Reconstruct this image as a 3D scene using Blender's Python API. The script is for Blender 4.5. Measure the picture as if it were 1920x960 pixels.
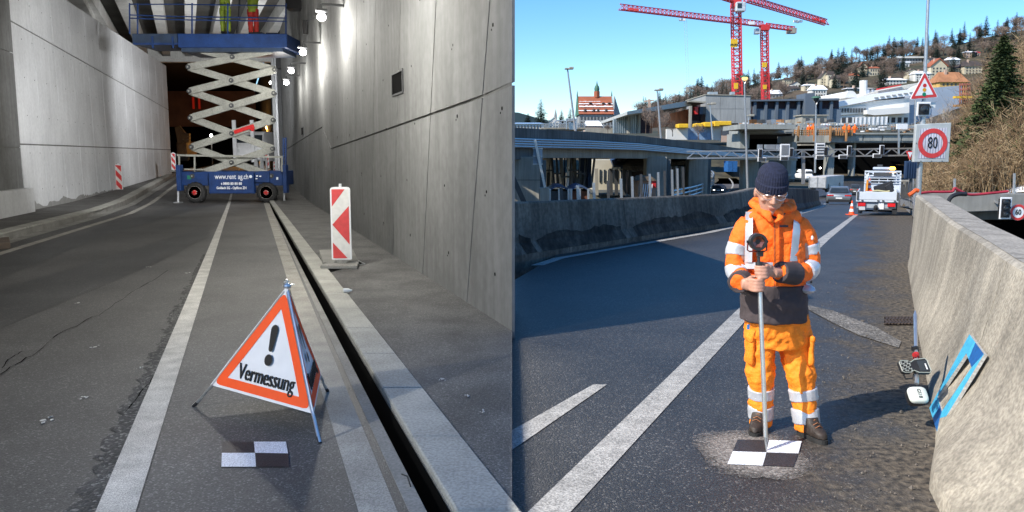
import bpy, bmesh, math, random
from mathutils import Vector, Matrix, Quaternion, noise as mnoise
R = math.radians
V = Vector
scene = bpy.context.scene
for o in list(bpy.data.objects): bpy.data.objects.remove(o)
COL = scene.collection

# ------------------------------------------------------------------ camera, sky, sun, exposure
F = 1500.0                    # focal length for a 1920 wide picture
TH = math.atan(190.0 / F)     # the camera looks a little down
CAMH = 1.75
camd = bpy.data.cameras.new('camera'); cam = bpy.data.objects.new('camera', camd); COL.objects.link(cam)
cam.location = (0, 0, CAMH); cam.rotation_euler = (R(90) - TH, 0, 0)
camd.sensor_width = 36; camd.lens = 36 * F / 1920; camd.clip_end = 6000; camd.clip_start = 0.05
scene.camera = cam
SUN_AZ, SUN_EL = R(60), R(41)  # the sun stands behind to the left; its light travels right and away
w = bpy.data.worlds.new("World"); scene.world = w; w.use_nodes = True
nt = w.node_tree; bg = nt.nodes['Background']
sky = nt.nodes.new('ShaderNodeTexSky'); sky.sky_type = 'NISHITA'; sky.sun_disc = False
sky.sun_elevation = SUN_EL; sky.sun_rotation = math.pi + SUN_AZ
sky.air_density = 1.0; sky.dust_density = 0.0; sky.ozone_density = 4.0; sky.altitude = 700
hs_ = nt.nodes.new('ShaderNodeHueSaturation'); hs_.inputs['Saturation'].default_value = 1.26
nt.links.new(sky.outputs[0], hs_.inputs['Color']); nt.links.new(hs_.outputs[0], bg.inputs[0]); bg.inputs[1].default_value = 0.15
sd = bpy.data.lights.new('sun', 'SUN'); sd.energy = 4.6; sd.angle = R(0.5); sd.color = (1, .93, .82)
so = bpy.data.objects.new('sun', sd); COL.objects.link(so)
trav = V((math.sin(SUN_AZ) * math.cos(SUN_EL), math.cos(SUN_AZ) * math.cos(SUN_EL), -math.sin(SUN_EL)))
so.rotation_euler = trav.to_track_quat('-Z', 'Y').to_euler(); so.location = (-30, -20, 40)
scene.view_settings.view_transform = 'Standard'; scene.view_settings.look = 'None'
scene.view_settings.exposure = 0.5; scene.view_settings.gamma = 1
scene.render.engine = 'CYCLES'
scene.render.resolution_x = 1024; scene.render.resolution_y = 512

# ------------------------------------------------------------------ measuring helpers
CT, ST = math.cos(TH), math.sin(TH)
def _dir(x, y):
    u = (x - 960) / F; v = (480 - y) / F
    return V((u, CT + v * ST, -ST + v * CT))
def D(x, y, d):               # the point seen there at forward distance d
    k = _dir(x, y); s = d / k.y
    return V((k.x * s, d, CAMH + k.z * s))
def G(x, y, z=0.0):           # ... on level ground of height z
    k = _dir(x, y); s = (z - CAMH) / k.z
    return V((k.x * s, k.y * s, z))
def PL(x, y, p, n):           # ... on a plane
    k = _dir(x, y); o = V((0, 0, CAMH)); s = (p - o).dot(n) / k.dot(n)
    return o + k * s
def lerp(a, b, t): return a + (b - a) * t
def interp(tab, t):
    if t <= tab[0][0]: 
        (a, p), (b, q) = tab[0], tab[1]
        return lerp(p, q, (t - a) / (b - a))
    for (a, p), (b, q) in zip(tab, tab[1:]):
        if t <= b: return lerp(p, q, (t - a) / (b - a))
    (a, p), (b, q) = tab[-2], tab[-1]
    return lerp(p, q, (t - a) / (b - a))

# ------------------------------------------------------------------ materials
MATS = {}
def mk(name, rgb, rough=.7, metal=0, var=.25, scale=3, fine=None, bump=0, bscale=60, emit=None, rgb2=None, streak=0, spec=.5, detail=6, coat=0):
    if name in MATS: return MATS[name]
    m = bpy.data.materials.new(name); m.use_nodes = True; n = m.node_tree.nodes; L = m.node_tree.links
    b = n['Principled BSDF']; b.inputs['Roughness'].default_value = rough; b.inputs['Metallic'].default_value = metal
    b.inputs['Specular IOR Level'].default_value = spec
    if coat: b.inputs['Coat Weight'].default_value = coat
    geo = n.new('ShaderNodeNewGeometry'); pos = geo.outputs['Position']
    if emit:
        b.inputs['Emission Color'].default_value = (*emit[:3], 1); b.inputs['Emission Strength'].default_value = emit[3]
    tx = n.new('ShaderNodeTexNoise'); tx.inputs['Scale'].default_value = scale; tx.inputs['Detail'].default_value = detail
    L.new(pos, tx.inputs['Vector'])
    ramp = n.new('ShaderNodeValToRGB'); L.new(tx.outputs[0], ramp.inputs[0])
    r2 = rgb2 or tuple(c * (1 - var) for c in rgb); r1 = rgb if rgb2 else tuple(min(1, c * (1 + var * .6)) for c in rgb)
    ramp.color_ramp.elements[0].position = .33; ramp.color_ramp.elements[1].position = .66
    ramp.color_ramp.elements[0].color = (*r2, 1); ramp.color_ramp.elements[1].color = (*r1, 1)
    col = ramp.outputs[0]
    def mul(col, fac_out, lo, hi, p0=.35, p1=.65):
        rr = n.new('ShaderNodeMapRange'); rr.inputs[1].default_value = p0; rr.inputs[2].default_value = p1
        rr.inputs[3].default_value = lo; rr.inputs[4].default_value = hi; L.new(fac_out, rr.inputs[0])
        mx = n.new('ShaderNodeVectorMath'); mx.operation = 'SCALE'; L.new(col, mx.inputs[0]); L.new(rr.outputs[0], mx.inputs['Scale'])
        return mx.outputs[0]
    if fine:
        fs, fa = fine
        t2 = n.new('ShaderNodeTexNoise'); t2.inputs['Scale'].default_value = fs; t2.inputs['Detail'].default_value = 3; L.new(pos, t2.inputs['Vector'])
        col = mul(col, t2.outputs[0], 1 - fa, 1 + fa)
    if streak:
        mp = n.new('ShaderNodeMapping'); mp.inputs['Scale'].default_value = (2.2, 2.2, .16); L.new(pos, mp.inputs[0])
        t3 = n.new('ShaderNodeTexNoise'); t3.inputs['Scale'].default_value = 2.4; t3.inputs['Detail'].default_value = 8; t3.inputs['Roughness'].default_value = .65
        L.new(mp.outputs[0], t3.inputs['Vector']); col = mul(col, t3.outputs[0], 1 - streak, 1 + streak * .35)
    L.new(col, b.inputs['Base Color'])
    if bump:
        t4 = n.new('ShaderNodeTexNoise'); t4.inputs['Scale'].default_value = bscale; t4.inputs['Detail'].default_value = 4; L.new(pos, t4.inputs['Vector'])
        bp = n.new('ShaderNodeBump'); bp.inputs['Strength'].default_value = min(1, bump); bp.inputs['Distance'].default_value = .6 / bscale
        L.new(t4.outputs[0], bp.inputs['Height']); L.new(bp.outputs[0], b.inputs['Normal'])
    MATS[name] = m
    return m

def asphalt(name, base, chip, chipscale, chipamt, patch, rough, bump, spec=.5, tint=None):
    """aggregate: a voronoi of stones, some of them pale, over dark binder"""
    m = bpy.data.materials.new(name); m.use_nodes = True; n = m.node_tree.nodes; L = m.node_tree.links
    b = n['Principled BSDF']; b.inputs['Roughness'].default_value = rough; b.inputs['Specular IOR Level'].default_value = spec
    geo = n.new('ShaderNodeNewGeometry'); pos = geo.outputs['Position']
    vo = n.new('ShaderNodeTexVoronoi'); vo.inputs['Scale'].default_value = chipscale; L.new(pos, vo.inputs['Vector'])
    sep = n.new('ShaderNodeSeparateColor'); L.new(vo.outputs['Color'], sep.inputs[0])
    rp = n.new('ShaderNodeValToRGB'); L.new(sep.outputs[0], rp.inputs[0]); e = rp.color_ramp.elements
    e[0].position = 0; e[0].color = (*[c * .6 for c in base], 1); e[1].position = 1; e[1].color = (*chip, 1)
    e.new(1 - chipamt * 1.3).color = (*base, 1); 
    big = n.new('ShaderNodeTexNoise'); big.inputs['Scale'].default_value = patch; big.inputs['Detail'].default_value = 7; big.inputs['Roughness'].default_value = .6
    L.new(pos, big.inputs['Vector'])
    mr = n.new('ShaderNodeMapRange'); mr.inputs[1].default_value = .3; mr.inputs[2].default_value = .7; mr.inputs[3].default_value = .62; mr.inputs[4].default_value = 1.38
    L.new(big.outputs[0], mr.inputs[0])
    sc = n.new('ShaderNodeVectorMath'); sc.operation = 'SCALE'; L.new(rp.outputs[0], sc.inputs[0]); L.new(mr.outputs[0], sc.inputs['Scale'])
    L.new(sc.outputs[0], b.inputs['Base Color'])
    bp = n.new('ShaderNodeBump'); bp.inputs['Strength'].default_value = bump; bp.inputs['Distance'].default_value = .5 / chipscale
    inv = n.new('ShaderNodeMath'); inv.operation = 'SUBTRACT'; inv.inputs[0].default_value = 1; L.new(vo.outputs['Distance'], inv.inputs[1])
    L.new(inv.outputs[0], bp.inputs['Height']); L.new(bp.outputs[0], b.inputs['Normal'])
    MATS[name] = m
    return m

A_L = asphalt('tunnel_asphalt', (.072, .071, .069), (.17, .17, .165), 110, .1, .55, .6, .5)
A_L2 = asphalt('tunnel_asphalt_lane', (.098, .096, .092), (.2, .2, .195), 110, .12, .55, .7, .45)
A_PAV = asphalt('footway_asphalt', (.115, .113, .108), (.21, .207, .2), 110, .14, 1.6, .8, .7)
A_R = asphalt('road_asphalt', (.047, .044, .041), (.15, .142, .133), 95, .09, .6, .5, .8, .5)
A_DIRT = asphalt('verge_grit', (.05, .043, .036), (.2, .17, .14), 60, .12, 2.8, .9, .9)
LINE_L = mk('worn_line_paint', (.47, .46, .43), .7, fine=(150, .45), var=.22, scale=5, bump=.3, bscale=120)
LINE_Y = mk('worn_edge_line', (.33, .315, .28), .8, fine=(120, .35), var=.25, scale=3, bump=.4, bscale=120)
LINE_R = mk('road_line_paint', (.36, .35, .33), .65, fine=(90, .42), var=.25, scale=6, bump=.7, bscale=110)
CON_R = mk('wall_concrete', (.2, .203, .2), .8, var=.16, scale=.8, fine=(8, .08), streak=.2, bump=.12, bscale=30)
CON_L = mk('pale_wall_concrete', (.68, .69, .7), .8, var=.12, scale=.5, fine=(10, .05), streak=.08, bump=.1, bscale=30)
CON_D = mk('dark_concrete', (.16, .16, .15), .85, var=.25, scale=.9, streak=.3)
KERB = mk('kerb_stone', (.36, .355, .32), .8, var=.2, scale=2.5, fine=(60, .2), bump=.4, bscale=90)
KERB2 = mk('gutter_stone', (.25, .245, .225), .85, var=.22, scale=2.5, fine=(60, .2), bump=.4, bscale=90)
BARR = mk('barrier_concrete', (.4, .36, .29), .85, var=.26, scale=1.6, fine=(38, .24), streak=.28, bump=.75, bscale=55)
BARR_T = mk('barrier_top_concrete', (.33, .3, .255), .9, var=.25, scale=5, fine=(45, .25), bump=.8, bscale=60)
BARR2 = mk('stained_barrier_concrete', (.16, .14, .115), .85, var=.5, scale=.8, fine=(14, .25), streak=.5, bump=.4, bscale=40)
BLACK = mk('shade_black', (.003, .003, .003), 1, var=.1, spec=.05)  # black that paints shade in drain, niche, pits and openings; also cracks
DARKHALL = mk('night_dark', (.008, .006, .005), 1, var=.5, scale=.2, spec=.1)
RUB = mk('rubber', (.02, .02, .02), .8, var=.3, scale=20)
STEEL = mk('galvanised_steel', (.5, .51, .52), .4, metal=.7, var=.15, scale=20)
ALU = mk('aluminium', (.72, .73, .74), .3, metal=.85, var=.1, scale=20)
WHITEP = mk('white_paint', (.78, .79, .8), .4, var=.06, scale=5)
BLACKP = mk('black_plastic', (.02, .02, .022), .45, var=.2, scale=20)
BLUE = mk('lift_blue', (.01, .04, .15), .5, var=.22, scale=4, fine=(30, .12))
BLUED = mk('dark_blue_steel', (.03, .05, .09), .5, var=.3, scale=4)
CREAM = mk('lift_arm_paint', (.3, .3, .265), .5, var=.15, scale=4, fine=(25, .15))
REDP = mk('red_paint', (.55, .02, .02), .4, var=.15, scale=8)
REFR = mk('red_reflective', (.62, .05, .05), .5, var=.12, scale=12)
REFW = mk('white_reflective', (.7, .69, .66), .5, var=.1, scale=12)
ORANGEF = mk('orange_sign_fabric', (.95, .095, .012), .6, var=.07, scale=6)
WHITEF = mk('white_sign_fabric', (.78, .79, .82), .6, var=.05, scale=6)
INK = mk('black_print', (.008, .008, .01), .6, var=.1)
DGREY = mk('dark_grey_metal', (.06, .062, .065), .5, var=.2, scale=8)
GLASS = mk('window_glass', (.03, .04, .05), .12, var=.2, scale=2)
SNOW = mk('snow', (.85, .87, .9), .8, var=.06, scale=4)

# ------------------------------------------------------------------ mesh helpers
class MB:
    def __init__(s): s.v = []; s.f = []; s.m = []; s.mi = 0
    def add(s, vs, fs):
        k = len(s.v); s.v += [V(p) for p in vs]; s.f += [tuple(i + k for i in f) for f in fs]; s.m += [s.mi] * len(fs); return s
    def box(s, c, size, rot=None):
        c = V(c); h = [a / 2 for a in size]; M = rot or Matrix.Identity(3)
        vs = [c + M @ V((x * h[0], y * h[1], z * h[2])) for z in (-1, 1) for y in (-1, 1) for x in (-1, 1)]
        return s.add(vs, [(0, 2, 3, 1), (4, 5, 7, 6), (0, 1, 5, 4), (2, 6, 7, 3), (0, 4, 6, 2), (1, 3, 7, 5)])
    def bx(s, x0, x1, y0, y1, z0, z1): return s.box(((x0 + x1) / 2, (y0 + y1) / 2, (z0 + z1) / 2), (abs(x1 - x0), abs(y1 - y0), abs(z1 - z0)))
    def bar(s, a, b, w, h, up=(0, 0, 1)):
        a, b = V(a), V(b); d = (b - a); L = d.length
        if L < 1e-6: return s
        d.normalize(); x = d.cross(V(up))
        if x.length < 1e-3: x = d.cross(V((0, 1, 0)))
        x.normalize(); u = x.cross(d)
        M = Matrix((x, d, u)).transposed()
        return s.box((a + b) / 2, (w, L, h), M)
    def tube(s, pts, r, n=8, cap=True):
        pts = [V(p) for p in pts]; rs = r if isinstance(r, (list, tuple)) else [r] * len(pts)
        k = len(s.v); t0 = (pts[1] - pts[0]).normalized(); a = t0.cross(V((0, 0, 1)))
        if a.length < .1: a = t0.cross(V((0, 1, 0)))
        a.normalize(); vs = []
        for i, p in enumerate(pts):
            t = (pts[min(i + 1, len(pts) - 1)] - pts[max(i - 1, 0)]).normalized()
            a = (a - t * a.dot(t)); a.normalize(); b = t.cross(a)
            for j in range(n):
                q = 2 * math.pi * j / n; vs.append(p + (a * math.cos(q) + b * math.sin(q)) * rs[i])
        fs = [(i * n + j, i * n + (j + 1) % n, (i + 1) * n + (j + 1) % n, (i + 1) * n + j) for i in range(len(pts) - 1) for j in range(n)]
        if cap: fs += [tuple(range(n))[::-1], tuple((len(pts) - 1) * n + j for j in range(n))]
        return s.add(vs, fs)
    def cyl(s, a, b, r, n=10, r2=None): return s.tube([a, b], [r, r if r2 is None else r2], n)
    def prism(s, poly, off):      # polygon (3D points) pushed along off
        n = len(poly); off = V(off); vs = [V(p) for p in poly] + [V(p) + off for p in poly]
        nn = V((0, 0, 0)); 
        for i in range(n): nn += V(poly[i]).cross(V(poly[(i + 1) % n]))
        fs = [tuple(range(n)), tuple(range(n, 2 * n))[::-1]] + [(i, i + n, (i + 1) % n + n, (i + 1) % n) for i in range(n)]
        if nn.dot(off) > 0: fs = [f[::-1] for f in fs]
        return s.add(vs, fs)
    def face(s, poly): return s.add(poly, [tuple(range(len(poly)))])
    def loft(s, rings, cap=True):
        n = len(rings[0]); vs = [p for r in rings for p in r]
        fs = [(i * n + j, i * n + (j + 1) % n, (i + 1) * n + (j + 1) % n, (i + 1) * n + j) for i in range(len(rings) - 1) for j in range(n)]
        if cap: fs += [tuple(range(n))[::-1], tuple((len(rings) - 1) * n + j for j in range(n))]
        return s.add(vs, fs)
    def ball(s, c, r, n=12, m=8, M=None):
        c = V(c); r = r if isinstance(r, (tuple, list)) else (r, r, r); M = M or Matrix.Identity(3)
        rings = []
        for i in range(m + 1):
            a = math.pi * (i + .001) / (m + .002) 
            rings.append([c + M @ V((r[0] * math.sin(a) * math.cos(2 * math.pi * j / n), r[1] * math.sin(a) * math.sin(2 * math.pi * j / n), -r[2] * math.cos(a))) for j in range(n)])
        return s.loft(rings)
    def pbx(s, x0, y0, x1, y1, d, depth, d0=None):   # box whose front covers that rectangle of view at distance d
        a, b = D(x0, (y0 + y1) / 2, d), D(x1, (y0 + y1) / 2, d); t, u = D((x0 + x1) / 2, y0, d), D((x0 + x1) / 2, y1, d)
        return s.bx(a.x, b.x, d, d + depth, u.z, t.z)
    def build(s, name, mat, parent=None, smooth=False, bevel=0, kind=None, label=None):
        me = bpy.data.meshes.new(name); off = root_off(parent) if parent else V((0, 0, 0))
        if not parent and s.v:
            xs = [p.x for p in s.v]; ys = [p.y for p in s.v]; off = V(((min(xs) + max(xs)) / 2, (min(ys) + max(ys)) / 2, min(p.z for p in s.v)))
        me.from_pydata([p - off for p in s.v], [], s.f)
        for mm in (mat if isinstance(mat, (list, tuple)) else [mat]): me.materials.append(mm)
        if any(s.m): me.polygons.foreach_set('material_index', s.m)
        bm = bmesh.new(); bm.from_mesh(me); bmesh.ops.recalc_face_normals(bm, faces=bm.faces)
        if bevel: bmesh.ops.bevel(bm, geom=[e for e in bm.edges if e.is_manifold and e.calc_face_angle(0) > .5], offset=bevel, segments=1, affect='EDGES', clamp_overlap=True)
        bm.to_mesh(me); bm.free()
        if smooth:
            me.polygons.foreach_set('use_smooth', [True] * len(me.polygons))
            try: me.set_sharp_from_angle(angle=R(40))
            except Exception: pass
        o = bpy.data.objects.new(name, me); COL.objects.link(o)
        if parent: o.parent = parent
        else: o.location = off
        if kind: o['kind'] = kind
        if label: o['label'] = label
        return o
def root_off(p):
    off = V((0, 0, 0))
    while p: off += p.location; p = p.parent
    return off
def tag(o, label, cat, group=None):
    o['label'] = label; o['category'] = cat
    if group: o['group'] = group
    return o
def thing(name, label, cat, loc, group=None):
    o = bpy.data.objects.new(name, None); COL.objects.link(o); o.location = loc; o.empty_display_size = .2
    return tag(o, label, cat, group)
KIDS = {}
def children_of(r): return [c for c in bpy.data.objects if c.parent == r]
def copy_thing(r, loc, rz=0, label=None, scale=1, kids=None):
    c = r.copy(); COL.objects.link(c); c.location = loc; c.rotation_euler = (0, 0, rz); c.scale = (scale,) * 3 if not isinstance(scale, tuple) else scale
    if label: c['label'] = label
    for ch, subs in (kids or [(k, children_of(k)) for k in children_of(r)]):
        d = ch.copy(); COL.objects.link(d); d.parent = c
        for g in subs:
            e = g.copy(); COL.objects.link(e); e.parent = d
    return c
def text_obj(s, size, origin, ex, ey, mat, parent, name='lettering', align='CENTER', squash=1.0, thick=.0015, bold=0.0):
    cu = bpy.data.curves.new(name, 'FONT'); cu.body = s; cu.size = size; cu.align_x = align; cu.align_y = 'CENTER'; cu.extrude = thick; cu.offset = bold; cu.resolution_u = 3
    t = bpy.data.objects.new(name, cu); COL.objects.link(t)
    me = bpy.data.meshes.new_from_object(t); bpy.data.objects.remove(t)
    ex, ey = V(ex).normalized(), V(ey).normalized(); n = ex.cross(ey); off = root_off(parent)
    for v in me.vertices:
        p = v.co.copy(); v.co = V(origin) - off + ex * p.x * squash + ey * p.y + n * p.z
    me.materials.clear(); me.materials.append(mat)
    o = bpy.data.objects.new(name, me); COL.objects.link(o); o.parent = parent
    return o
def lamp_light(name, kind, loc, energy, color, aim=None, size=.3, parent=None, spot=None, blend=.6):
    ld = bpy.data.lights.new(name, kind); ld.energy = energy; ld.color = color
    if kind == 'AREA': ld.size = size
    else: ld.shadow_soft_size = size
    if kind == 'SPOT': ld.spot_size = spot; ld.spot_blend = blend
    o = bpy.data.objects.new(name, ld); COL.objects.link(o)
    o.location = V(loc) - (root_off(parent) if parent else V((0, 0, 0)))
    if aim is not None: o.rotation_euler = (V(aim) - V(loc)).to_track_quat('-Z', 'Y').to_euler()
    if parent: o.parent = parent
    return o
def align(objs, pivot, deg, sx=None):
    """turn things about the upright axis through pivot so that they point along their own road"""
    th = -R(deg); sx = sx or math.cos(th); Mx = Matrix.Translation(pivot) @ Matrix.Rotation(th, 4, 'Z') @ Matrix.Diagonal((sx, 1, 1, 1)) @ Matrix.Translation(-V(pivot))
    for o in objs: o.location = Mx @ o.location; o.rotation_euler = (0, 0, th); o.scale = (sx, 1, 1)
def struct(o): o['kind'] = 'structure'; return o
random.seed(7)
# ================================================================== THE NIGHT-LIT UNDERPASS (left)
def gx(p1, p2):
    a, b = G(*p1), G(*p2)
    return lambda Y: a.x + (b.x - a.x) * (Y - a.y) / (b.y - a.y)
def zl(Y): return interp([(0, 0), (29, 0), (50, .5), (140, .6)], Y) if Y > 29 else 0.0
ZB = -.35
YS = [2.6, 5, 7.6, 12, 18, 24, 29, 36, 43, 50, 70, 100, 139]
def strip(name, xl, xr, z, mat, ys=None, thick=0, kind='structure', parent=None):
    m = MB(); ys = ys or YS
    for a, b in zip(ys, ys[1:]):
        for (p, q) in ((xl, xr),):
            za, zb = z + zl(a), z + zl(b)
            if thick: 
                m.prism([(p(a), a, za), (q(a), a, za), (q(b), b, zb), (p(b), b, zb)], (0, 0, -thick))
            else: m.face([(p(a), a, za), (q(a), a, za), (q(b), b, zb), (p(b), b, zb)])
    bm_ = m.build(name, mat, parent)
    if kind and not parent: bm_['kind'] = kind
    return bm_
sl_l, sl_r = gx((800, 960), (554, 480)), gx((840, 960), (563, 480))
gut_l = gx((767, 960), (548.5, 480)); kerb_r = gx((957, 960), (590, 480))
wall0, wall1 = G(960, 635), G(540, 355)
wd = (wall1 - wall0).normalized(); wn = V((-wd.y, wd.x, 0))            # faces the carriageway
def wall_x(Y): return wall0.x + wd.x / wd.y * (Y - wall0.y)
lk = [(G(0, 452).y, G(0, 452).x), (G(200, 398).y, G(200, 398).x), (48, D(325, 338, 48).x), (139, D(325, 338, 48).x - 30)]
def lkx(off): return lambda Y: interp(lk, max(Y, 2)) + off if Y < 139 else interp(lk, 139) + off
def pav_r(Y): return 0.0 if Y <= 7.7 else wall_x(Y) + .02
road_l = strip('road', lkx(.1), gut_l, 0, A_L, thick=.3)
strip('gutter', gut_l, sl_l, .004, KERB2, thick=.3)
# kerb stones, each a piece of its own, with the drainage slot beside them
kerb = MB(); kroot = None
ft = strip('footway', lambda Y: kerb_r(Y), pav_r, .075, A_PAV, ys=[2.6, 5, 7.7, 12, 18, 24, 29, 36, 43, 50, 70], thick=.35)
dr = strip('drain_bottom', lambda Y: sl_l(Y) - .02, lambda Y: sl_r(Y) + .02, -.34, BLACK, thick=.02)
for nm, fa in (('drain_shade_sheet', lambda Y: sl_l(Y)), ('drain_shade_sheet', lambda Y: sl_r(Y))):  # black sheets on the slot walls paint its inner shade
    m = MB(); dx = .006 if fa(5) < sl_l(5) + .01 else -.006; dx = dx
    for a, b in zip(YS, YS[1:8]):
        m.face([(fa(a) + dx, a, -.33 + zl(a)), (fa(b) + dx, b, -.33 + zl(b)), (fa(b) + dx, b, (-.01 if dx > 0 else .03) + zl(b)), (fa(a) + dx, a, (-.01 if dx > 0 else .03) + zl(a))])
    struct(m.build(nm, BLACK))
kb = strip('kerb', sl_r, kerb_r, .035, KERB2, thick=.33, ys=[2.6, 29, 50, 70])
kb.name = 'kerb'
y = 2.6; i = 0
while y < 44:
    L = 1.0 if y < 20 else 2.0; a, b = y + .006, y + L - .006
    s = MB(); za, zb = zl(a), zl(b)
    s.prism([(sl_r(a) + .0, a, .086 + za), (kerb_r(a) - .005, a, .086 + za), (kerb_r(b) - .005, b, .086 + zb), (sl_r(b) + .0, b, .086 + zb)], (0, 0, -.05 ))
    s.build('kerb_stone', KERB, kb, bevel=.008); y += L; i += 1
# left kerb, slot and footway
lkb = strip('left_kerb', lkx(-.42), lkx(-.06), .09, KERB2, thick=.3, ys=[8, 16, 22, 28, 36, 43, 50, 70])
y = 10
while y < 48:
    s = MB(); a, b = y + .01, y + 1.99; f, g = lkx(-.42), lkx(-.08)
    s.prism([(f(a), a, .135 + zl(a)), (g(a), a, .135 + zl(a)), (g(b), b, .135 + zl(b)), (f(b), b, .135 + zl(b))], (0, 0, -.044)); s.build('kerb_stone', KERB, lkb, bevel=.01); y += 2
strip('left_drain', lkx(-.06), lkx(.1), -.3, BLACK)
strip('left_gutter', lkx(.1), lkx(.38), .006, KERB2, ys=[8, 16, 22, 28, 36, 43, 50])
Lw0, Lw1 = G(52, 403), D(322, 322, 50)
ld = V((Lw1.x - Lw0.x, Lw1.y - Lw0.y, 0)).normalized(); ln = V((ld.y, -ld.x, 0))
def lwx(Y): return Lw0.x + ld.x / ld.y * (Y - Lw0.y)
strip('left_footway', lambda Y: lwx(Y) - .6, lkx(-.42), .11, A_PAV, ys=[8, 16, 22, 28, 36, 43, 50], thick=.3)
# lane markings: thin sheets on the asphalt
def mark(name, xl, xr, ys, mat, z=.004): return struct(strip(name, xl, xr, z, mat, ys=ys))
mark('lane_line', gx((180, 960), (385, 480)), gx((255, 960), (402, 480)), YS[:-2], LINE_L, .008)
mark('edge_line', gx((672, 960), (525, 480)), gx((745, 960), (546, 480)), YS[:9], LINE_Y)
mark('right_lane_surface', gx((258, 960), (403, 480)), gx((671, 960), (524.5, 480)), YS[:9], A_L2, .003)
mark('left_edge_line', lkx(.75), lkx(.93), YS[1:-2], LINE_Y)
# crumbled strip of old asphalt beside the lane line
m = MB(); cl = gx((135, 960), (380, 480)); cr = gx((179, 960), (384.5, 480)); y = 3.0; prev = None
OLD = asphalt('crumbled_asphalt', (.062, .062, .06), (.2, .2, .19), 60, .17, 3, .9, 1.0)
while y < 14:
    x0 = cl(y) + random.uniform(-.05, .05) * (1 if y < 11 else .4)
    if prev: m.face([prev[0], (cr(prev[1]), prev[1], .005), (cr(y), y, .005), (x0, y, .005)])
    prev = ((x0, y, .005), y); y += .07
struct(m.build('crumbled_strip', OLD))
# dark repaired lanes and cracks on the left carriageway
SEAL = asphalt('sealed_patch', (.045, .046, .046), (.12, .12, .12), 75, .08, .8, .55, .4)
m = MB(); m.face([G(-60, 640, .004), G(-60, 560, .004), G(390, 425, .004), G(395, 440, .004), G(300, 490, .004)]); struct(m.build('asphalt_patch', SEAL))
m = MB(); m.face([G(-60, 505, .004), G(0, 482, .004), G(330, 384, .004), G(400, 384, .004), G(200, 440, .004), G(-60, 545, .004)]); struct(m.build('asphalt_patch', SEAL))
m = MB()
for pts in ([(0, 700), (60, 665), (120, 620), (185, 590), (250, 545), (330, 500)], [(2, 690), (24, 668), (50, 655)], [(235, 770), (270, 730), (300, 690)]):
    P = []
    for (a, b), (c, d) in zip(pts, pts[1:]):
        for k in range(6): P.append((lerp(a, c, k / 6), lerp(b, d, k / 6)))
    P = [G(a + random.uniform(-2, 2), b + random.uniform(-2, 2), .006) for a, b in P]
    for a, b in zip(P, P[1:]):
        wv = V((random.uniform(.001, .006), 0, 0)); m.face([a - wv, a + wv, b + wv, b - wv])
m.build('crack', BLACK, kind='structure')
SCRAPE = mk('scraped_stone', (.5, .5, .48), .7, var=.3, scale=30)
for (sx, sy, sz_) in ((86, 790, .1), (146, 568, .06), (180, 650, .05), (350, 512, .05), (280, 500, .05), (160, 745, .04), (262, 690, .03), (905, 770, .03), (876, 743, .03), (832, 712, .04)):
    m = MB(); c = G(sx, sy, .008 if sx < 600 else .084)
    for k in range(5):
        a = random.uniform(0, 6.28); q = c + V((math.cos(a), math.sin(a) * 1.6, 0)) * sz_ * random.uniform(.1, .8); rr = sz_ * random.uniform(.15, .4)
        m.prism([q + V((math.cos(t) * rr * random.uniform(.5, 1), math.sin(t) * rr * random.uniform(.4, 1.4), 0)) for t in (0, 1.1, 2.3, 3.5, 4.9)], (0, 0, .003))
    m.build('scrape_mark', SCRAPE, kind='structure')

# ---------------------------------------------------------- right retaining wall
WH = 8.2
def ceil_z(Y): return interp([(0, 3.6), (9, 3.65), (28, 7.35), (28.2, 8.2), (60, 8.2)], Y)
wall = thing('retaining_wall', 'tall grey board-marked concrete wall beside the narrow footway, with a dark square niche', 'wall', (wall0.x, wall0.y, 0))
def wp(s, z, out=0): return wall0 + wd * s + wn * out + V((0, 0, z))
Ltot = (wall1 - wall0).length + 2.5
end_x = -wn.x * .5
m = MB()       # core, its near end cut flush with the line of the road boundary
s_end = .55 / abs(wd.x) * abs(wn.x)
q = [V((0, wall0.y, 0)) - V((.03, -.05, 0)), V((-.004, wall0.y + .5 / abs(wd.x) * 1.0, 0)), wp(Ltot, 0, -.5), wp(Ltot, 0, -.03)]
q[0] = wall0 + wd * .1 - wn * .03
cy = [7.7, 9, 14, 20, 27.9]
wq = lambda Y: (wall0 + wd * ((Y - wall0.y) / wd.y))
for ya, yb in zip(cy, cy[1:]):
    A, B = wq(ya) - wn * .03, wq(yb) - wn * .03; A2, B2 = wq(ya + .15) - wn * .5, wq(yb + .15) - wn * .5
    if ya < 8: A = V((-.0004, wall0.y + .0012, 0)); A2 = V((-.001, 9.1, 0))
    za, zb = ceil_z(ya), ceil_z(yb)
    m.add([A - V((0,0,.2)), B - V((0,0,.2)), B2 - V((0,0,.2)), A2 - V((0,0,.2)), A + V((0,0,za)), B + V((0,0,zb)), B2 + V((0,0,zb)), A2 + V((0,0,za))], [(0,1,2,3),(4,5,6,7),(0,1,5,4),(1,2,6,5),(2,3,7,6),(3,0,4,7)])
m.prism([p + V((0, 0, -.2)) for p in (wq(27.9) - wn * .03, wp(Ltot, 0, -.03), wp(Ltot, 0, -.5), wq(28.1) - wn * .5)], (0, 0, 8.5)); m.build('wall_core', CON_D, wall)
RAKE = lambda s: interp([(0, .30), (10, .24), (35, .12)], s)
joints = [0]; s = 1.62
while s < Ltot - .5: joints.append(s); s += 2.3
joints.append(Ltot)
def seamz(s): return 2.4 - .032 * s if s < 15.5 else 2.62 - .03 * (s - 15.5)
holes = MB()
def WHs(s): return ceil_z(wall0.y + wd.y * s) - .01
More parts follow.
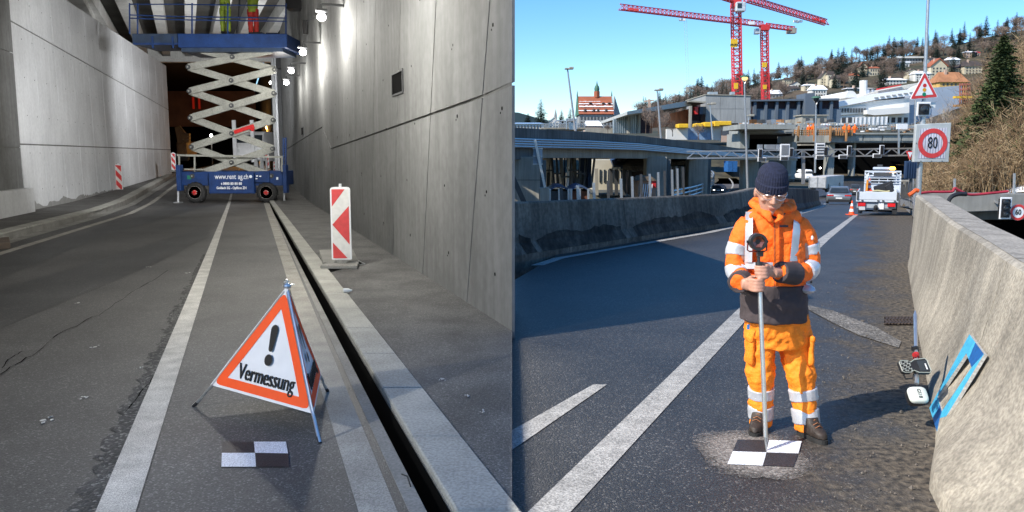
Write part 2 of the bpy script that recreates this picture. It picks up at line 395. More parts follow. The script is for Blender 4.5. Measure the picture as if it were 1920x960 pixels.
for k, (a, b) in enumerate(zip(joints, joints[1:])):
    ra = 0 if k == 0 else RAKE(a); rb = RAKE(b) if k < len(joints) - 2 else 0
    def jj(sv, r, z): return max(0, sv - r * z) if sv > 0 else 0
    for (z0, z1, top) in ((0, 1, 0), (1, 2, 1)):
        g = .017
        def corner(sv, r, zz, dd): return wp(jj(sv, r, zz) + dd, zz)
        def zz(sv, lev): return 0.0 if lev == 0 else (seamz(sv) if lev == 1 else WHs(sv))
        if k == 0 and top:
            poly = None
        za0, zb0 = zz(a, z0) + (g if z0 else 0), zz(b, z0) + (g if z0 else 0); za1, zb1 = zz(a, z1) - g, zz(b, z1) - g
        poly = [corner(a, ra, za0, g if k else 0), corner(b, rb, zb0, -g), corner(b, rb, zb1, -g), corner(a, ra, za1, g if k else 0)]
        if (poly[1] - poly[0]).length < .05 and (poly[2] - poly[3]).length < .05: continue
        if jj(b, rb, zb1) <= .01:                        # this panel closes to a point at the cut end
            zt = min(WHs(0), b / rb) ; poly = [poly[0], poly[1], corner(b, rb, zt, 0)]
        p = MB(); p.prism(poly, -wn * .028)
        p.build('concrete_panel', CON_R, wall)
    for q in range(9):
        zc = .55 + .82 * q; sm = jj((a + b) / 2 + .4 * ((q % 2) - .5), (ra + rb) / 2, zc)
        if sm > .1:
            holes.cyl(wp(sm, zc, -.01), wp(sm, zc, .003), random.uniform(.014, .024), 7)
            if random.random() < .5: holes.cyl(wp(sm + .05, zc - .04, -.01), wp(sm + .05, zc - .04, .0025), .012, 6)
holes.build('tie_hole', BLACK, wall, kind='stuff')
for (x0, y0, x1, y1) in ((737, 130, 756, 180), (566, 238, 569, 254)):
    a, b = PL(x0, y1, wall0, wn), PL(x1, y0, wall0, wn); sa, sb = (a - wall0).dot(wd), (b - wall0).dot(wd)
    n_ = MB(); n_.prism([wp(sa, a.z), wp(sb, a.z), wp(sb, b.z), wp(sa, b.z)], wn * .012); nn = n_.build('niche', BLACK, wall)  # flat raised plate; its black paints the shade inside the niche
    f = MB()
    for (c, d, e, g_) in ((sa, a.z, sb, a.z), (sa, b.z, sb, b.z), (sa, a.z, sa, b.z), (sb, a.z, sb, b.z)): f.bar(wp(c, d, .012), wp(e, g_, .012), .03, .02, up=wn)
    f.build('niche_frame', DGREY, nn)

# ---------------------------------------------------------- left retaining wall
lw = thing('retaining_wall', 'long floodlit whitish concrete wall on the far side of the carriageway', 'wall', (Lw0.x, Lw0.y, 0))
LH = 7.15; LL = (Lw1 - V((Lw0.x, Lw0.y, Lw1.z))).length
def lp(s, z, out=0): return V((Lw0.x, Lw0.y, 0)) + ld * s + ln * out + V((0, 0, z))
m = MB(); m.prism([lp(-.3, -.2, -.03), lp(LL, -.2, -.03), lp(LL, -.2, -.6), lp(-.3, -.2, -.6)], (0, 0, LH + .15)); m.build('wall_core', CON_D, lw)
s = 0; holes = MB()
while s < LL - .2:
    e = min(s + 2.15, LL)
    lean = interp([(0, .1), (LL, 0)], s); lean2 = interp([(0, .1), (LL, 0)], e) if e < LL else 0
    lv = lambda t: [0, 2.05 + .0 * t, interp([(0, 5.5), (LL, 4.5)], t), LH]
    for r in range(3):
        g = .02
        z = [lv(s)[r] + g, lv(e)[r] + g, lv(e)[r + 1] - g, lv(s)[r + 1] - g]
        p = MB(); p.prism([lp(s + g - lean * z[0], z[0]), lp(e - g - lean2 * z[1], z[1]), lp(e - g - lean2 * z[2], z[2]), lp(s + g - lean * z[3], z[3])], -ln * .03)
        p.build('concrete_panel', CON_L, lw)
    for q in range(6):
        for t in (.3, .75): holes.cyl(lp(s + 2.1 * t, .7 + 1.1 * q, -.01), lp(s + 2.1 * t, .7 + 1.1 * q, .003), .022, 6)
    s = e
holes.build('tie_hole', DGREY, lw, kind='stuff')
# damp foot of the wall
DAMP = mk('damp_concrete', (.3, .3, .29), .8, var=.2, scale=3)
m = MB(); s = 0; prev = None
while s < LL:
    h = max(.05, .16 + .2 * mnoise.noise(V((s * .9, 0, 0))) + .08 * mnoise.noise(V((s * 6, 3, 0))))
    if prev: m.face([lp(prev[0], 0, .004), lp(s, 0, .004), lp(s, .1 + h, .004), lp(prev[0], .1 + prev[1], .004)])
    prev = (s, h); s += .15
m.build('damp_stain', DAMP, lw)
# nearer, darker stretch of wall with its plinth
nw = thing('wall_pier', 'dark grey end of a nearer wall with pale plinth at the left edge', 'wall', (Lw0.x - 2, Lw0.y - 1, 0))
a0 = G(46, 404); a1 = G(-260, 470); dd = (a1 - a0).normalized(); dn = V((dd.y, -dd.x, 0)) * -1
if dn.x < 0: dn = -dn
m = MB(); m.prism([a0, a1, a1 - dn * .7, a0 - dn * .7], (0, 0, 8.2)); m.build('wall_core', CON_D, nw)
zc = [0, 1.95, 4.6, 8.2]
for k in range(5):
    for r in range(3):
        m = MB(); m.prism([a0 + dd * (k * 1.9 + .01) + V((0, 0, zc[r] + .01)), a0 + dd * (k * 1.9 + 1.89) + V((0, 0, zc[r] + .01)), a0 + dd * (k * 1.9 + 1.89) + V((0, 0, zc[r + 1] - .01)), a0 + dd * (k * 1.9 + .01) + V((0, 0, zc[r + 1] - .01))], dn * .03)
        m.build('concrete_panel', CON_R, nw)
m = MB(); m.prism([a0 + dn * .031 + V((0,0,.0)), a1 + dn * .031, a1 + dn * .3, a0 + dn * .3], (0, 0, .8)); m.build('plinth', CON_L, nw, bevel=.03)

# ---------------------------------------------------------- added roofs and walls that keep daylight off the underpass
SH = V((-math.sin(SUN_AZ), -math.cos(SUN_AZ), 0)) / math.tan(SUN_EL)
hc = 3.6; e0 = V((0, wall0.y, 0)); e1 = e0 + SH * (hc + .15) + V((.09, 0, 0))
m = MB(); m.prism([(e1.x, 1.2, hc), (e1.x, e1.y, hc), (e0.x - .02, e0.y, hc), (-.02, 9.0, hc), (-24, 9.0, hc), (-24, 1.2, hc)], (0, 0, .15))
canopy = m.build('canopy', CON_D, kind='structure')  # canopy added out of view, edge shaped to keep sun off the near underpass
m = MB()
for a, b in ((9, 28),):
    m.add([(-24, a, 3.66), (-.02, a, 3.66), (wall_x(b), b, 7.36), (-26, b, 7.36), (-24, a, 3.8), (-.02, a, 3.8), (wall_x(b), b, 7.5), (-26, b, 7.5)], [(0,1,2,3),(4,5,6,7),(0,1,5,4),(1,2,6,5),(2,3,7,6),(3,0,4,7)])
m.build('sun_block_roof', CON_D, kind='structure')  # added above the view to block sun and sky
m = MB(); m.bx(-24, -5.4, 1.0, 1.2, -.2, hc + .15); m.bx(-26.2, -24, 1.0, 22, -.2, 9); m.build('daylight_block_wall', CON_D, kind='structure')  # unseen walls added to stop sun and skylight from behind and left
deck = thing('bridge_deck', 'concrete bridge deck with pale ribs seen from below above the blue lift', 'bridge', (-14, 36, 8.3))
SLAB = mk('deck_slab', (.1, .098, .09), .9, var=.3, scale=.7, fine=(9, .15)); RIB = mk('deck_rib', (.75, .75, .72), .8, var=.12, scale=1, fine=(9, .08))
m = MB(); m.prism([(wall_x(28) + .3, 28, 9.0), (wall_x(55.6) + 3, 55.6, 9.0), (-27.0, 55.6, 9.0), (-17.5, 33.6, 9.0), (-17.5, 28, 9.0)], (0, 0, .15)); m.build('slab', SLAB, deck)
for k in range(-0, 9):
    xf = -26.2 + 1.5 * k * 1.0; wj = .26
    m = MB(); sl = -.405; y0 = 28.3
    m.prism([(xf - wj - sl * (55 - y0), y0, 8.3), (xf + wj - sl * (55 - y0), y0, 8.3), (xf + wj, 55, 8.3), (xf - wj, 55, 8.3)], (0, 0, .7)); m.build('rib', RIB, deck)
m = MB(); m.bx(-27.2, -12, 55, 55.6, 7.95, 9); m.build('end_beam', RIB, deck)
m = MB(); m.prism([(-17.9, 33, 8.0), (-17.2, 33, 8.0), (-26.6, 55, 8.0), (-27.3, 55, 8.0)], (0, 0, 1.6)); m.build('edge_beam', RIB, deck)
wallSS = lambda Y: (Y - wall0.y) / wd.y
# near-black shell added behind the lift; its colour stands in for night
far = [(-95, 139), (-95, 16), (-26.2, 16)]
m = MB(); zt = 9.6
m.prism([(-95, 28.1, zt), (wall_x(28.1), 28.1, zt), (wall_x(139), 139, zt), (-95, 139, zt)], (0, 0, .3))
m.prism([(-95, 139, -1), (wall_x(139), 139, -1), (wall_x(139), 139, zt), (-95, 139, zt)], (0, .3, 0))
m.prism([(-95, 16, -1), (-95, 139, -1), (-95, 139, zt), (-95, 16, zt)], (-.3, 0, 0))
m.prism([(-95, 16, -1), (-26, 16, -1), (-26, 16, zt), (-95, 16, zt)], (0, -.3, 0))
m.prism([(-95, 28.0, 7.4), (wall_x(28.0), 28.0, 7.4), (wall_x(28.0), 28.0, zt), (-95, 28.0, zt)], (0, -.2, 0)); m.prism([(-95,16,6),(-26,16,6),(-26,28,6),(-95,28,6)],(0,0,.2))
a, b = wp(Ltot, -1, -.25), V((wall_x(139), 139, -1)); m.prism([a, b, b + V((0, 0, zt + 1)), a + V((0, 0, zt + 1))], (.3, 0, 0))
a, b = wp(wallSS(28), 8.1, -.3), wp(Ltot, 8.1, -.3); m.prism([a, b, b + V((0, 0, zt - 8)), a + V((0, 0, zt - 8))], (.3, 0.1, 0))
m.build('night_shell', DARKHALL, kind='structure')
m = MB(); m.face([(-95, 2, -.4), (-.0, 2, -.4), (-.0, 12, -.4), (wall_x(139), 139, -.4), (-95, 139, -.4)]); struct(m.build('ground', DARKHALL))
m = MB(); m.prism([(-38, 60, 0), (-17.5, 60, 0), (-17.5, 60, 5.6), (-38, 60, 5.6)], (0, .5, 0))
BROWNW = mk('brown_facade', (.15, .07, .04), .9, var=.4, scale=.4)
m = MB(); m.bx(-60, -28, 100, 101, 5.2, 9.5); tag(m.build('dark_facade', BROWNW), 'dim reddish brown facade high behind the scissor arms', 'building')

# ---------------------------------------------------------- lamps along the right wall
GLOW = mk('lamp_glow', (1, 1, 1), emit=(1, 1, .97, 26), var=0)
lampm = []
wallS = lambda Y: (Y - wall0.y) / wd.y
lamps = []
for (lx, ly) in ((603, 32), (568, 98), (546, 133), (537, 155)):
    q_ = PL(lx, ly, wall0 + wn * .5, wn); lamps.append((q_ - wall0 - wn * .5).dot(wd)); lamps[-1] = (wall0.y + lamps[-1] * wd.y, q_.z + .06)
for k, (Y, z) in enumerate(lamps + [(15.3, 4.76), (10.8, 3.9)]):
    s = wallS(Y); p = wp(s, z, .0); OF = .75 if k < 4 else 2.0
    lab = ['brightest wall floodlight nearest the camera, high on the right wall', 'second floodlight along the right wall, beside the lift platform', 'third floodlight along the right wall, small and white', 'farthest floodlight of the row on the right wall'][k] if k < 4 else ['higher floodlight in the row just outside the top of the picture', 'lowest floodlight of the row, nearest the footway end of the wall'][k - 4]
    t = thing('wall_floodlight', lab, 'floodlight', p, 'floodlights along the right wall')
    m = MB(); m.bar(wp(s, z + .22), wp(s, z + .22, .5), .05, .05); m.bar(wp(s, z + .22, .5), wp(s, z + .1, .5), .04, .04); m.build('bracket', DGREY, t)
    m = MB(); m.box(wp(s, z + .08, .5), (.2, .26, .07), Matrix((wd, wn, V((0, 0, 1)))).transposed()); m.build('housing', DGREY, t, bevel=.02)
    m = MB(); m.ball(wp(s, z - .06, .5), (.1, .1, .085), 12, 6); m.build('lens', GLOW, t, smooth=True)
    lamp_light('lamp_light', 'POINT', wp(s, z - .28, OF), [190, 190, 60, 60, 110, 300][k], (1, .97, .9), size=.12, parent=t)
    for (kk, en, aim) in ((0, 3600, lp(9, 2.6)), (3, 2600, lp(26, 3.0)), (3, 2200, V((-17, 44, 8.3))), ):
        if kk == k: lamp_light('lamp_beam', 'SPOT', wp(s, z - .22, 1.2), en, (.97, .98, 1), aim=aim, size=.15, parent=t, spot=R(60 if kk < 2 else 70), blend=.8)
for k, (lx, ly, lz, ax, ay, en, lab) in enumerate(((-5.6, 1.45, 3.1, -2.2, 7.5, 1000, 'added fill light inside the underpass mouth, out of view to the left'),)):
    t = thing('added_mouth_light', lab, 'floodlight', (lx, ly, lz))  # unseen lamp added to brighten the folding sign and near road
    m = MB(); m.box((lx, ly, lz), (.4, .12, .3)); m.bar((lx, ly - .06, lz), (lx, 1.2, lz), .05, .05); m.build('housing', DGREY, t, bevel=.02)
    m = MB(); m.box((lx, ly + .066, lz), (.34, .01, .24)); m.build('lens', GLOW, t)
    lamp_light('lamp_beam', 'SPOT', (lx, ly + .12, lz), en, (1, .95, .86), aim=(ax, ay, 0), size=.15, parent=t, spot=R(120), blend=.8)
# cable and small box high on the wall
m = MB(); m.tube([PL(578, 62, wall0, wn) + wn * .05, PL(582, 40, wall0, wn) + wn * .1, PL(596, 34, wall0, wn) + wn * .1], .015, 6); tag(m.build('cable', BLACKP), 'thin black cable hanging by the brightest wall floodlight', 'cable')
m = MB(); a = PL(577, 52, wall0, wn); m.box(a + wn * .08, (.16, .3, .45), Matrix((wn, wd, V((0, 0, 1)))).transposed()); tag(m.build('junction_box', BLACKP, bevel=.01), 'small black junction box on the wall left of the brightest floodlight', 'box')
# ================================================================== THE SUNLIT MOTORWAY (right): ground
def zr(Y): return interp([(0, 0), (23, 0), (71, -2.5), (120, -2.5)], Y) if Y > 23 else 0.0
def skyl(u): return interp([(-.2, 26), (0, 22), (.1, 30), (.16, 36), (.25, 52), (.33, 62), (.4, 74), (.48, 82), (.56, 92), (.66, 105)], u)
def hill(u, Y):
    n = mnoise.noise(V((u * 9, Y * .006, 0))) * 3 + mnoise.noise(V((u * 30, Y * .02, 4)))
    if Y < 150: return -2.6
    if Y < 240: return interp([(150, -2.6), (165, 3.0), (240, 6)], Y) 
    return interp([(240, 6), (330, 9), (420, 10 + skyl(u) * .16), (640, skyl(u)), (1000, skyl(u) * .9)], Y) + n * min(1, (Y - 240) / 120)
EARTH = mk('valley_ground', (.1, .085, .06), .95, scale=.05, var=.4, fine=(1.2, .3), rgb2=(.05, .055, .03))
HILLM = mk('wooded_hillside', (.09, .065, .04), .95, scale=.03, fine=(.5, .4), rgb2=(.035, .04, .02), detail=10)
us = [-.31 + .015 * i for i in range(79)]; ys = [120, 150, 165, 200, 240, 270, 300, 330, 360, 390, 420, 460, 500, 540, 580, 620, 660, 800, 1000]
m = MB(); vs = [(u * Y, Y, hill(u, Y)) for Y in ys for u in us]; W_ = len(us)
m.add(vs, [(j * W_ + i, j * W_ + i + 1, (j + 1) * W_ + i + 1, (j + 1) * W_ + i) for j in range(len(ys) - 1) for i in range(W_ - 1)])
struct(m.build('hillside', HILLM, smooth=True))
m = MB(); m.face([(-1500, 990, 5), (1500, 990, 5), (2500, 3500, 20), (-2500, 3500, 20)]); struct(m.build('distant_ground', HILLM))
# far blue ridge at the left
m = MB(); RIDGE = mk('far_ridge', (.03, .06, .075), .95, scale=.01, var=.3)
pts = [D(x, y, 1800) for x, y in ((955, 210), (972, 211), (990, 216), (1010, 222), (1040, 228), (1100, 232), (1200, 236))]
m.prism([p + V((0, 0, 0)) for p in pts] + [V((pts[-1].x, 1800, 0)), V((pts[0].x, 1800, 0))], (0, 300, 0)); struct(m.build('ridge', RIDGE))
# base ground right of the boundary line: two levels
def rstrip(name, xl, xr, ys, z, mat, thick=0):
    m = MB()
    for a, b in zip(ys, ys[1:]):
        q = [(xl(a), a, z + zr(a)), (xr(a), a, z + zr(a)), (xr(b), b, z + zr(b)), (xl(b), b, z + zr(b))]
        m.prism(q, (0, 0, -thick)) if thick else m.face(q)
    return struct(m.build(name, mat))
RY = [-14, 2, 5, 8, 11, 14, 18, 23, 30, 40, 50, 60, 71, 90, 120, 152]
bl = [(2.0, G(1806, 1000).x - .55), (4.07, G(1800, 960).x), (4.86, G(1780, 830).x), (7.8, G(1729, 626).x), (12.5, G(1703, 500).x), (15.5, 7.75), (24, 11.9), (57, 27.5), (152, 75)]
def bx_(Y): return interp(bl, Y)
lb = [(10, -2.6), (13.0, 0.0), (20, 5.65), (27, 9.4), (40, 15.0), (57, 22.0), (90, 34.2), (152, 57)]   # foot of the central barrier
def lbx(Y): return interp(lb, Y) if Y > 13.0 else 0.0
CARR = MATS['road_asphalt'].copy()          # the same asphalt, with washed-up grit and dirt along the barrier foot
n_ = CARR.node_tree.nodes; L_ = CARR.node_tree.links; b_ = n_['Principled BSDF']
src = b_.inputs['Base Color'].links[0].from_socket
geo_ = n_.new('ShaderNodeNewGeometry'); sx_ = n_.new('ShaderNodeSeparateXYZ'); L_.new(geo_.outputs['Position'], sx_.inputs[0])
my_ = n_.new('ShaderNodeMath'); my_.operation = 'MULTIPLY_ADD'; my_.inputs[1].default_value = -.463; L_.new(sx_.outputs[1], my_.inputs[0]); L_.new(sx_.outputs[0], my_.inputs[2])
no_ = n_.new('ShaderNodeTexNoise'); no_.inputs['Scale'].default_value = 1.7; no_.inputs['Detail'].default_value = 12; no_.inputs['Roughness'].default_value = .72; L_.new(geo_.outputs['Position'], no_.inputs['Vector'])
ad_ = n_.new('ShaderNodeMath'); ad_.operation = 'MULTIPLY_ADD'; ad_.inputs[1].default_value = 2.6; L_.new(no_.outputs[0], ad_.inputs[0]); L_.new(my_.outputs[0], ad_.inputs[2])
mr_ = n_.new('ShaderNodeMapRange'); mr_.inputs[1].default_value = .75; mr_.inputs[2].default_value = 1.75; mr_.interpolation_type = 'SMOOTHSTEP'; L_.new(ad_.outputs[0], mr_.inputs[0])
n2_ = n_.new('ShaderNodeTexNoise'); n2_.inputs['Scale'].default_value = 22; n2_.inputs['Detail'].default_value = 8; L_.new(geo_.outputs['Position'], n2_.inputs['Vector'])
rp_ = n_.new('ShaderNodeValToRGB'); L_.new(n2_.outputs[0], rp_.inputs[0]); rp_.color_ramp.elements[0].position = .35; rp_.color_ramp.elements[0].color = (.02, .017, .014, 1); rp_.color_ramp.elements[1].position = .7; rp_.color_ramp.elements[1].color = (.17, .138, .1, 1)
mx_ = n_.new('ShaderNodeMix'); mx_.data_type = 'RGBA'; L_.new(mr_.outputs[0], mx_.inputs[0]); L_.new(src, mx_.inputs[6]); L_.new(rp_.outputs[0], mx_.inputs[7]); L_.new(mx_.outputs[2], b_.inputs['Base Color'])
rm_ = n_.new('ShaderNodeMapRange'); rm_.inputs[3].default_value = .5; rm_.inputs[4].default_value = .95; L_.new(mr_.outputs[0], rm_.inputs[0]); L_.new(rm_.outputs[0], b_.inputs['Roughness'])
rstrip('carriageway', lambda Y: max(0.0, lbx(Y)) if Y > 2 else 0.0, lambda Y: bx_(max(Y, 2)) + .12, RY, 0, CARR, .25)
rstrip('valley_floor', lambda Y: 0.0, lambda Y: lbx(Y) - .02, [13.1, 16, 20, 23, 25], -2.9, EARTH)
m = MB(); m.face([(0.0, 24, -2.65), (400, 24, -2.65), (400, 155, -2.65), (0, 155, -2.65)]); struct(m.build('valley_ground', EARTH))
m = MB(); m.face([(-.02, 9.3, -2.75), (-.02, 25, -2.75), (-.02, 125, -2.75), (wall_x(125) + .4, 125, -2.75), (wall_x(24) + .8, 24, -2.75)]); struct(m.build('back_ground', EARTH))
m = MB(); m.face([(-3, -300, -.2), (0, -300, -.2), (0, 1, -.2), (-60, 1, -.2), (-300, -300, -.2)]); struct(m.build('ground', EARTH))
m = MB(); m.face([(-300, -300, -.22), (0, -300, -.22), (300, -300, -6), (300, 60, -6), (0, 60, -6), (0, 2.5, -.22)][:4] + [(300, -300, -6)][:0]); 
m = MB(); m.face([(0, -300, -6.2), (500, -300, -6.2), (500, 60, -6.2), (0, 60, -6.2)]); struct(m.build('lower_ground', EARTH))
# scattered grit, small stones
m = MB()
for i in range(420):
    y = random.uniform(3.6, 11) ; x = bx_(y) - abs(random.gauss(0, .75)); r = random.uniform(.004, .011) * (1.7 if random.random() < .06 else 1)
    if x < .1: continue
    c = V((x, y, .005)); a = random.uniform(0, 6)
    m.add([c + V((r, 0, 0)), c + V((-.5 * r, r * .9, 0)), c + V((-.5 * r, -r * .9, 0)), c + V((0, 0, r * 1.1))], [(0, 1, 3), (1, 2, 3), (2, 0, 3)])
GRIT = mk('grit_stone', (.16, .14, .12), .9, var=.5, scale=40)
m.build('loose_grit', GRIT, kind='stuff')
# markings
def rline(name, p, mat, z=.005, sub=14):
    m = MB()
    for k in range(len(p) - 1):
        (a, b), (c, d) = p[k], p[k + 1]
        for j in range(sub):
            t, s = j / sub, (j + 1) / sub
            A, B = G(*a).lerp(G(*c), t), G(*b).lerp(G(*d), t); C_, E = G(*a).lerp(G(*c), s), G(*b).lerp(G(*d), s)
            jit = lambda: V((random.uniform(-.006, .006), 0, 0))
            m.face([A + V((0, 0, z)), B + V((0, 0, z)), E + V((0, 0, z)), C_ + V((0, 0, z))])
    return struct(m.build(name, mat))
rline('lane_line', [((935, 1020), (1015, 1020)), ((991, 960), (1071, 960)), ((1386, 578), (1420, 578)), ((1536, 448), (1556, 448)), ((1601, 403), (1609, 403))], LINE_R)
m = MB(); q = [G(960, 808), G(1112, 722), G(1138, 722), G(960, 845)]; m.face([p + V((0.0, 0, .005)) for p in q]); struct(m.build('dash_marking', LINE_R))
# edge line along the central barrier, and a fainter worn stripe
m = MB()
for a, b in zip([12.6, 13.5, 15, 18, 22, 27, 33, 40, 50], [13.5, 15, 18, 22, 27, 33, 40, 50, 62]):
    f = lambda Y: lbx(Y) + .3
    m.face([(max(f(a), 0), a, .006 + zr(a)), (max(f(a), 0) + .2, a, .006 + zr(a)), (f(b) + .2, b, .006 + zr(b)), (f(b), b, .006 + zr(b))])
struct(m.build('edge_line', LINE_R))
WORN = asphalt('worn_paint_on_asphalt', (.13, .122, .11), (.3, .28, .26), 70, .3, 3, .8, .8)
m = MB(); q = [(1515, 572), (1560, 582), (1640, 612), (1690, 640), (1685, 652), (1610, 628), (1560, 604), (1516, 580)]; m.face([G(a, b, .0045 + .004) for a, b in q]); struct(m.build('worn_marking', WORN))

# survey target sprayed on the road (right) and in the underpass (left)
SPR = asphalt('pale_overspray', (.2, .18, .165), (.3, .28, .26), 80, .3, 5, .85, .6)
TWH = mk('white_spray_paint', (.74, .77, .82), .6, fine=(140, .3), bump=.9, bscale=110, var=.08)
TBK = mk('black_spray_paint', (.03, .028, .03), .55, fine=(110, .5), bump=.9, bscale=110)
sp = thing('survey_target', 'black and white painted survey target on a pale sprayed patch, under the pole tip', 'survey target', G(1437, 848))
m = MB(); c = G(1408, 850); ring = []
for k in range(72):
    a = 2 * math.pi * k / 72; r_ = 1 + .12 * mnoise.noise(V((math.cos(a) * 2, math.sin(a) * 2, 7))) + .05 * mnoise.noise(V((math.cos(a) * 11, math.sin(a) * 11, 2))) + random.uniform(-.02, .02)
    ca, sa = math.cos(a), math.sin(a); sq = (abs(ca) ** 4 + abs(sa) ** 4) ** (-.25) * .87
    ring.append(c + V((ca * .34 * r_ * sq, sa * .44 * r_ * sq, .007)))
m.face(ring); m.build('overspray', SPR, sp)
n_ = SPR.node_tree.nodes; L_ = SPR.node_tree.links; out_ = n_['Material Output']; b_ = n_['Principled BSDF']
g_ = n_.new('ShaderNodeNewGeometry'); s1 = n_.new('ShaderNodeVectorMath'); s1.operation = 'SUBTRACT'; s1.inputs[1].default_value = c; L_.new(g_.outputs['Position'], s1.inputs[0])
s2 = n_.new('ShaderNodeVectorMath'); s2.operation = 'MULTIPLY'; s2.inputs[1].default_value = (1 / .34, 1 / .44, 0); L_.new(s1.outputs[0], s2.inputs[0])
s3 = n_.new('ShaderNodeVectorMath'); s3.operation = 'LENGTH'; L_.new(s2.outputs[0], s3.inputs[0])
nz = n_.new('ShaderNodeTexNoise'); nz.inputs['Scale'].default_value = 60; nz.inputs['Detail'].default_value = 6; L_.new(g_.outputs['Position'], nz.inputs['Vector'])
ma = n_.new('ShaderNodeMath'); ma.operation = 'MULTIPLY_ADD'; ma.inputs[1].default_value = .9; L_.new(nz.outputs[0], ma.inputs[0]); L_.new(s3.outputs['Value'], ma.inputs[2])
mr_ = n_.new('ShaderNodeMapRange'); mr_.inputs[1].default_value = 1.05; mr_.inputs[2].default_value = 1.5; mr_.inputs[3].default_value = 1; mr_.inputs[4].default_value = 0; L_.new(ma.outputs[0], mr_.inputs[0])
tr_n = n_.new('ShaderNodeBsdfTransparent'); mxs = n_.new('ShaderNodeMixShader'); L_.new(mr_.outputs[0], mxs.inputs[0]); L_.new(tr_n.outputs[0], mxs.inputs[1]); L_.new(b_.outputs[0], mxs.inputs[2]); L_.new(mxs.outputs[0], out_.inputs[0])
def quad(pts, z): return [G(a, b, z) for a, b in pts]
tq = [[(1383, 824), (1442, 825), (1437, 848), (1374, 846)], [(1442, 825), (1503, 827), (1497, 850), (1437, 848)], [(1374, 846), (1437, 848), (1430, 873), (1364, 870)], [(1437, 848), (1497, 850), (1488, 875), (1430, 873)]]
for k, q in enumerate(tq):
    m = MB(); m.face(quad(q, .011)); m.build('white_square' if k in (1, 2) else 'black_square', TWH if k in (1, 2) else TBK, sp)
st = thing('survey_target', 'black and white painted survey target in front of the folding warning sign', 'survey target', G(478, 850))
tq = [[(417, 828), (476, 828), (478, 849), (416, 849)], [(476, 828), (536, 828), (540, 850), (478, 849)], [(416, 849), (478, 849), (480, 875), (415, 875)], [(478, 849), (540, 850), (542, 875), (480, 875)]]
for k, q in enumerate(tq):
    m = MB(); m.face(quad(q, .009)); m.build('white_square' if k in (1, 2) else 'black_square', TWH if k in (1, 2) else TBK, st)
m = MB(); m.face(quad([(400, 792), (560, 796), (556, 822), (410, 822)], .0065)); 

# ---------------------------------------------------------- near concrete barrier (right)
bar = thing('concrete_barrier', 'big sunlit sloped concrete safety barrier at the right edge of the road', 'barrier', (bx_(8), 8, 0))
top_in = [(2.0, bx_(2) + .5), (4.7, 3.0), (6.0, 3.55), (7.8, 4.28), (12.5, 6.34), (13, 6.55)]
def section(Y):
    b, t = bx_(Y), interp(top_in, Y); H = 1.1; w = lambda f: lerp(b, t, f)
    wob = .012 * mnoise.noise(V((0, Y * 1.7, 3)))
    return [V((b + .9, Y, -.4)), V((b, Y, -.4)), V((b, Y, .0)), V((b + .02, Y, .09)), V((w(.28) + wob, Y, .24)), V((w(.5) + wob, Y, .4)), V((w(.66) + wob, Y, .58)), V((w(.8) + wob, Y, .8)), V((w(.93), Y, 1.0)), V((w(.985), Y, H - .02)), V((w(1) + .03, Y, H)), V((t + .36, Y, H - .01)), V((t + .39, Y, H - .05)), V((t + .45, Y, .2)), V((t + .5, Y, -.4))]
cuts = [1.8, 5.0, 8.2, 11.4, 13.0]
for a, b in zip(cuts, cuts[1:]):
    rings = []; n = 10
    for k in range(n + 1): rings.append(section(lerp(a + .008, b - .008, k / n)))
    m = MB(); m.loft(rings); m.build('barrier_segment', BARR, bar, smooth=True)
m = MB()
for a, b in zip(cuts, cuts[1:]):
    q0, q1 = interp(top_in, a + .01), interp(top_in, b - .01); n = 8
    for k in range(n):
        ya, yb = lerp(a + .01, b - .01, k / n), lerp(a + .01, b - .01, (k + 1) / n); xa, xb = interp(top_in, ya), interp(top_in, yb)
        m.face([(xa + .045, ya, 1.104), (xa + .352, ya, 1.095), (xb + .352, yb, 1.095), (xb + .045, yb, 1.104)])
m.build('barrier_top', BARR_T, bar)
# steel guard rail that carries on beyond it
gr = thing('guard_rail', 'grey steel guard rail carrying on behind the end of the concrete barrier', 'guard rail', (bx_(18), 18, 0))
m = MB(); P = [V((bx_(Y) + .12, Y, .62 + zr(Y))) for Y in (13, 15, 18, 22, 28, 36, 48, 57)]
for a, b in zip(P, P[1:]):
    for dz in (-.1, .1): m.bar(a + V((0, 0, dz)), b + V((0, 0, dz)), .05, .12)
    m.bar(a + V((.03, 0, 0)), b + V((.03, 0, 0)), .03, .2)
m.build('rail', STEEL, gr)
for Y in range(14, 56, 3):
    m = MB(); m.bx(bx_(Y) + .17, bx_(Y) + .25, Y, Y + .12, -.2 + zr(Y), .8 + zr(Y)); m.build('post', STEEL, gr)
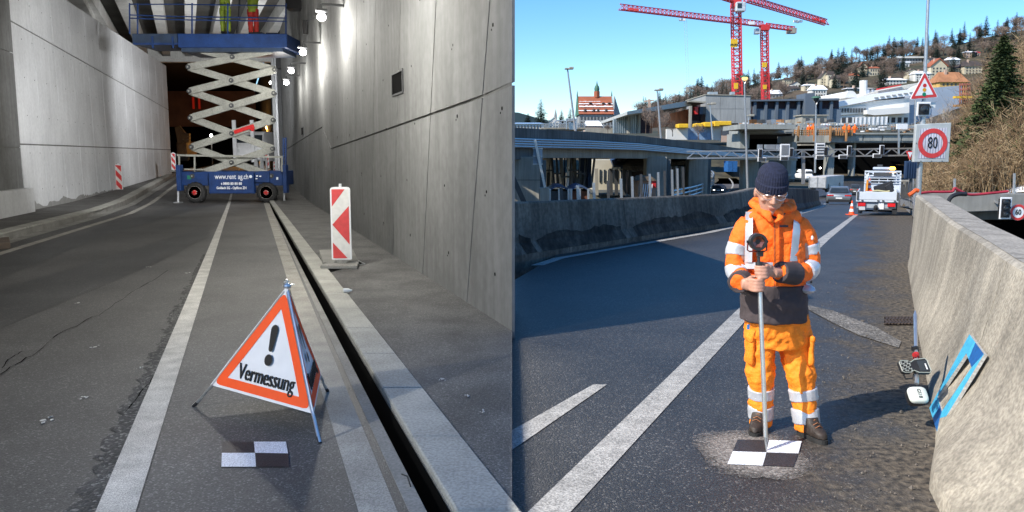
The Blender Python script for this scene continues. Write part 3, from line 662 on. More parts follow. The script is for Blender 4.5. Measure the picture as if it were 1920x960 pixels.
# ---------------------------------------------------------- central barrier (left, in shade)
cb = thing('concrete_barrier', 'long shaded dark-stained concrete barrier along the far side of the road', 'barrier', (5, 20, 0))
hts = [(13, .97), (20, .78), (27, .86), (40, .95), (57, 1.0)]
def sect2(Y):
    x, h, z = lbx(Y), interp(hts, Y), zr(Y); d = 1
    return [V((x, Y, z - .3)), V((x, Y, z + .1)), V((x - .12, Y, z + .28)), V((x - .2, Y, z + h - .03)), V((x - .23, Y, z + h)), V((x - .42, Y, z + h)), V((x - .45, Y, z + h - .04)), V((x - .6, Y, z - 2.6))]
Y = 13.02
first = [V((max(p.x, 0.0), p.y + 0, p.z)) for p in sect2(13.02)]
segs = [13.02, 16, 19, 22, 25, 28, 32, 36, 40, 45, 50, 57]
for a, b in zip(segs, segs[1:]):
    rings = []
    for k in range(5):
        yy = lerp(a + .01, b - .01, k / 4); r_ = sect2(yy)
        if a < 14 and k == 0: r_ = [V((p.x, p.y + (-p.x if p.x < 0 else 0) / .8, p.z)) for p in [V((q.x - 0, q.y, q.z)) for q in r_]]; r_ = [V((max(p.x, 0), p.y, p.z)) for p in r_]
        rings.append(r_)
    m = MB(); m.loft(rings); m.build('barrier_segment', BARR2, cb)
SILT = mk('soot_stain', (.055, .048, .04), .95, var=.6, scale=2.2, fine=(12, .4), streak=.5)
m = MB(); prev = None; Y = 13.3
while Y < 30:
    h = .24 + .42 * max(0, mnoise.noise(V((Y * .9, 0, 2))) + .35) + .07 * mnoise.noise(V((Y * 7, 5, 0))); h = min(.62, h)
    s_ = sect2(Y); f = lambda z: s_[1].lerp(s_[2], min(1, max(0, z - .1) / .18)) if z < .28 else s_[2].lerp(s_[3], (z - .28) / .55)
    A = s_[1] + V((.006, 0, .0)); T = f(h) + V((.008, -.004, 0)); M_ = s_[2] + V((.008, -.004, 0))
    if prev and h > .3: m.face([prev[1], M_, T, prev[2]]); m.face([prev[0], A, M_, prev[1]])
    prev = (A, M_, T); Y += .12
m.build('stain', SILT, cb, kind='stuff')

# ---------------------------------------------------------- drain grate, folding sign debris
dg = thing('drain_grate', 'dark rusty drain grate in the road edge by the barrier foot', 'drain', G(1686, 600))
g0, g1 = G(1658, 602), G(1714, 602)
m = MB(); m.face([G(1658, 594, .009), G(1712, 594, .009), G(1716, 609, .009), G(1658, 609, .009)]); m.build('pit', BLACK, dg)
RUST = mk('rusty_iron', (.07, .05, .04), .7, metal=.3, var=.4, scale=30)
for k in range(9):
    for r in (0, 1):
        x = 1660 + k * 6.2; m = MB(); yy = 597 + r * 7
        a, b, c = G(x, yy + 3, .014), G(x + 4, yy, .014), G(x + 1, yy - 3, .014)
        m.bar(a, b, .022, .012); m.bar(b, c, .022, .012); m.build('grate_bar', RUST, dg)
# ================================================================== OBJECTS IN THE UNDERPASS
# ---------------------------------------------------------- scissor lift, broadside on
LY = G(436, 381).y; LD = 1.7
lift = thing('scissor_lift', 'raised blue and white scissor lift standing across the lane under the bridge deck', 'scissor lift', D(436, 381, LY))
def lpx(x, y, o=0): return D(x, y, LY + o)
def lbox(m, x0, y0, x1, y1, o, dep): m.pbx(x0, y0, x1, y1, LY + o, dep); return m
lbox(MB(), 337, 321, 530, 348, .12, LD - .24).build('chassis', BLUE, lift, bevel=.02)
pn = lbox(MB(), 391, 322, 476, 363, -.04, .25).build('side_panel', BLUE, lift, bevel=.015)
lbox(MB(), 478, 323, 505, 342, -.02, .14).build('control_panel', BLUE, lift, bevel=.01)
lbox(MB(), 330, 309, 338, 358, -.05, .3).build('outrigger_box', BLUE, lift, bevel=.01)
lbox(MB(), 530, 309, 537, 362, -.05, .3).build('outrigger_box', BLUE, lift, bevel=.01)
for x in (334, 533): 
    m = MB(); m.cyl(lpx(x, 357, .1), lpx(x, 380, .1), .045, 8); m.box(lpx(x, 381, .1) + V((0, 0, .03)), (.26, .26, .04)); m.build('outrigger_foot', STEEL, lift)
m = MB()
for x in (531.5, 536): m.bar(lpx(x, 310, .05), lpx(x, 258, .05), .05, .05)
for y in range(262, 310, 8): m.bar(lpx(531.5, y, .05), lpx(536, y, .05), .03, .03)
m.build('ladder', BLUE, lift)
m = MB(); m.bar(lpx(332, 291, -.02), lpx(530, 294.5, -.02), .06, .07)
for x in (336, 365, 529): m.bar(lpx(x, 292, -.02), lpx(x, 322, -.02), .05, .05)
m.bar(lpx(347, 317, -.02), lpx(382, 318, -.02), .2, .04); m.build('arm_rest_rail', CREAM, lift)
for x in (365, 499):
    for o in (0, LD - .35):
        wl = MB(); c = lpx(x, 361, o); r = .365
        prof = [(0.0, .24), (0, .3), (.03, .355), (.08, r), (.24, r), (.3, .34), (.3, .2)]
        rings = [[c + V((math.cos(2 * math.pi * k / 28) * rr, yy, math.sin(2 * math.pi * k / 28) * rr)) for k in range(28)] for yy, rr in prof]
        wl.loft(rings, cap=True)
        for k in range(28):
            a = 2 * math.pi * k / 28; q = c + V((math.cos(a) * (r + .005), .07 + .1 * (k % 2), math.sin(a) * (r + .005)))
            wl.box(q, (.045, .1, .035), Matrix.Rotation(-a + math.pi / 2, 3, 'Y'))
        wo = wl.build('wheel', RUB, lift)
        rm = MB(); rm.loft([[c + V((math.cos(2 * math.pi * k / 20) * rr, yy, math.sin(2 * math.pi * k / 20) * rr)) for k in range(20)] for yy, rr in ((.0, .235), (-.01, .23), (.035, .2), (.05, .1), (.0, .09), (-.02, .04))]); rm.build('rim', mk('rim_paint', (.34, .32, .3), .6, scale=20), wo)
        hb = MB()
        for k in range(6): a = k * math.pi / 3; hb.cyl(c + V((math.cos(a) * .07, .03, math.sin(a) * .07)), c + V((math.cos(a) * .07, -.03, math.sin(a) * .07)), .025, 6)
        hb.cyl(c, c + V((0, -.05, 0)), .05, 8); hb.build('hub', REDP, wo, kind='stuff')
LT = [(356, 88), (354, 126), (356, 171), (358, 221), (360, 275.5), (362, 330)]
RT = [(514, 88), (516, 131), (514.5, 175), (513, 225), (512, 279), (510, 330)]
for o in (0.18, LD - .32):
    for k in range(5):
        fr, bk = (.0, .13) if o < 1 else (.13, .0)
        for (a, b, off) in ((LT[k + 1], RT[k], fr), (LT[k], RT[k + 1], bk)):
            if k == 0 and off == fr: b = (RT[0][0] - 4, RT[0][1] + 6)
            m = MB(); m.bar(lpx(*a, o + off), lpx(*b, o + off), .1, .25); m.build('scissor_arm', CREAM, lift, bevel=.012)
    if o < 1:
        for k in range(5):
            for (x, y) in (LT[k + 1], RT[k + 1] if k < 4 else RT[5], ((LT[k][0] + RT[k + 1][0]) / 2 + .5, (LT[k + 1][1] + RT[k][1]) / 2)):
                m = MB(); c = lpx(x, y, o); m.cyl(c + V((0, -.09, 0)), c + V((0, .02, 0)), .085, 12); m.cyl(c + V((0, -.12, 0)), c + V((0, -.08, 0)), .05, 10, ); pv = m.build('pivot_pin', DGREY, lift)
                m = MB(); m.cyl(c + V((0, -.125, 0)), c + V((0, -.118, 0)), .03, 8); m.build('pin_cap', CREAM, pv)
m = MB()
for k in range(1, 6):
    for (x, y) in (LT[k], RT[k]): m.cyl(lpx(x, y, .2), lpx(x, y, LD - .2), .04, 8)
m.build('cross_tube', CREAM, lift, kind='stuff')
m = MB(); m.bar(lpx(440, 248, .1), lpx(476, 236, .1), .1, .13); m.bar(lpx(470, 244, .1), lpx(473, 238, .1), .06, .2); m.build('lift_cylinder', REDP, lift)
lbox(MB(), 333, 63, 538, 89, -.2, 2.1).build('platform_side', BLUE, lift, bevel=.015)
lbox(MB(), 340, 89, 530, 97, -.1, 1.8).build('platform_frame', BLUED, lift)
lbox(MB(), 248, 63, 333, 83, -.1, 1.9).build('extension_deck', BLUED, lift, bevel=.01)
m = MB()
for x in (284, 322): m.pbx(x, 68, x + 3, 90, LY - .14, .06)
m.pbx(250, 80, 334, 84, LY - .13, .05); m.build('deck_rib', BLUE, lift)
def rail(name, pts, r=.022):
    m = MB(); m.tube(pts, r, 6); return m.build(name, BLUE, lift)
for o in (-.12, 1.8):
    for y in (8, 31, 37): 
        rail('guard_rail', [lpx(243, y - (3 if y > 8 else 0), o), lpx(330, y, o), lpx(538, y + 3, o)])
    for x in (243, 258, 360, 427, 536): rail('rail_post', [lpx(x, 6, o), lpx(x, 64, o)], .028)
for x in (243, 537):
    for y in (8, 33): rail('end_rail', [lpx(x, y, -.12), lpx(x, y, 1.8)])
m = MB(); m.pbx(535, -4, 580, 16, LY + .4, .6); m.build('lamp_board', BLACKP, lift)
text_obj('www.rent', .26, lpx(422.5, 331.5, -.05), (1, 0, 0), (0, 0, 1), WHITEP, lift, squash=.72, bold=.002)
text_obj('ag.ch', .26, lpx(456, 331.5, -.05), (1, 0, 0), (0, 0, 1), WHITEP, lift, squash=.72, bold=.002)
text_obj('t 0800 80 80 80', .13, lpx(434, 344.5, -.05), (1, 0, 0), (0, 0, 1), WHITEP, lift, squash=.9, bold=.004)
text_obj('Goldach SG - Opfikon ZH', .13, lpx(434, 352.5, -.05), (1, 0, 0), (0, 0, 1), WHITEP, lift, squash=.78, bold=.004)
text_obj('genie', .1, lpx(487, 330.5, -.04), (1, 0, 0), (0, 0, 1), WHITEP, lift, bold=.003) if False else None
m = MB(); c = lpx(470, 331, -.05); m.cyl(c, c + V((0, -.01, 0)), .055, 12); m.build('round_sticker', WHITEP, lift)
m = MB(); m.pbx(351, 329, 358, 336, LY + .1, .02); m.build('green_sticker', mk('green_sticker', (.02, .2, .12), .5), lift)
m = MB()
for k, (x0, y0) in enumerate(((518, 332), (480, 329), (486, 329.5), (479, 334))): m.pbx(x0, y0, x0 + 3.5, y0 + (5 if k == 0 else 2), LY - .04 if k else LY + .1, .015)
m.build('small_sticker', WHITEP, lift, kind='stuff')

# ---------------------------------------------------------- people
def ring(c, rx, ry, n=20, M=None, sq=2.0):
    M = M or Matrix.Identity(3); out = []
    for k in range(n):
        a = 2 * math.pi * k / n; ca, sa = math.cos(a), math.sin(a)
        f = (abs(ca) ** sq + abs(sa) ** sq) ** (-1 / sq)
        out.append(V(c) + M @ V((ca * rx * f, sa * ry * f, 0)))
    return out
def spline(pts, sub=5):
    P = [V(p) for p in pts]; out = []
    for i in range(len(P) - 1):
        p0, p1, p2, p3 = P[max(i - 1, 0)], P[i], P[i + 1], P[min(i + 2, len(P) - 1)]
        for k in range(sub):
            t = k / sub; out.append(.5 * ((2 * p1) + (p2 - p0) * t + (2 * p0 - 5 * p1 + 4 * p2 - p3) * t * t + (3 * p1 - p0 - 3 * p2 + p3) * t ** 3))
    return out + [P[-1]]
def rspl(rs, sub=5): return [v.x for v in spline([V((r, 0, 0)) for r in rs], sub)]
def stube(m, pts, rs, n=14, sub=5): return m.tube(spline(pts, sub), rspl(rs, sub), n)
def remesh(o, vox, smooth_it=2, disp=0, dscale=.12, depth=1):
    md = o.modifiers.new('remesh', 'REMESH'); md.mode = 'VOXEL'; md.voxel_size = vox; md.use_smooth_shade = True
    if smooth_it: s_ = o.modifiers.new('smooth', 'SMOOTH'); s_.iterations = smooth_it; s_.factor = .6
    if disp:
        tx = bpy.data.textures.new('folds', 'CLOUDS'); tx.noise_scale = dscale; tx.noise_depth = depth
        d = o.modifiers.new('folds', 'DISPLACE'); d.texture = tx; d.strength = disp; d.mid_level = .5; d.texture_coords = 'LOCAL'
    return o
SKIN = mk('skin', (.5, .26, .18), .55, var=.12, scale=14, fine=(60, .06))
HIY = mk('lime_workwear', (.2, .27, .02), .7, var=.2, scale=8); HIR = mk('red_workwear', (.38, .02, .012), .7, var=.15, scale=8)
def small_worker(x, yfoot, label, top, trou, lean=0, o=.5, gap=7):
    f = lpx(x, yfoot, o); t = thing('person', label, 'person', f)
    m = MB()
    for s in (-1, 1): stube(m, [f + V((s * .1, -.03, .06)), f + V((s * .1, 0, .5)), f + V((s * .085, 0, .9))], [.05, .062, .09], 10)
    stube(m, [f + V((0, 0, .85)), f + V((0, 0, 1.15)), f + V((lean, 0, 1.42)), f + V((lean, 0, 1.5)), f + V((lean, 0, 1.56))], [.13, .15, .14, .06, .055], 12)
    for s in (-1, 1):
        stube(m, [f + V((s * .17 + lean, 0, 1.42)), f + V((s * .3 + lean, -.05, 1.3)), f + V((s * .26 + lean, -.12, 1.62)), f + V((s * .2 + lean, -.14, 1.85))], [.065, .055, .045, .035], 8)
        for q in range(5): m.cyl(f + V((s * .2 + lean + (q - 2) * .018, -.15, 1.86)), f + V((s * .2 + lean + (q - 2) * .024, -.16 - (q == 0) * .02, 1.94 - .01 * abs(q - 2))), .01, 5)
    m.ball(f + V((lean, -.01, 1.68)), (.078, .095, .115), 14, 10); m.ball(f + V((lean, -.11, 1.67)), (.015, .02, .02), 6, 4)
    remesh(m.build('body', SKIN, t), .014, 2)
    m = MB()
    for s in (-1, 1): stube(m, [f + V((s * .1, -.02, .09)), f + V((s * .105, 0, .5)), f + V((s * .09, 0, .92))], [.085, .095, .12], 12)
    remesh(m.build('trousers', trou, t), .016, 2, .03)
    m = MB(); stube(m, [f + V((0, 0, .8)), f + V((0, 0, 1.15)), f + V((lean, 0, 1.4)), f + V((lean, 0, 1.5))], [.17, .19, .18, .08], 14)
    for s in (-1, 1): stube(m, [f + V((s * .16 + lean, 0, 1.42)), f + V((s * .3 + lean, -.05, 1.3)), f + V((s * .26 + lean, -.12, 1.6)), f + V((s * .21 + lean, -.14, 1.8))], [.09, .075, .065, .055], 10)
    remesh(m.build('jacket', top, t), .016, 2, .03)
    m = MB(); m.ball(f + V((lean, 0, 1.73)), (.1, .12, .1), 14, 8); m.bar(f + V((lean, -.1, 1.7)), f + V((lean, -.17, 1.69)), .14, .012); m.build('helmet', WHITEP, t, smooth=True)
    m = MB()
    for s in (-1, 1): m.ball(f + V((s * .1, -.07, .045)), (.055, .14, .05), 10, 6)
    m.build('boot', BLACKP, t, kind='stuff')
    return t
small_worker(424, 64, 'worker on the raised platform in lime yellow jacket and trousers', HIY, HIY, o=.9)
small_worker(476, 66, 'worker on the raised platform with red trousers and lime yellow jacket', HIY, HIR, .08, o=.8)
m = MB(); m.tube([lpx(449, -12, .6), lpx(447, 30, .6), lpx(443, 63, .6)], .02, 6); m.tube([lpx(451, -12, .7), lpx(446, 63, .7)], .02, 6); tag(m.build('hose', BLACKP), 'thin dark hose hanging between the two workers on the platform', 'hose')
m = MB(); m.pbx(470, 60, 492, 64.5, LY + .1, .3); m.pbx(498, 61, 520, 65, LY + .2, .3); tag(m.build('tool_bag', BLACKP, bevel=.02), 'dark flat tool bags lying on the right half of the platform', 'bag')

# ---------------------------------------------------------- folding warning sign
apx = D(538, 536, 5.25); feet = [G(362, 763), G(600, 832), G(615, 735)]
sg = thing('folding_warning_sign', 'white and orange folding tripod sign reading Vermessung with a black exclamation mark', 'warning sign', (apx.x, apx.y, 0))
cor = [apx.lerp(feet[0], .81), apx.lerp(feet[1], .825), apx.lerp(feet[2], .82)]
midf = (feet[0] + feet[1] + feet[2]) / 3
for k in range(3):
    m = MB(); f = feet[k]; a = apx.lerp(f, .02); knee = apx.lerp(f, .8)
    out = V((f.x - apx.x, f.y - apx.y, 0)).normalized() * .02
    inw = (V((midf.x, midf.y, knee.z)) - knee).normalized() * .022
    m.tube([a + V((0, 0, -.02)), knee + inw, apx.lerp(f, .86) + inw * .4, apx.lerp(f, .93) - out * .5, f + V((0, 0, .008))], .0105, 8); lg = m.build('leg', ALU, sg, smooth=True)
    m = MB(); m.tube([apx.lerp(f, .96) - out * .3, f + V((0, 0, .004))], .012, 8); m.build('leg_tip', BLACKP, lg)
cen = (cor[0] + cor[1] + cor[2]) / 3
def sign_face(A, B, T, name, label=None):
    """triangular cloth, stretched with a small sag, printed border, mark and word"""
    ex = (B - A).normalized(); n = (B - A).cross(T - A).normalized()
    if n.dot(cen - A) > 0: n = -n
    ey = n.cross(ex) if n.cross(ex).z > 0 else ex.cross(n)
    def sag(a, b, c):  # barycentric weights
        return -n * (.014 * math.sin(math.pi * min(1, a)) * 0 + .022 * 27 * a * b * c * .5) 
    def P(a, b, lift=0):   # a along base A->B, b towards the apex
        q = A.lerp(B, a) * (1 - b) + T * b; wa, wb = (1 - a) * (1 - b), a * (1 - b)
        return q - n * (.012 * 27 * wa * wb * b) + n * lift
    m = MB(); N = 14
    for i in range(N):
        for j in range(N):
            b0, b1 = i / N, (i + 1) / N
            m.face([P(j / N, b0), P((j + 1) / N, b0), P((j + 1) / N, b1), P(j / N, b1)])
    fc = m.build(name, WHITEF, sg, smooth=True, label=label)
    C = (A + B + T) / 3
    def inset(f): return [C + (q - C) * f for q in (A, B, T)]
    def tri(f, lift, cut):
        v = inset(f); out = []
        for i in range(3):
            p, q, r = v[i - 1], v[i], v[(i + 1) % 3]
            for t in (0, .35, .65, 1): 
                a_ = q.lerp(p, cut); b_ = q.lerp(r, cut); out.append((a_.lerp(q, t)).lerp(q.lerp(b_, t), t) + n * lift)
        return out
    def bary(p):
        v0, v1, v2 = B - A, T - A, p - A; d00, d01, d11, d20, d21 = v0.dot(v0), v0.dot(v1), v1.dot(v1), v2.dot(v0), v2.dot(v1)
        den = d00 * d11 - d01 * d01; b_ = (d11 * d20 - d01 * d21) / den; c_ = (d00 * d21 - d01 * d20) / den
        return 1 - b_ - c_, b_, c_
    def drape(m, lift):
        for i, p in enumerate(m.v):
            a_, b_, c_ = bary(p); m.v[i] = p - n * (.012 * 27 * max(0, a_) * max(0, b_) * max(0, c_))
    o_, i_ = tri(.93, .003, .07), tri(.69, .003, .01)
    m = MB(); K = 16
    def seg(poly):       # resample outline to 3*K points by side
        out = []
        for i in range(12):
            p, q = poly[i], poly[(i + 1) % 12]
            kk = 8 if i % 4 == 3 else 2
            for t in range(kk): out.append(p.lerp(q, t / kk))
        return out
    O, I = seg(o_), seg(i_); nO = len(O)
    for i in range(nO):
        for s_ in range(3): m.face([O[i].lerp(I[i], s_ / 3), O[(i + 1) % nO].lerp(I[(i + 1) % nO], s_ / 3), O[(i + 1) % nO].lerp(I[(i + 1) % nO], (s_ + 1) / 3), O[i].lerp(I[i], (s_ + 1) / 3)])
    drape(m, 0); m.build('orange_border', ORANGEF, fc)
    h = ey.dot(T - A)
    m = MB(); L0 = lambda x, y: C + ex * x * h + ey * y * h + n * .0035
    bar_ = []
    ytop, ybot = .27, .105; rt, rb = .046, .027
    for k in range(9): a = math.pi * k / 8; bar_.append((math.cos(a) * rt, ytop + math.sin(a) * rt))
    for k in range(7): a = math.pi + math.pi * k / 6; bar_.append((math.cos(a) * rb, ybot + math.sin(a) * rb))
    sh = ex.dot(T - (A + B) / 2) / h
    return fc, C, ex, ey, n, h, L0, bar_, m
def finish_face(args, word, wsize, squash=.8):
    fc, C, ex, ey, n, h, L0, bar_, m = args
    def SHp(x, y): return L0(x, y)
    ctr = SHp(0, .18); 
    for k in range(len(bar_)): m.face([ctr, SHp(*bar_[k]), SHp(*bar_[(k + 1) % len(bar_)])])
    m.build('exclamation_bar', INK, fc)
    d = MB(); c = SHp(-.0, .005); d.face([c + (ex * math.cos(t * math.pi / 9) + ey * math.sin(t * math.pi / 9)) * .05 * h for t in range(18)]); d.build('exclamation_dot', INK, fc)
    text_obj(word, wsize, C + ey * (-.15 * h) + ex * .012 * h + n * .0, ex, ey, INK, fc, squash=squash, thick=.004, bold=.0)
for (ia, ib, lab) in ((0, 1, None), (1, 2, None), (2, 0, None)):
    g = cor[ia], cor[ib]; a = sign_face(g[0], g[1], apx, 'sign_cloth', lab)
    fc, C, ex, ey, n, h, L0, bar_, mm = a
    # make the print lean with the cloth: shear the print so it stays centred under the apex
    finish_face(a, 'Vermessung', .15, .76)
m = MB(); m.ball(apx + V((0, 0, .0)), (.03, .03, .02), 10, 6); m.cyl(apx, apx + V((0, 0, .045)), .008, 6); m.bar(apx + V((-.0, 0, .01)), apx + V((.05, .0, .01)), .008, .006); m.bar(apx + V((-.02, 0, .025)), apx + V((.02, .0, .03)), .008, .006); m.build('top_joint', ALU, sg)

# ---------------------------------------------------------- beacons
def beacon(x0, y0, x1, y1, label, left_up=True, group='red and white beacons by the kerbs', Y=None, z=None, base=True, second_base=False, style=0):
    base_pt = G((x0 + x1) / 2, y1) if Y is None else D((x0 + x1) / 2, y1, Y); Y = base_pt.y
    t = thing('beacon', label, 'beacon', base_pt, group)
    s_ = Y / F * 1.02; w = (x1 - x0) * s_; h = (y1 - y0) * s_; c = base_pt
    zb = .1 * h; H = h - zb; x = c.x
    m = MB(); r = min(.05, w * .15); P = []
    for (cx, cz, a0_) in ((x + w / 2 - r, c.z + h - r, 0), (x - w / 2 + r, c.z + h - r, 90), (x - w / 2 + r * .3, c.z + zb + r * .3, 180), (x + w / 2 - r * .3, c.z + zb + r * .3, 270)):
        rr = r if a0_ < 180 else r * .3
        for k in range(4): a = R(a0_ + 30 * k); P.append(V((cx + math.cos(a) * rr, Y, cz + math.sin(a) * rr)))
    m.prism(P, (0, .035, 0)); m.build('board', WHITEP, t)
    iw = w * .84 / 2; z0, z1 = c.z + zb + .02 * H, c.z + h - .03 * H
    m = MB(); m.face([(x - iw, Y - .003, z0), (x + iw, Y - .003, z0), (x + iw, Y - .003, z1), (x - iw, Y - .003, z1)]); m.build('white_face', REFW, t)
    Hh = z1 - z0
    L_ = lambda u, v: V((x - iw + 2 * iw * u, Y - .006, z0 + Hh * v))
    polys = [[(0, 1), (0, .75), (.78, 1)], [(1, .76), (1, .2), (0, .49)], [(0, .0), (0, .23), (.86, .0)]] if style == 0 else [[(0, .98), (.5, 1), (1, 1), (0, .72)], [(0, .55), (1, .83), (1, .6), (0, .32)], [(0, .15), (1, .42), (1, .2), (.3, .0), (0, 0)]]
    if not left_up: polys = [[(1 - a, b) for a, b in p] for p in polys]
    for p in polys: m = MB(); m.face([L_(a, b) for a, b in p]); m.build('red_stripe', REFR, t)
    m = MB(); m.cyl((x, Y + .02, c.z + h), (x, Y + .02, c.z + h + .05), .022, 8); m.build('top_stub', WHITEP, t)
    m = MB(); m.add([(x - iw * .9, Y, c.z + zb), (x + iw * .9, Y, c.z + zb), (x + .04, Y, c.z + .05), (x - .04, Y, c.z + .05), (x - iw * .9, Y + .03, c.z + zb), (x + iw * .9, Y + .03, c.z + zb), (x + .04, Y + .03, c.z + .05), (x - .04, Y + .03, c.z + .05)], [(0, 1, 2, 3), (4, 5, 6, 7), (0, 3, 7, 4), (1, 2, 6, 5), (3, 2, 6, 7)]); m.build('foot_neck', KERB2, t)
    m = MB(); m.prism([(x - w * .95, Y - w * .6, c.z), (x + w * .9, Y - w * .6, c.z), (x + w * .7, Y + w * .8, c.z), (x - w * .8, Y + w * .8, c.z)], (0, 0, .06)); m.build('base_plate', KERB2, t, bevel=.012)
    return t
b1 = beacon(623, 362, 660, 511, 'large red and white beacon with left-pointing arrow on the footway by the grey wall')
b1.location.z += .075
m = MB(); q = [G(600, 480), G(672, 482), G(650, 468), G(603, 468)]; c = G(636, 490)
m.prism([G(606, 500, .08), G(673, 498, .08), G(662, 474, .08), G(598, 476, .08)], (0, 0, .07)); tag(m.build('concrete_slab', KERB2, bevel=.01), 'grey base slab lying right behind the foot of the large beacon', 'slab')
pit = thing('footway_pit', 'dark open shaft in the footway behind the large beacon', 'pit', G(655, 494, .078))
m = MB(); m.face([G(612, 512, .08), G(683, 494, .08), G(660, 484, .08), G(600, 484, .08)]); m.build('opening', BLACK, pit)
m = MB(); m.bar(G(684, 495, .082), G(661, 484, .082), .02, .012); m.bar(G(640, 501, .082), G(684, 495, .082), .02, .012); m.build('frame', STEEL, pit)
b2 = beacon(218, 315, 231, 366, 'small dark red and white beacon on the far footway in front of the pale wall', left_up=False, style=1)
b2.location.z += .12
beacon(322, 288, 330, 322, 'beacon at the far end of the pale wall behind the lift', left_up=False, style=1, Y=42)
beacon(513, 303, 523, 322, 'beacon with rounded top beyond the lift, right of the parked van', Y=52, style=1)
beacon(498, 288, 505, 318, 'slim beacon beyond the lift among the poles', Y=50, style=1)
# glass bottle and litter on the footway
m = MB(); c = G(652, 549, .08); m.tube([c + V((-.05, 0, .03)), c + V((.01, 0, .03)), c + V((.035, 0, .03)), c + V((.055, 0, .03))], [.028, .028, .012, .012], 10)
CLR = mk('clear_plastic', (.7, .72, .72), .15, var=.05); tag(m.build('plastic_bottle', CLR, smooth=True), 'small crushed clear plastic bottle lying on the footway near the large beacon', 'bottle')
m = MB(); m.tube([G(753, 889, .015), G(764, 893, .02), G(770, 912, .014)], .004, 5); tag(m.build('twig', RUB), 'thin dark twig lying on the gutter near the drain slot', 'twig')
m = MB(); c = G(12, 468, .0); m.prism([G(-12, 470, .0), G(20, 466, .0), G(18, 455, .0), G(-12, 458, .0)], (0, 0, .12)); tag(m.build('wooden_block', mk('wood_block', (.12, .09, .07), .9), bevel=.01), 'brown wooden block at the kerb at the far left edge', 'block')

# ---------------------------------------------------------- beyond the lift, at night
ORG = mk('sodium_glow', (1, .6, .2), emit=(1, .42, .08, 14), var=0); REDG = mk('red_glow', (.3, .03, .02), emit=(1, .03, .01, .1), var=0); WHG = mk('white_glow', (1, 1, 1), emit=(1, .98, .9, 12), var=0)
def far_lamp(x, y, Y, r, mat, label, power, col, foot=None):
    p = D(x, y, Y); t = thing('street_lamp', label, 'lamp', (p.x, p.y, foot if foot is not None else zl(Y)))
    m = MB(); m.cyl((p.x, p.y, zl(Y)), (p.x, p.y, p.z), .05, 6); m.build('pole', DGREY, t)
    m = MB(); m.ball(p, r, 10, 6); m.build('lamp_bulb', mat, t, smooth=True)
    if power: lamp_light('lamp_light', 'POINT', p + V((0, -.5, -.3)), power, col, size=.2, parent=t)
far_lamp(502, 239, 70, .2, ORG, 'orange street lamp glowing behind the right side of the lift', 700, (1, .45, .1))
far_lamp(486, 280, 80, .18, ORG, 'low orange lamp glowing beyond the white van', 700, (1, .45, .1))
far_lamp(508, 155, 60, .13, WHG, 'small white lamp high behind the upper scissor arms', 0, (1, 1, 1))
far_lamp(396, 254, 75, .14, WHG, 'small white lamp behind the lower left scissor arm', 90, (1, .95, .85))
far_lamp(503, 252, 66, .1, WHG, 'small white lamp under the orange street lamp', 0, (1, 1, 1))
for k, x in enumerate((365, 376)):
    m = MB(); p = D(x, 195, 99.5); m.bx(p.x - .1, p.x + .1, 99, 99.2, p.z - .6, p.z + .8)
    tag(m.build('warning_light', REDG), ['left', 'right'][k] + ' one of two dim red vertical lights on the dark facade', 'light')
# parked van seen between the arms
vn = thing('parked_van', 'white van with a rack parked in the dark beyond the lift', 'van', D(468, 309, 50))
m = MB(); rings = []
c = D(466, 310, 50)
for (yy, hw, z0, z1) in ((0, .85, .35, 1.1), (.1, .95, .3, 1.35), (.6, 1.0, .25, 1.95), (.9, 1.0, .25, 2.1), (4, 1.0, .25, 2.1), (4.2, .95, .3, 2.0)):
    rings.append([c + V((x, yy, z)) for x, z in ((-hw, z0), (hw, z0), (hw * 1, (z0 + z1) * .55), (hw * .85, z1), (-hw * .85, z1), (-hw, (z0 + z1) * .55))])
m.loft(rings); m.build('body', WHITEP, vn, smooth=True)
m = MB(); m.add([c + V(p) for p in ((-.85, .12, 1.38), (.85, .12, 1.38), (.78, .52, 1.88), (-.78, .52, 1.88))], [(0, 1, 2, 3)]); m.build('windscreen', GLASS, vn)
for x in (-.65, .65): m = MB(); m.bx(c.x + x - .14, c.x + x + .14, c.y - .03, c.y, c.z + .8, c.z + 1.0); m.build('headlight', CLR, vn)
for x in (-.8, .8): m = MB(); m.cyl(c + V((x - .1, .8, .33)), c + V((x + .1, .8, .33)), .33, 14); m.build('wheel', RUB, vn)
m = MB()
for x in (-.75, .35): m.bx(c.x + x, c.x + x + .22, c.y - .5, c.y - .4, c.z + .2, c.z + 2.75)
m.build('ladder_rack', WHITEP, vn)
# pale scaffold poles and barrier boards right of the van
sc = thing('pole_stack', 'bundle of pale leaning poles stored beyond the lift', 'poles', D(488, 322, 44))
for k in range(7):
    m = MB(); a = D(476 + k * 4, 322, 44); b = D(480 + k * 3.2 - (k % 3) * 3, 294 - (k % 2) * 3, 44.4); m.cyl(a, b, .06, 6); m.build('pole', STEEL, sc)
# heavy dark columns between lift and wall
for k, x in enumerate((517, 522.5, 529)):
    m = MB(); p = D(x, 300, 47 + k * .3); m.bx(p.x - [.07, .07, .26][k], p.x + [.07, .07, .26][k], 47 + k * .3, 47.4 + k * .3, 0, 7.95)
    tag(m.build('column', STEEL if k < 2 else DGREY), ['thin pale steel column nearest the scissor arms', 'thin pale steel column beside the dark one', 'broad dark column beside the grey wall end'][k], 'column')
m = MB(); m.pbx(455 + 62, 108, 548, 128, 46, 1.2); m.pbx(528, 88, 556, 112, 45.5, 1); tag(m.build('duct', BLACKP), 'black box duct under the deck right of the scissor arms', 'duct')
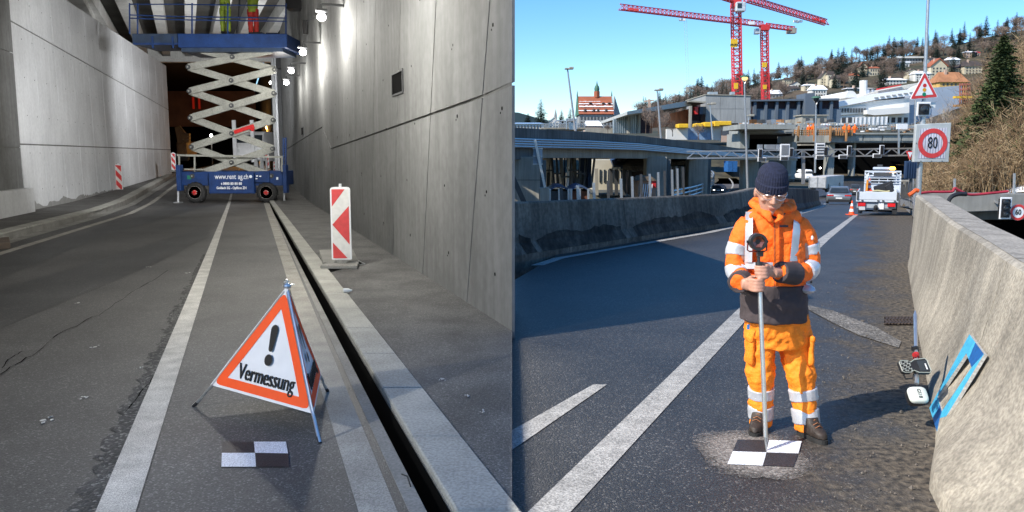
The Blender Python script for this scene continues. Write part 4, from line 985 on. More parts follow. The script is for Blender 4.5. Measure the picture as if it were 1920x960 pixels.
# excavator-like machine in the dark at left
ex_ = thing('excavator', 'dark orange-lit excavator standing at the far end of the pale wall', 'excavator', D(345, 300, 62))
YEL = mk('machine_yellow', (.1, .045, .012), .6, var=.4, scale=2)
m = MB(); m.pbx(330, 265, 349, 292, 62, 2.2); m.build('cab', YEL, ex_, bevel=.1)
m = MB(); m.bar(D(340, 268, 61.5), D(334, 238, 61.5), .35, .4); m.bar(D(334, 238, 61.5), D(352, 262, 61.5), .3, .35); m.build('boom', YEL, ex_)
m = MB(); 
for y in (252, 258, 264): m.bar(D(342, y, 61.3), D(356, y + 1, 61.3), .3, .22)
m.build('bucket', YEL, ex_)
for s in (0, 1.8): m = MB(); m.pbx(328, 292, 352, 302, 61.8 + s, .5); m.build('track', RUB, ex_, bevel=.12)
# ================================================================== THE SURVEYOR
MY = 4.97
def M_(x, y, dy=0.0): return D(x, y, MY + dy)
HV = mk('orange_workwear', (1, .155, .006), .75, var=.1, scale=7, fine=(90, .05), bump=.6, bscale=16)
HVT = mk('orange_trousers', (1, .25, .01), .75, var=.1, scale=6, fine=(90, .05), bump=.5, bscale=14)
SILV = mk('silver_reflective_tape', (.55, .57, .62), .35, metal=.25, var=.1, scale=20)
DARKC = mk('dark_brown_cloth', (.055, .042, .045), .85, var=.2, scale=8, bump=.3, bscale=260)
NAVY = mk('navy_knit', (.012, .016, .04), .95, var=.3, scale=60)
BOOT = mk('boot_leather', (.035, .025, .02), .6, var=.4, scale=20, bump=.3, bscale=90)
man = thing('person', 'surveyor in orange hi-vis workwear and navy beanie, looking down at the pole he holds', 'person', V((M_(1466, 800).x, MY, 0)))
mz = man.location
# ---- body: one continuous surface (head, neck, trunk, arms, hands, legs)
pole_tip = G(1437, 848); pole_top = D(1423, 497, 4.70); pdir = (pole_top - pole_tip).normalized()
def pole_at(y): 
    t = (848 - y) / (848 - 497); return pole_tip.lerp(pole_top, t)
m = MB(); hc_ = M_(1446, 358, -.09)
Mh = Matrix.Rotation(R(21), 3, 'X') @ Matrix.Rotation(R(-6), 3, 'Z')
def H(x, y, z): return hc_ + Mh @ V((x * (1.13 if z < .012 else 1.0), y, z))
# skull and jaw
m.ball(H(0, .02, .03), (.079, .098, .095), 20, 14, Mh); 
m.loft([ring(H(0, yy, zz), rx, ry, 18, Mh) for zz, yy, rx, ry in ((-.134, -.05, .02, .018), (-.125, -.048, .038, .032), (-.1, -.035, .056, .052), (-.07, -.02, .067, .068), (-.035, -.008, .075, .083), (0, 0, .079, .092), (.04, .008, .074, .094))])
m.ball(H(0, -.083, -.112), (.018, .014, .013), 8, 6, Mh)                                  # chin
m.loft([ring(H(0, yy, zz), rx, ry, 10, Mh) for zz, yy, rx, ry in ((.03, -.088, .008, .01), (.0, -.097, .009, .014), (-.02, -.105, .012, .018), (-.034, -.108, .016, .02), (-.043, -.1, .013, .014))])   # nose
for s in (-1, 1):
    m.ball(H(s * .013, -.098, -.036), (.009, .012, .008), 8, 6, Mh)
    m.ball(H(s * .03, -.082, .026), (.024, .012, .009), 10, 6, Mh)                        # brow
    m.ball(H(s * .03, -.08, .004), (.015, .011, .01), 10, 6, Mh)                          # lids
    m.ball(H(s * .045, -.064, -.03), (.022, .02, .018), 10, 6, Mh)                        # cheek
    m.ball(H(s * .077, .015, -.02), (.012, .022, .034), 10, 8, Mh)                        # ear
m.ball(H(0, -.092, -.066), (.025, .010, .0055), 10, 6, Mh); m.ball(H(0, -.09, -.078), (.021, .010, .006), 10, 6, Mh)
stube(m, [M_(1450, 372, -.02), M_(1451, 392, .0), M_(1450, 408, .02)], [.06, .062, .075], 14)
m.loft([ring(M_(1450, y), rx, ry, 18) for y, rx, ry in ((400, .1, .07), (420, .17, .09), (470, .17, .1), (530, .155, .1), (590, .165, .1), (640, .16, .1))])
LS, LE, LWr = M_(1405, 424), M_(1381, 508, -.03), pole_at(534) + V((-.065, .035, -.0))
RS, RE, RWr = M_(1495, 424), M_(1517, 505, -.03), pole_at(513) + V((.09, .03, .0))
stube(m, [LS, LS.lerp(LE, .5), LE, LE.lerp(LWr, .5), LWr], [.06, .05, .045, .04, .03], 12)
stube(m, [RS, RS.lerp(RE, .5), RE, RE.lerp(RWr, .5), RWr], [.06, .05, .045, .04, .03], 12)
for (xk, yk, xa, ya, xh) in ((1427, 700, 1427, 790, 1432), (1500, 700, 1513, 800, 1484)): stube(m, [M_(xh, 620), M_(xk, yk), M_(xa, ya)], [.09, .06, .045], 12)
# hands: palm beside the pole, four fingers curled round it, thumb from the side of the palm
def hand(m, y, side, tilt, fold):
    c = pole_at(y); u = pdir; s = V((side, 0, 0)); f = V((0, -1, 0))
    wr = LWr if side < 0 else RWr
    for k in range(4):
        zo = u * ((1.5 - k) * .0195 + tilt * (1.5 - k)); ln = [.9, 1, .97, .8][k]
        kn = c + s * .047 + f * (-.006) + zo; pts = [c + s * .062 + f * -.03 + zo * .8, kn + f * .012 + s * .0, c + s * .03 + f * .031 + zo, c - s * .002 + f * (.03) + zo, c - s * .022 * ln + f * .013 + zo, c - s * .024 * ln - f * .006 + zo]
        stube(m, pts, [.0095, .0108, .0095, .009, .0082, .007], 9, 4)
        m.ball(kn + f * .013, (.0115, .0115, .0105), 8, 6)
    m.loft([ring(c + s * sx + V((0, fy, 0)), rz, ry, 12, Matrix((V((0, 0, 1)), V((0, 1, 0)), V((1, 0, 0)))).transposed()) for sx, fy, rz, ry in ((.05, .012, .038, .02), (.065, .022, .04, .021), (.085, .03, .034, .02), (.1, .034, .028, .02))])
    th = c + u * .03
    stube(m, [c + s * .075 + V((0, .01, 0)) + u * .02, c + s * .045 + f * -.018 + u * .04, c + s * .015 + f * -.025 + u * .045, c - s * .012 + f * -.02 + u * .046], [.0135, .013, .011, .008], 9, 4)
hand(m, 534, -1, .001, 0); hand(m, 509, 1, .001, 0)
body = remesh(m.build('body', SKIN, man), .0052, 3)
# ---- lips, glasses
m = MB(); LIP = mk('lips', (.42, .16, .13), .5); m.ball(H(0, -.1005, -.0705), (.02, .003, .0035), 10, 6, Mh); m.build('mouth', LIP, body, smooth=True)
gm = MB()
for s in (-1, 1):
    P = [H(s * .033 + math.cos(a) * .027, -.104 + .010 * abs(math.cos(a)), .0 + math.sin(a) * .016) for a in [2 * math.pi * k / 20 for k in range(21)]]
    gm.tube(P, .0013, 5, cap=False); gm.tube([H(s * .06, -.094, .006), H(s * .075, -.06, .006), H(s * .082, .0, .0)], .0018, 5)
gm.tube([H(-.007, -.105, .004), H(0, -.11, .006), H(.007, -.105, .004)], .0014, 5); gm.build('glasses', ALU, man)
EYE = mk('closed_lash', (.08, .04, .03), .7)
for s in (-1, 1):
    m = MB(); m.tube([H(s * .045, -.0865, .001), H(s * .03, -.0935, -.004), H(s * .016, -.0885, .0)], .0014, 5); m.build('eyelash_line', EYE, body)
    m = MB(); m.tube([H(s * .05, -.083, .032), H(s * .032, -.096, .036), H(s * .014, -.094, .03)], [.0025, .0035, .002], 6); m.build('eyebrow', EYE, body)
# ---- beanie with ribs
m = MB(); rings = []; N = 72
def brg(z, rx, ry, amp, yo=0, n=N): return [H(math.cos(2 * math.pi * k / n) * (rx + amp * (k % 2)), yo + math.sin(2 * math.pi * k / n) * (ry + amp * (k % 2)), z) for k in range(n)]
for z, rx, ry, amp, yo in ((.012, .091, .108, .003, .008), (.03, .095, .112, .0035, .01), (.06, .094, .112, .0035, .012), (.066, .088, .104, .002, .014), (.09, .088, .102, .0022, .018), (.115, .083, .095, .0022, .022), (.135, .073, .083, .002, .024), (.152, .057, .064, .0018, .026), (.163, .035, .04, .0012, .028), (.168, .012, .013, 0, .028)): rings.append(brg(z, rx, ry, amp, yo))
m.loft(rings); m.build('beanie', NAVY, man)
# ---- jacket
TOR = [(398, 1450, .085, .085), (410, 1450, .135, .1), (420, 1450, .175, .115), (440, 1450, .19, .125), (480, 1450, .185, .135), (520, 1450, .186, .142), (560, 1452, .195, .148), (594, 1453, .205, .152)]
def tor(y): return [interp([(t[0], t[k]) for t in TOR], y) for k in (1, 2, 3)]
def front(x, y, e=0.0):
    xc, rx, ry = tor(y); c = M_(xc, y); p = M_(x, y); q = min(.999, abs(p.x - c.x) / rx); f = (1 - q ** 2.4) ** (1 / 2.4)
    d = MY - ry * f - e
    return D(x, y, d)
m = MB(); m.loft([ring(M_(xc, y), rx, ry, 28, sq=2.4) for y, xc, rx, ry in TOR][::-1])
lsl = [M_(1408, 419), M_(1393, 440), M_(1382, 475, -.0), M_(1380, 507, -.04), M_(1391, 524, -.12), LWr + V((-.045, .03, .0))]
rsl = [M_(1492, 419), M_(1508, 440), M_(1516, 475, -.0), M_(1517, 502, -.04), M_(1497, 513, -.12), RWr + V((.05, .03, 0))]
lrr = [.068, .07, .064, .06, .056, .048]
stube(m, lsl, lrr, 18, 6); stube(m, rsl, lrr, 18, 6)
for s, (x0, y0) in ((-1, (1424, 402)), (1, (1478, 402))): m.ball(M_(x0, y0 + 4, .0), (.085, .085, .05), 14, 8)
jacket = remesh(m.build('jacket', HV, man), .0075, 3, .034, .09, 2)
# hood and collar standing round the neck
m = MB(); K = 26; hr = []
for k in range(K + 1):
    a = R(-62) + R(304) * k / K; lump = 1 + .14 * mnoise.noise(V((a * 1.7, 0, 1)))
    c = M_(1450, 392) + V((math.sin(a + math.pi) * -.118 * lump, .02 + math.cos(a + math.pi) * -.1 * lump, .018 + .024 * math.cos(a))) if False else M_(1450, 391) + V((math.sin(a) * .118 * lump, .03 + math.cos(a) * .1 * lump, .016 + .02 * math.cos(a)))
    hr.append(c)
m.tube(hr, [(.036 + .012 * mnoise.noise(V((k * .8, 2, 0)))) * (1 if 1 < k < K - 1 else .7) for k in range(K + 1)], 12)
for s in (-1, 1): stube(m, [hr[0 if s < 0 else K] , M_(1450 + s * 13, 402, -.13), M_(1450 + s * 2, 418, -.145)], [.03, .024, .012], 10) 
remesh(m.build('hood', HV, man), .006, 2, .03, .06, 1)
m = MB(); m.loft([ring(M_(1451, y, -.01), r_, r_ * 1.02, 20) for y, r_ in ((384, .083), (396, .087), (408, .09))]); m.build('inner_collar', DARKC, man, smooth=True)
m = MB(); m.face([front(1446, 396, .006), front(1462, 402, .006), front(1456, 410, .006), front(1443, 404, .006)]); 
# print and patches laid just proud of the cloth
def patch(name, x0, y0, x1, y1, mat, e=.012, nx=6, ny=8, par=None, taper=0, lean=0):
    m = MB(); g = []
    for j in range(ny + 1):
        yy = lerp(y0, y1, j / ny); sh = lean * (j / ny)
        g.append([front(lerp(x0, x1, i / nx) + sh, yy, e) for i in range(nx + 1)])
    vs = [p for r in g for p in r]; back = [p + V((0, .012, 0)) for p in vs]; n = len(vs)
    fs = [(j * (nx + 1) + i, (j + 1) * (nx + 1) + i, (j + 1) * (nx + 1) + i + 1, j * (nx + 1) + i + 1) for j in range(ny) for i in range(nx)]
    m.add(vs, fs); return m.build(name, mat, par or man, smooth=True)
patch('silver_brace', 1398, 397, 1412, 492, SILV, .03, 4, 24, jacket, lean=-2)
patch('silver_brace', 1490, 397, 1504, 490, SILV, .03, 4, 24, jacket, lean=-9)
patch('silver_belt', 1396, 492, 1482, 504, SILV, .018, 20, 3, jacket)
m = MB(); m.loft([ring(M_(tor(y)[0] - 2, y), tor(y)[1] + .006, tor(y)[2] + .012, 28, sq=2.4) for y in (530, 545, 560, 580, 598)][::-1]); remesh(m.build('dark_hem_panel', DARKC, jacket), .007, 2, .03, .09, 2)
patch('zip_cover', 1449, 410, 1461, 524, HV, .02, 3, 20, jacket)
patch('zip_seam', 1452, 410, 1453, 592, DARKC, .0245, 1, 30, jacket)
for (x0, y0, x1, y1) in ((1462, 422, 1478, 426), (1456, 446, 1482, 447)): patch('chest_pocket_seam', x0, y0, x1, y1, DARKC if y0 < 430 else HV, .019, 5, 2, jacket)
def band(name, path, rs, t0, t1, mat, extra, par, n=18, sub=12):
    P = spline(path, sub); Q = rspl(rs, sub); L = len(P) - 1; a, b = int(t0 * L), max(int(t0 * L) + 1, int(t1 * L))
    m = MB(); m.tube(P[a:b + 1], [q + extra + .003 for q in Q[a:b + 1]], n, cap=True); return remesh(m.build(name, mat, par, smooth=True), .006, 1, .012, .1, 1)
for path in (lsl, rsl):
    band('sleeve_band', path, lrr, .30, .44, SILV, .005, jacket); band('sleeve_band', path, lrr, .56, .7, SILV, .005, jacket)
    band('cuff', path, lrr, .84, 1.0, DARKC, .013, jacket)
m = MB(); p = front(1507, 540, .0); m.ball(M_(1511, 541, -.06), (.05, .1, .03), 12, 6); m.build('side_band', SILV, jacket, smooth=True)
m = MB(); m.ball(M_(1523, 446, -.075), (.008, .008, .014), 8, 6); m.build('pen_clip', WHITEP, jacket)
m = MB(); m.tube([M_(1522, 523, -.05), M_(1521, 531, -.05)], .006, 6); m.build('side_cord', BLACKP, jacket)
# ---- trousers
m = MB(); 
m.loft([ring(M_(x, y), rx, ry, 24, sq=2.3) for y, x, rx, ry in ((580, 1455, .19, .135), (604, 1457, .2, .14), (628, 1458, .198, .14), (648, 1459, .17, .13))][::-1])
ll = [M_(1427, 622), M_(1426, 660), M_(1426, 700, -.02), M_(1427, 745, .0), M_(1427, 796, .02)]; lr = [.1, .096, .082, .072, .073]
rl = [M_(1489, 622), M_(1493, 660), M_(1500, 700, -.05), M_(1508, 750, -.07), M_(1513, 808, -.1)]; rr_ = [.1, .098, .086, .076, .077]
stube(m, ll, lr, 18, 7); stube(m, rl, rr_, 18, 7)
trs = remesh(m.build('trousers', HVT, man), .0075, 3, .045, .08, 2)
for path, rs in ((ll, lr), (rl, rr_)):
    band('leg_band', path, rs, .66, .76, SILV, .006, trs); band('leg_band', path, rs, .83, .93, SILV, .006, trs)
for (x, y, s, dy) in ((1406, 655, -1, -.0), (1516, 655, 1, -.02)):
    m = MB(); m.box(M_(x, y, dy - .03), (.03, .13, .19)); pk = remesh(m.build('cargo_pocket', HVT, trs, bevel=.012), .008, 3, .02)
    m = MB(); m.box(M_(x + s * 2, y - 22, dy - .03), (.035, .14, .045)); remesh(m.build('pocket_flap', HVT, trs, bevel=.01), .008, 2)
m = MB(); m.box(M_(1403, 613, -.115), (.016, .006, .03)); m.build('pocket_label', mk('label_blue', (.03, .2, .5), .6), trs)
# ---- boots
for (x, y, yaw, dy) in ((1421, 806, -28, -.03), (1523, 818, 14, -.14)):
    c = G(x, y + 3); Mz = Matrix.Rotation(R(yaw), 3, 'Z'); B = lambda a, b, z: c + Mz @ V((a, b, z))
    m = MB(); m.loft([ring(B(0, yy, zz), rx, ry, 16, Mz, 2.5) for zz, yy, rx, ry in ((.03, 0, .047, .13), (.06, .005, .047, .125), (.085, .03, .045, .1), (.105, .05, .048, .08), (.13, .055, .05, .065))])
    bt = remesh(m.build('boot', BOOT, man), .006, 3, .008, .04)
    m = MB(); m.loft([ring(B(0, 0, zz), .05, .135, 22, Mz, 2.5) for zz in (.0, .028)]); m.build('sole', RUB, bt)
    m = MB()
    for k in range(5): m.tube([B(-.025, -.06 + k * .024, .085 + k * .011), B(0, -.066 + k * .024, .1 + k * .0115), B(.025, -.06 + k * .024, .085 + k * .011)], .0025, 5)
    m.build('laces', mk('lace', (.3, .12, .05), .8), bt, kind='stuff')

# ---------------------------------------------------------- prism pole he holds
pp = thing('prism_pole', 'silver surveying pole with round prism, held upright on the painted target', 'survey pole', pole_tip)
k1 = pole_tip + pdir * .09
m = MB(); m.tube([pole_tip + V((0, 0, .002)), k1, k1 + pdir * .001], [.002, .0125, .0135], 12); m.build('tip', STEEL, pp, smooth=True)
m = MB(); m.cyl(k1, pole_top, .0135, 14); m.build('pole', ALU, pp, smooth=True)
m = MB(); m.cyl(pole_top - pdir * .03, pole_top + pdir * .02, .02, 12); m.cyl(pole_top + pdir * .02, pole_top + pdir * .05, .009, 10); m.build('collar', BLACKP, pp, smooth=True)
pc = D(1420, 453, 4.69)
m = MB(); m.cyl(pole_top + pdir * .045, V((pole_top.x, pole_top.y, pc.z - .06)), .008, 8); m.build('stem', STEEL, pp)
m = MB(); m.bx(pole_top.x - .018, pole_top.x + .018, 4.675, 4.705, pc.z - .088, pc.z - .055); m.build('mount_block', BLACKP, pp, bevel=.003)
m = MB(); u = [(-.055, .0), (-.057, -.05), (-.045, -.058), (.045, -.058), (.057, -.05), (.055, .0)]
m.tube([pc + V((a, 0, b)) for a, b in u], .0045, 8); m.build('yoke', mk('red_black_frame', (.12, .02, .02), .5), pp, smooth=True)
def annulus(m, c, r0, r1, y0, y1, n=28):
    rings = [[c + V((math.cos(2 * math.pi * k / n) * r, yy, math.sin(2 * math.pi * k / n) * r)) for k in range(n)] for r, yy in ((r0, y0), (r1, y0), (r1, y1), (r0, y1))]
    m.loft(rings + [rings[0]], cap=False)
m = MB(); annulus(m, pc, .036, .051, -.03, .015); hs = m.build('prism_housing', BLACKP, pp, smooth=True)
m = MB(); m.ball(pc, (.04, .012, .04), 16, 8); m.build('prism_back', BLACKP, hs)
PRG = mk('prism_glass', (.28, .1, .07), .08, metal=.5, var=.6, scale=25); m = MB()
for k in range(6):
    a0_, a1_ = k * math.pi / 3, (k + 1) * math.pi / 3
    m.face([pc + V((0, -.004, 0)), pc + V((math.cos(a0_) * .037, -.02, math.sin(a0_) * .037)), pc + V((math.cos(a1_) * .037, -.02, math.sin(a1_) * .037))])
m.build('prism_facets', PRG, hs)
m = MB(); 
for s in (-1, 1): m.cyl(pc + V((s * .05, 0, 0)), pc + V((s * .062, 0, 0)), .008, 8)
m.build('yoke_knob', BLACKP, pp, kind='stuff')

# ---------------------------------------------------------- satellite receiver on its pole, lying against the barrier
rc = thing('gps_receiver', 'white rounded satellite receiver on a short pole leaning upside down at the barrier foot', 'receiver', G(1720, 758))
a, b = G(1720, 754, .05), None
top = D(1716, 582, 5.55)
base = D(1719, 720, 4.98)
m = MB(); m.tube([base, base.lerp(top, .93), top], [.0125, .0125, .002], 12); m.build('pole', ALU, rc, smooth=True)
ax = (top - base).normalized(); fx = V((1, 0, 0)); fy = ax.cross(fx).normalized()
if fy.y > 0: fy = -fy
nrm = V((0, -.72, .69)).normalized(); up = fx.cross(nrm); up = up if up.z > 0 else -up
c = D(1720, 742, 4.93)
def rsq(c, r, n=32): 
    out = []
    for k in range(n):
        t = 2 * math.pi * k / n; ca, sa = math.cos(t), math.sin(t); f = (abs(ca) ** 4 + abs(sa) ** 4) ** -.25
        out.append(c + fx * ca * r * f * .92 + up * sa * r * f * .86)
    return out
m = MB(); m.loft([rsq(c - nrm * .05, .045), rsq(c - nrm * .045, .06), rsq(c - nrm * .0, .066)]); m.build('underside', BLACKP, rc, smooth=True)
m = MB(); m.loft([rsq(c + nrm * .0, .064), rsq(c + nrm * .012, .065), rsq(c + nrm * .024, .06), rsq(c + nrm * .031, .05), rsq(c + nrm * .034, .02)]); dm = m.build('cover', mk('receiver_white', (.62, .66, .62), .35, var=.06), rc, smooth=True)
text_obj('GS18', .032, c + nrm * .0335 + fx * .0, -up, fx, INK, dm, squash=.9, thick=.002, bold=.0004)
m = MB(); p = base.lerp(top, .36); 
m.tube([p - ax * .02, p + ax * .02], .02, 10); m.box(p + V((-.02, -.02, .01)), (.02, .03, .02)); m.build('clamp', mk('red_clamp', (.4, .02, .02), .5), rc)
m = MB(); m.tube([base.lerp(top, .43), base.lerp(top, .47)], .018, 10); m.box(base.lerp(top, .46) + V((-.02, -.01, 0)), (.02, .03, .03)); m.build('clamp_lever', BLACKP, rc)
ct = thing('controller', 'handheld survey controller with keypad and screen resting behind the receiver pole', 'controller', G(1716, 705))
cc = D(1714, 688, 5.06); e1_ = V((1, .08, .03)).normalized(); nn_ = V((.02, -.75, .66)).normalized(); e2_ = nn_.cross(e1_).normalized()
e2_ = e2_ if e2_.z > 0 else -e2_
def cp(x, y, o=0): return cc + e1_ * x + e2_ * y + nn_ * o
m = MB(); out = [(-.1, -.035), (-.085, -.045), (-.045, -.045), (-.02, -.032), (.01, -.05), (.085, -.055), (.097, -.04), (.097, .04), (.085, .053), (.01, .047), (-.02, .03), (-.045, .043), (-.085, .045), (-.1, .035)]
m.prism([cp(x, y, -.015) for x, y in out], nn_ * .03); m.build('case', BLACKP, ct, bevel=.004)
m = MB(); P = [cp(x * .96, y * .94, .016) for x, y in out]; m.tube(P + [P[0]], .003, 5, cap=False); m.build('grey_rim', mk('case_grey', (.35, .38, .34), .5), ct)
m = MB(); m.prism([cp(x, y, .0155) for x, y in ((.022, -.038), (.085, -.038), (.085, .036), (.022, .036))], nn_ * .002); sc_ = m.build('screen', GLASS, ct)
m = MB(); m.prism([cp(x, y, .018) for x, y in ((.066, -.03), (.074, -.03), (.074, .012), (.066, .012))], nn_ * .001); m.build('screen_bar', WHITEP, sc_)
KEY = mk('pale_key', (.4, .42, .4), .5)
for i in range(5):
    for j in range(6):
        m = MB(); m.box(cp(-.085 + i * .013 + (.03 if False else 0), -.03 + j * .012, .0175), (.008, .006, .007)); m.build('key', KEY if (i + j) % 3 else BLACKP, ct)
m = MB(); m.tube([cp(-.09, -.05, 0), cp(-.08, -.075, -.01), cp(-.03, -.07, -.02), cp(-.01, -.04, 0)], .006, 6); m.build('hand_strap', BLACKP, ct)

# ---------------------------------------------------------- blue stencil frame leaning on the barrier
sf = thing('stencil_frame', 'light and dark blue painted wooden frame with a slot, leaning against the barrier', 'stencil frame', G(1752, 808))
O = [(1818, 627), (1845, 664), (1757, 809), (1743, 765)]; I = [(1812, 662), (1822, 689), (1766, 772), (1758, 744)]
pa, pb = G(1752, 808, .01), G(1742, 766, .01)
# plane through the two foot corners, rising back and right to the barrier face
def barrier_hit(x, y):
    k = _dir(x, y); t = 3.0
    while t < 12:
        p = V((0, 0, CAMH)) + k * t; sec = section(p.y)[2:12]
        zz_ = [(q.z, q.x) for q in sec]; zz_.sort()
        if 0 < p.z < 1.09 and p.x > interp(zz_, p.z) - .03: return p
        t += .01
    return V((0, 0, CAMH)) + k * 5
fd = [G(1757, 809, .005)]
T0, T1 = barrier_hit(1818, 627), barrier_hit(1845, 664)
nS = (T0 - fd[0]).cross(T1 - fd[0]).normalized()
O3 = [PL(x, y, fd[0] - V((.02, 0, 0)), nS) for x, y in O]; I3 = [PL(x, y, fd[0] - V((.02, 0, 0)), nS) for x, y in I]
if nS.x > 0: nS = -nS
LB = mk('light_blue_paint', (.07, .46, .72), .5, var=.12, scale=20, fine=(60, .15)); DB = mk('dark_blue_paint', (.01, .11, .36), .5, var=.15, scale=20, fine=(60, .15)); RAW = mk('chipped_ply_edge', (.5, .5, .48), .8, var=.3, scale=60)
order = [(0, 1), (1, 2), (2, 3), (3, 0)]
names = [DB, LB, DB, LB]
for k, (i, j) in enumerate(order):
    m = MB(); m.prism([O3[i], O3[j], I3[j], I3[i]], -nS * .02); m.build('frame_board', RAW, sf)
    if k in (1, 3): m = MB(); m.prism([O3[i], O3[j], I3[j], I3[i]], nS * .0015); m.build('paint', LB, sf)
    else:
        a, b = (O3[i], O3[j]); mid = a.lerp(b, .45) if k == 0 else a.lerp(b, .5); im = I3[i].lerp(I3[j], .45)
        for q, mt in (([O3[i], mid, im, I3[i]], LB if k == 0 else DB), ([mid, O3[j], I3[j], im], DB if k == 0 else LB)): m = MB(); m.prism(q, nS * .0015); m.build('paint', mt, sf)
# ================================================================== STREET FURNITURE BY THE ROAD (right)
SY = 18.0
def sxy(x, y, o=0): return D(x, y, SY + o)
sp_ = thing('sign_pole', 'tall galvanised pole rising out of the picture behind the barrier end', 'pole', V((sxy(1722, 360).x, SY, zr(SY))))
m = MB(); m.cyl((sp_.location.x, SY, zr(SY)), (sxy(1732, 190).x, SY, sxy(1732, 190).z), .06, 12); m.cyl(sxy(1732, 192), sxy(1743, -60), .038, 12, .03); m.build('shaft', STEEL, sp_, smooth=True)
# speed sign
sg8 = thing('speed_sign', 'square grey variable speed sign showing a red ring with 80', 'traffic sign', sxy(1748, 268, -.12), )
tl, tr_, br, bl_ = sxy(1718, 233, -.12), sxy(1784, 230, -.12), sxy(1779, 304, -.12), sxy(1713, 304, -.12)
m = MB(); m.prism([tl, tr_, br, bl_], (0, .1, 0)); m.build('casing', mk('sign_grey', (.45, .48, .48), .5), sg8, bevel=.01)
def q8(u, v, o=-.004): return bl_.lerp(br, u).lerp(tl.lerp(tr_, u), v) + V((0, o, 0))
m = MB(); m.face([q8(.11, .1), q8(.88, .1), q8(.88, .88), q8(.11, .88)]); m.build('face_panel', mk('sign_face', (.62, .6, .68), .5), sg8)
for k in range(10):
    m = MB(); u = .13 + .077 * k; m.prism([q8(u, .1, -.006), q8(u + .006, .1, -.006), q8(u + .006, .88, -.006), q8(u, .88, -.006)], (0, -.002, 0)); m.build('slat_joint', DGREY, sg8)
c = q8(.5, .49, -.008); 
def disc_ring(c, r0, r1, n=40, nrm=None, ex=V((1, 0, 0)), ey=V((0, 0, 1))):
    m = MB()
    for k in range(n):
        a, b = 2 * math.pi * k / n, 2 * math.pi * (k + 1) / n; P = lambda t, r: c + (ex * math.cos(t) + ey * math.sin(t)) * r
        m.face([P(a, r0), P(a, r1), P(b, r1), P(b, r0)] if r0 > 0 else [c, P(a, r1), P(b, r1)])
    return m
disc_ring(c + V((0,-.003,0)), .225, .325).build('red_ring', REFR, sg8)
text_obj('80', .36, c + V((0, -.004, 0)), (1, 0, .0), (0, 0, 1), INK, sg8, squash=.62, thick=.002, bold=.0)
m = MB(); 
for (u, v) in ((.04, .5), (.96, .5), (.2, .03), (.5, .03), (.8, .03)): m.cyl(q8(u, v), q8(u, v, -.012), .01, 6)
m.build('rivet', DGREY, sg8, kind='stuff')
# triangular signal-ahead sign
tg = thing('warning_sign', 'triangular red bordered sign with red, amber and green dots', 'traffic sign', sxy(1733, 186, -.1))
A, B, T = sxy(1707, 186, -.1), sxy(1758, 182, -.1), sxy(1734, 135, -.1); C = (A + B + T) / 3
def tri3(f, cut, o): 
    v = [C + (q - C) * f for q in (A, B, T)]; out = []
    for i in range(3):
        p, q, r = v[i - 1], v[i], v[(i + 1) % 3]; out += [q.lerp(p, cut) + V((0, o, 0)), (q.lerp(p, cut) + q.lerp(r, cut) + q * 2) / 4 + V((0, o, 0)), q.lerp(r, cut) + V((0, o, 0))]
    return out
m = MB(); m.prism(tri3(1.04, .06, 0), (0, .03, 0)); m.build('plate', WHITEP, tg)
m = MB(); m.prism(tri3(.98, .06, -.001), (0, -.003, 0)); m.build('red_border', REFR, tg)
m = MB(); m.prism(tri3(.66, .02, -.005), (0, -.003, 0)); m.build('white_field', WHITEP, tg)
for nm, dz, mt in (('red_dot', .105, REDP), ('amber_dot', .0, mk('amber_paint', (.75, .35, .01), .5)), ('green_dot', -.105, mk('green_paint', (.0, .25, .13), .5))):
    disc_ring(C + V((-.0, -.011, dz * .9 - .01)), 0, .042, 20).build(nm, mt, tg)
# signal box
tb = thing('signal_box', 'square white framed black signal lamp below the triangular sign', 'signal', sxy(1733, 217, -.1))
m = MB(); m.pbx(1719.5, 191, 1745.5, 218, SY - .1, .04); m.build('white_frame', WHITEP, tb, bevel=.012)
m = MB(); m.pbx(1723, 194.5, 1742.5, 215, SY - .115, .02); m.build('black_face', BLACKP, tb)
c = sxy(1733, 205, -.12); m = MB(); m.ball(c, (.085, .04, .085), 16, 8); m.build('lens', GLASS, tb, smooth=True)
m = MB(); m.tube([c + V((math.cos(a) * .1, -.09, math.sin(a) * .1)) for a in [R(10 + 16 * k) for k in range(11)]], .012, 5); m.build('hood', BLACKP, tb)
m = MB(); m.pbx(1746, 192, 1754, 202, SY - .02, .03); m.build('side_plate', CLR, tb)
# dark blue back of sign, small triangle back beyond
bs = thing('sign_board', 'dark blue ribbed rectangular sign back at the road edge behind the speed sign', 'traffic sign', D(1708, 370, 24))
m = MB(); m.pbx(1697, 302, 1722, 335, 24, .08); m.build('panel', mk('navy_sheet', (.02, .045, .1), .5), bs, bevel=.01)
for k in range(5): m = MB(); m.pbx(1700 + k * 4.6, 304, 1701 + k * 4.6, 333, 23.97, .03); m.build('rib', mk('navy_sheet', (0, 0, 0)), bs)
m = MB(); m.cyl(D(1708, 335, 24.1), D(1708, 372, 24.1), .05, 8); m.build('post', DGREY, bs)
tb2 = thing('triangle_sign', 'small white and red triangle sign standing above the dark blue sign back', 'traffic sign', D(1706, 302, 26))
m = MB(); a, b, c = D(1699, 283, 26), D(1714, 283, 26), D(1706, 300, 26); m.prism([a, b, c], (0, .03, 0)); m.build('plate', REFR, tb2)
m = MB(); C2 = (a + b + c) / 3; m.prism([C2.lerp(q, .6) - V((0, .004, 0)) for q in (a, b, c)], (0, -.003, 0)); m.build('white_field', WHITEP, tb2)
m = MB(); m.cyl(D(1706, 300, 26.1), D(1705, 375, 26.1), .03, 6); m.build('post', STEEL, tb2)
tp_ = thing('slim_pole', 'thin grey pole left of the speed sign, standing at the road edge', 'pole', D(1711, 370, 26))
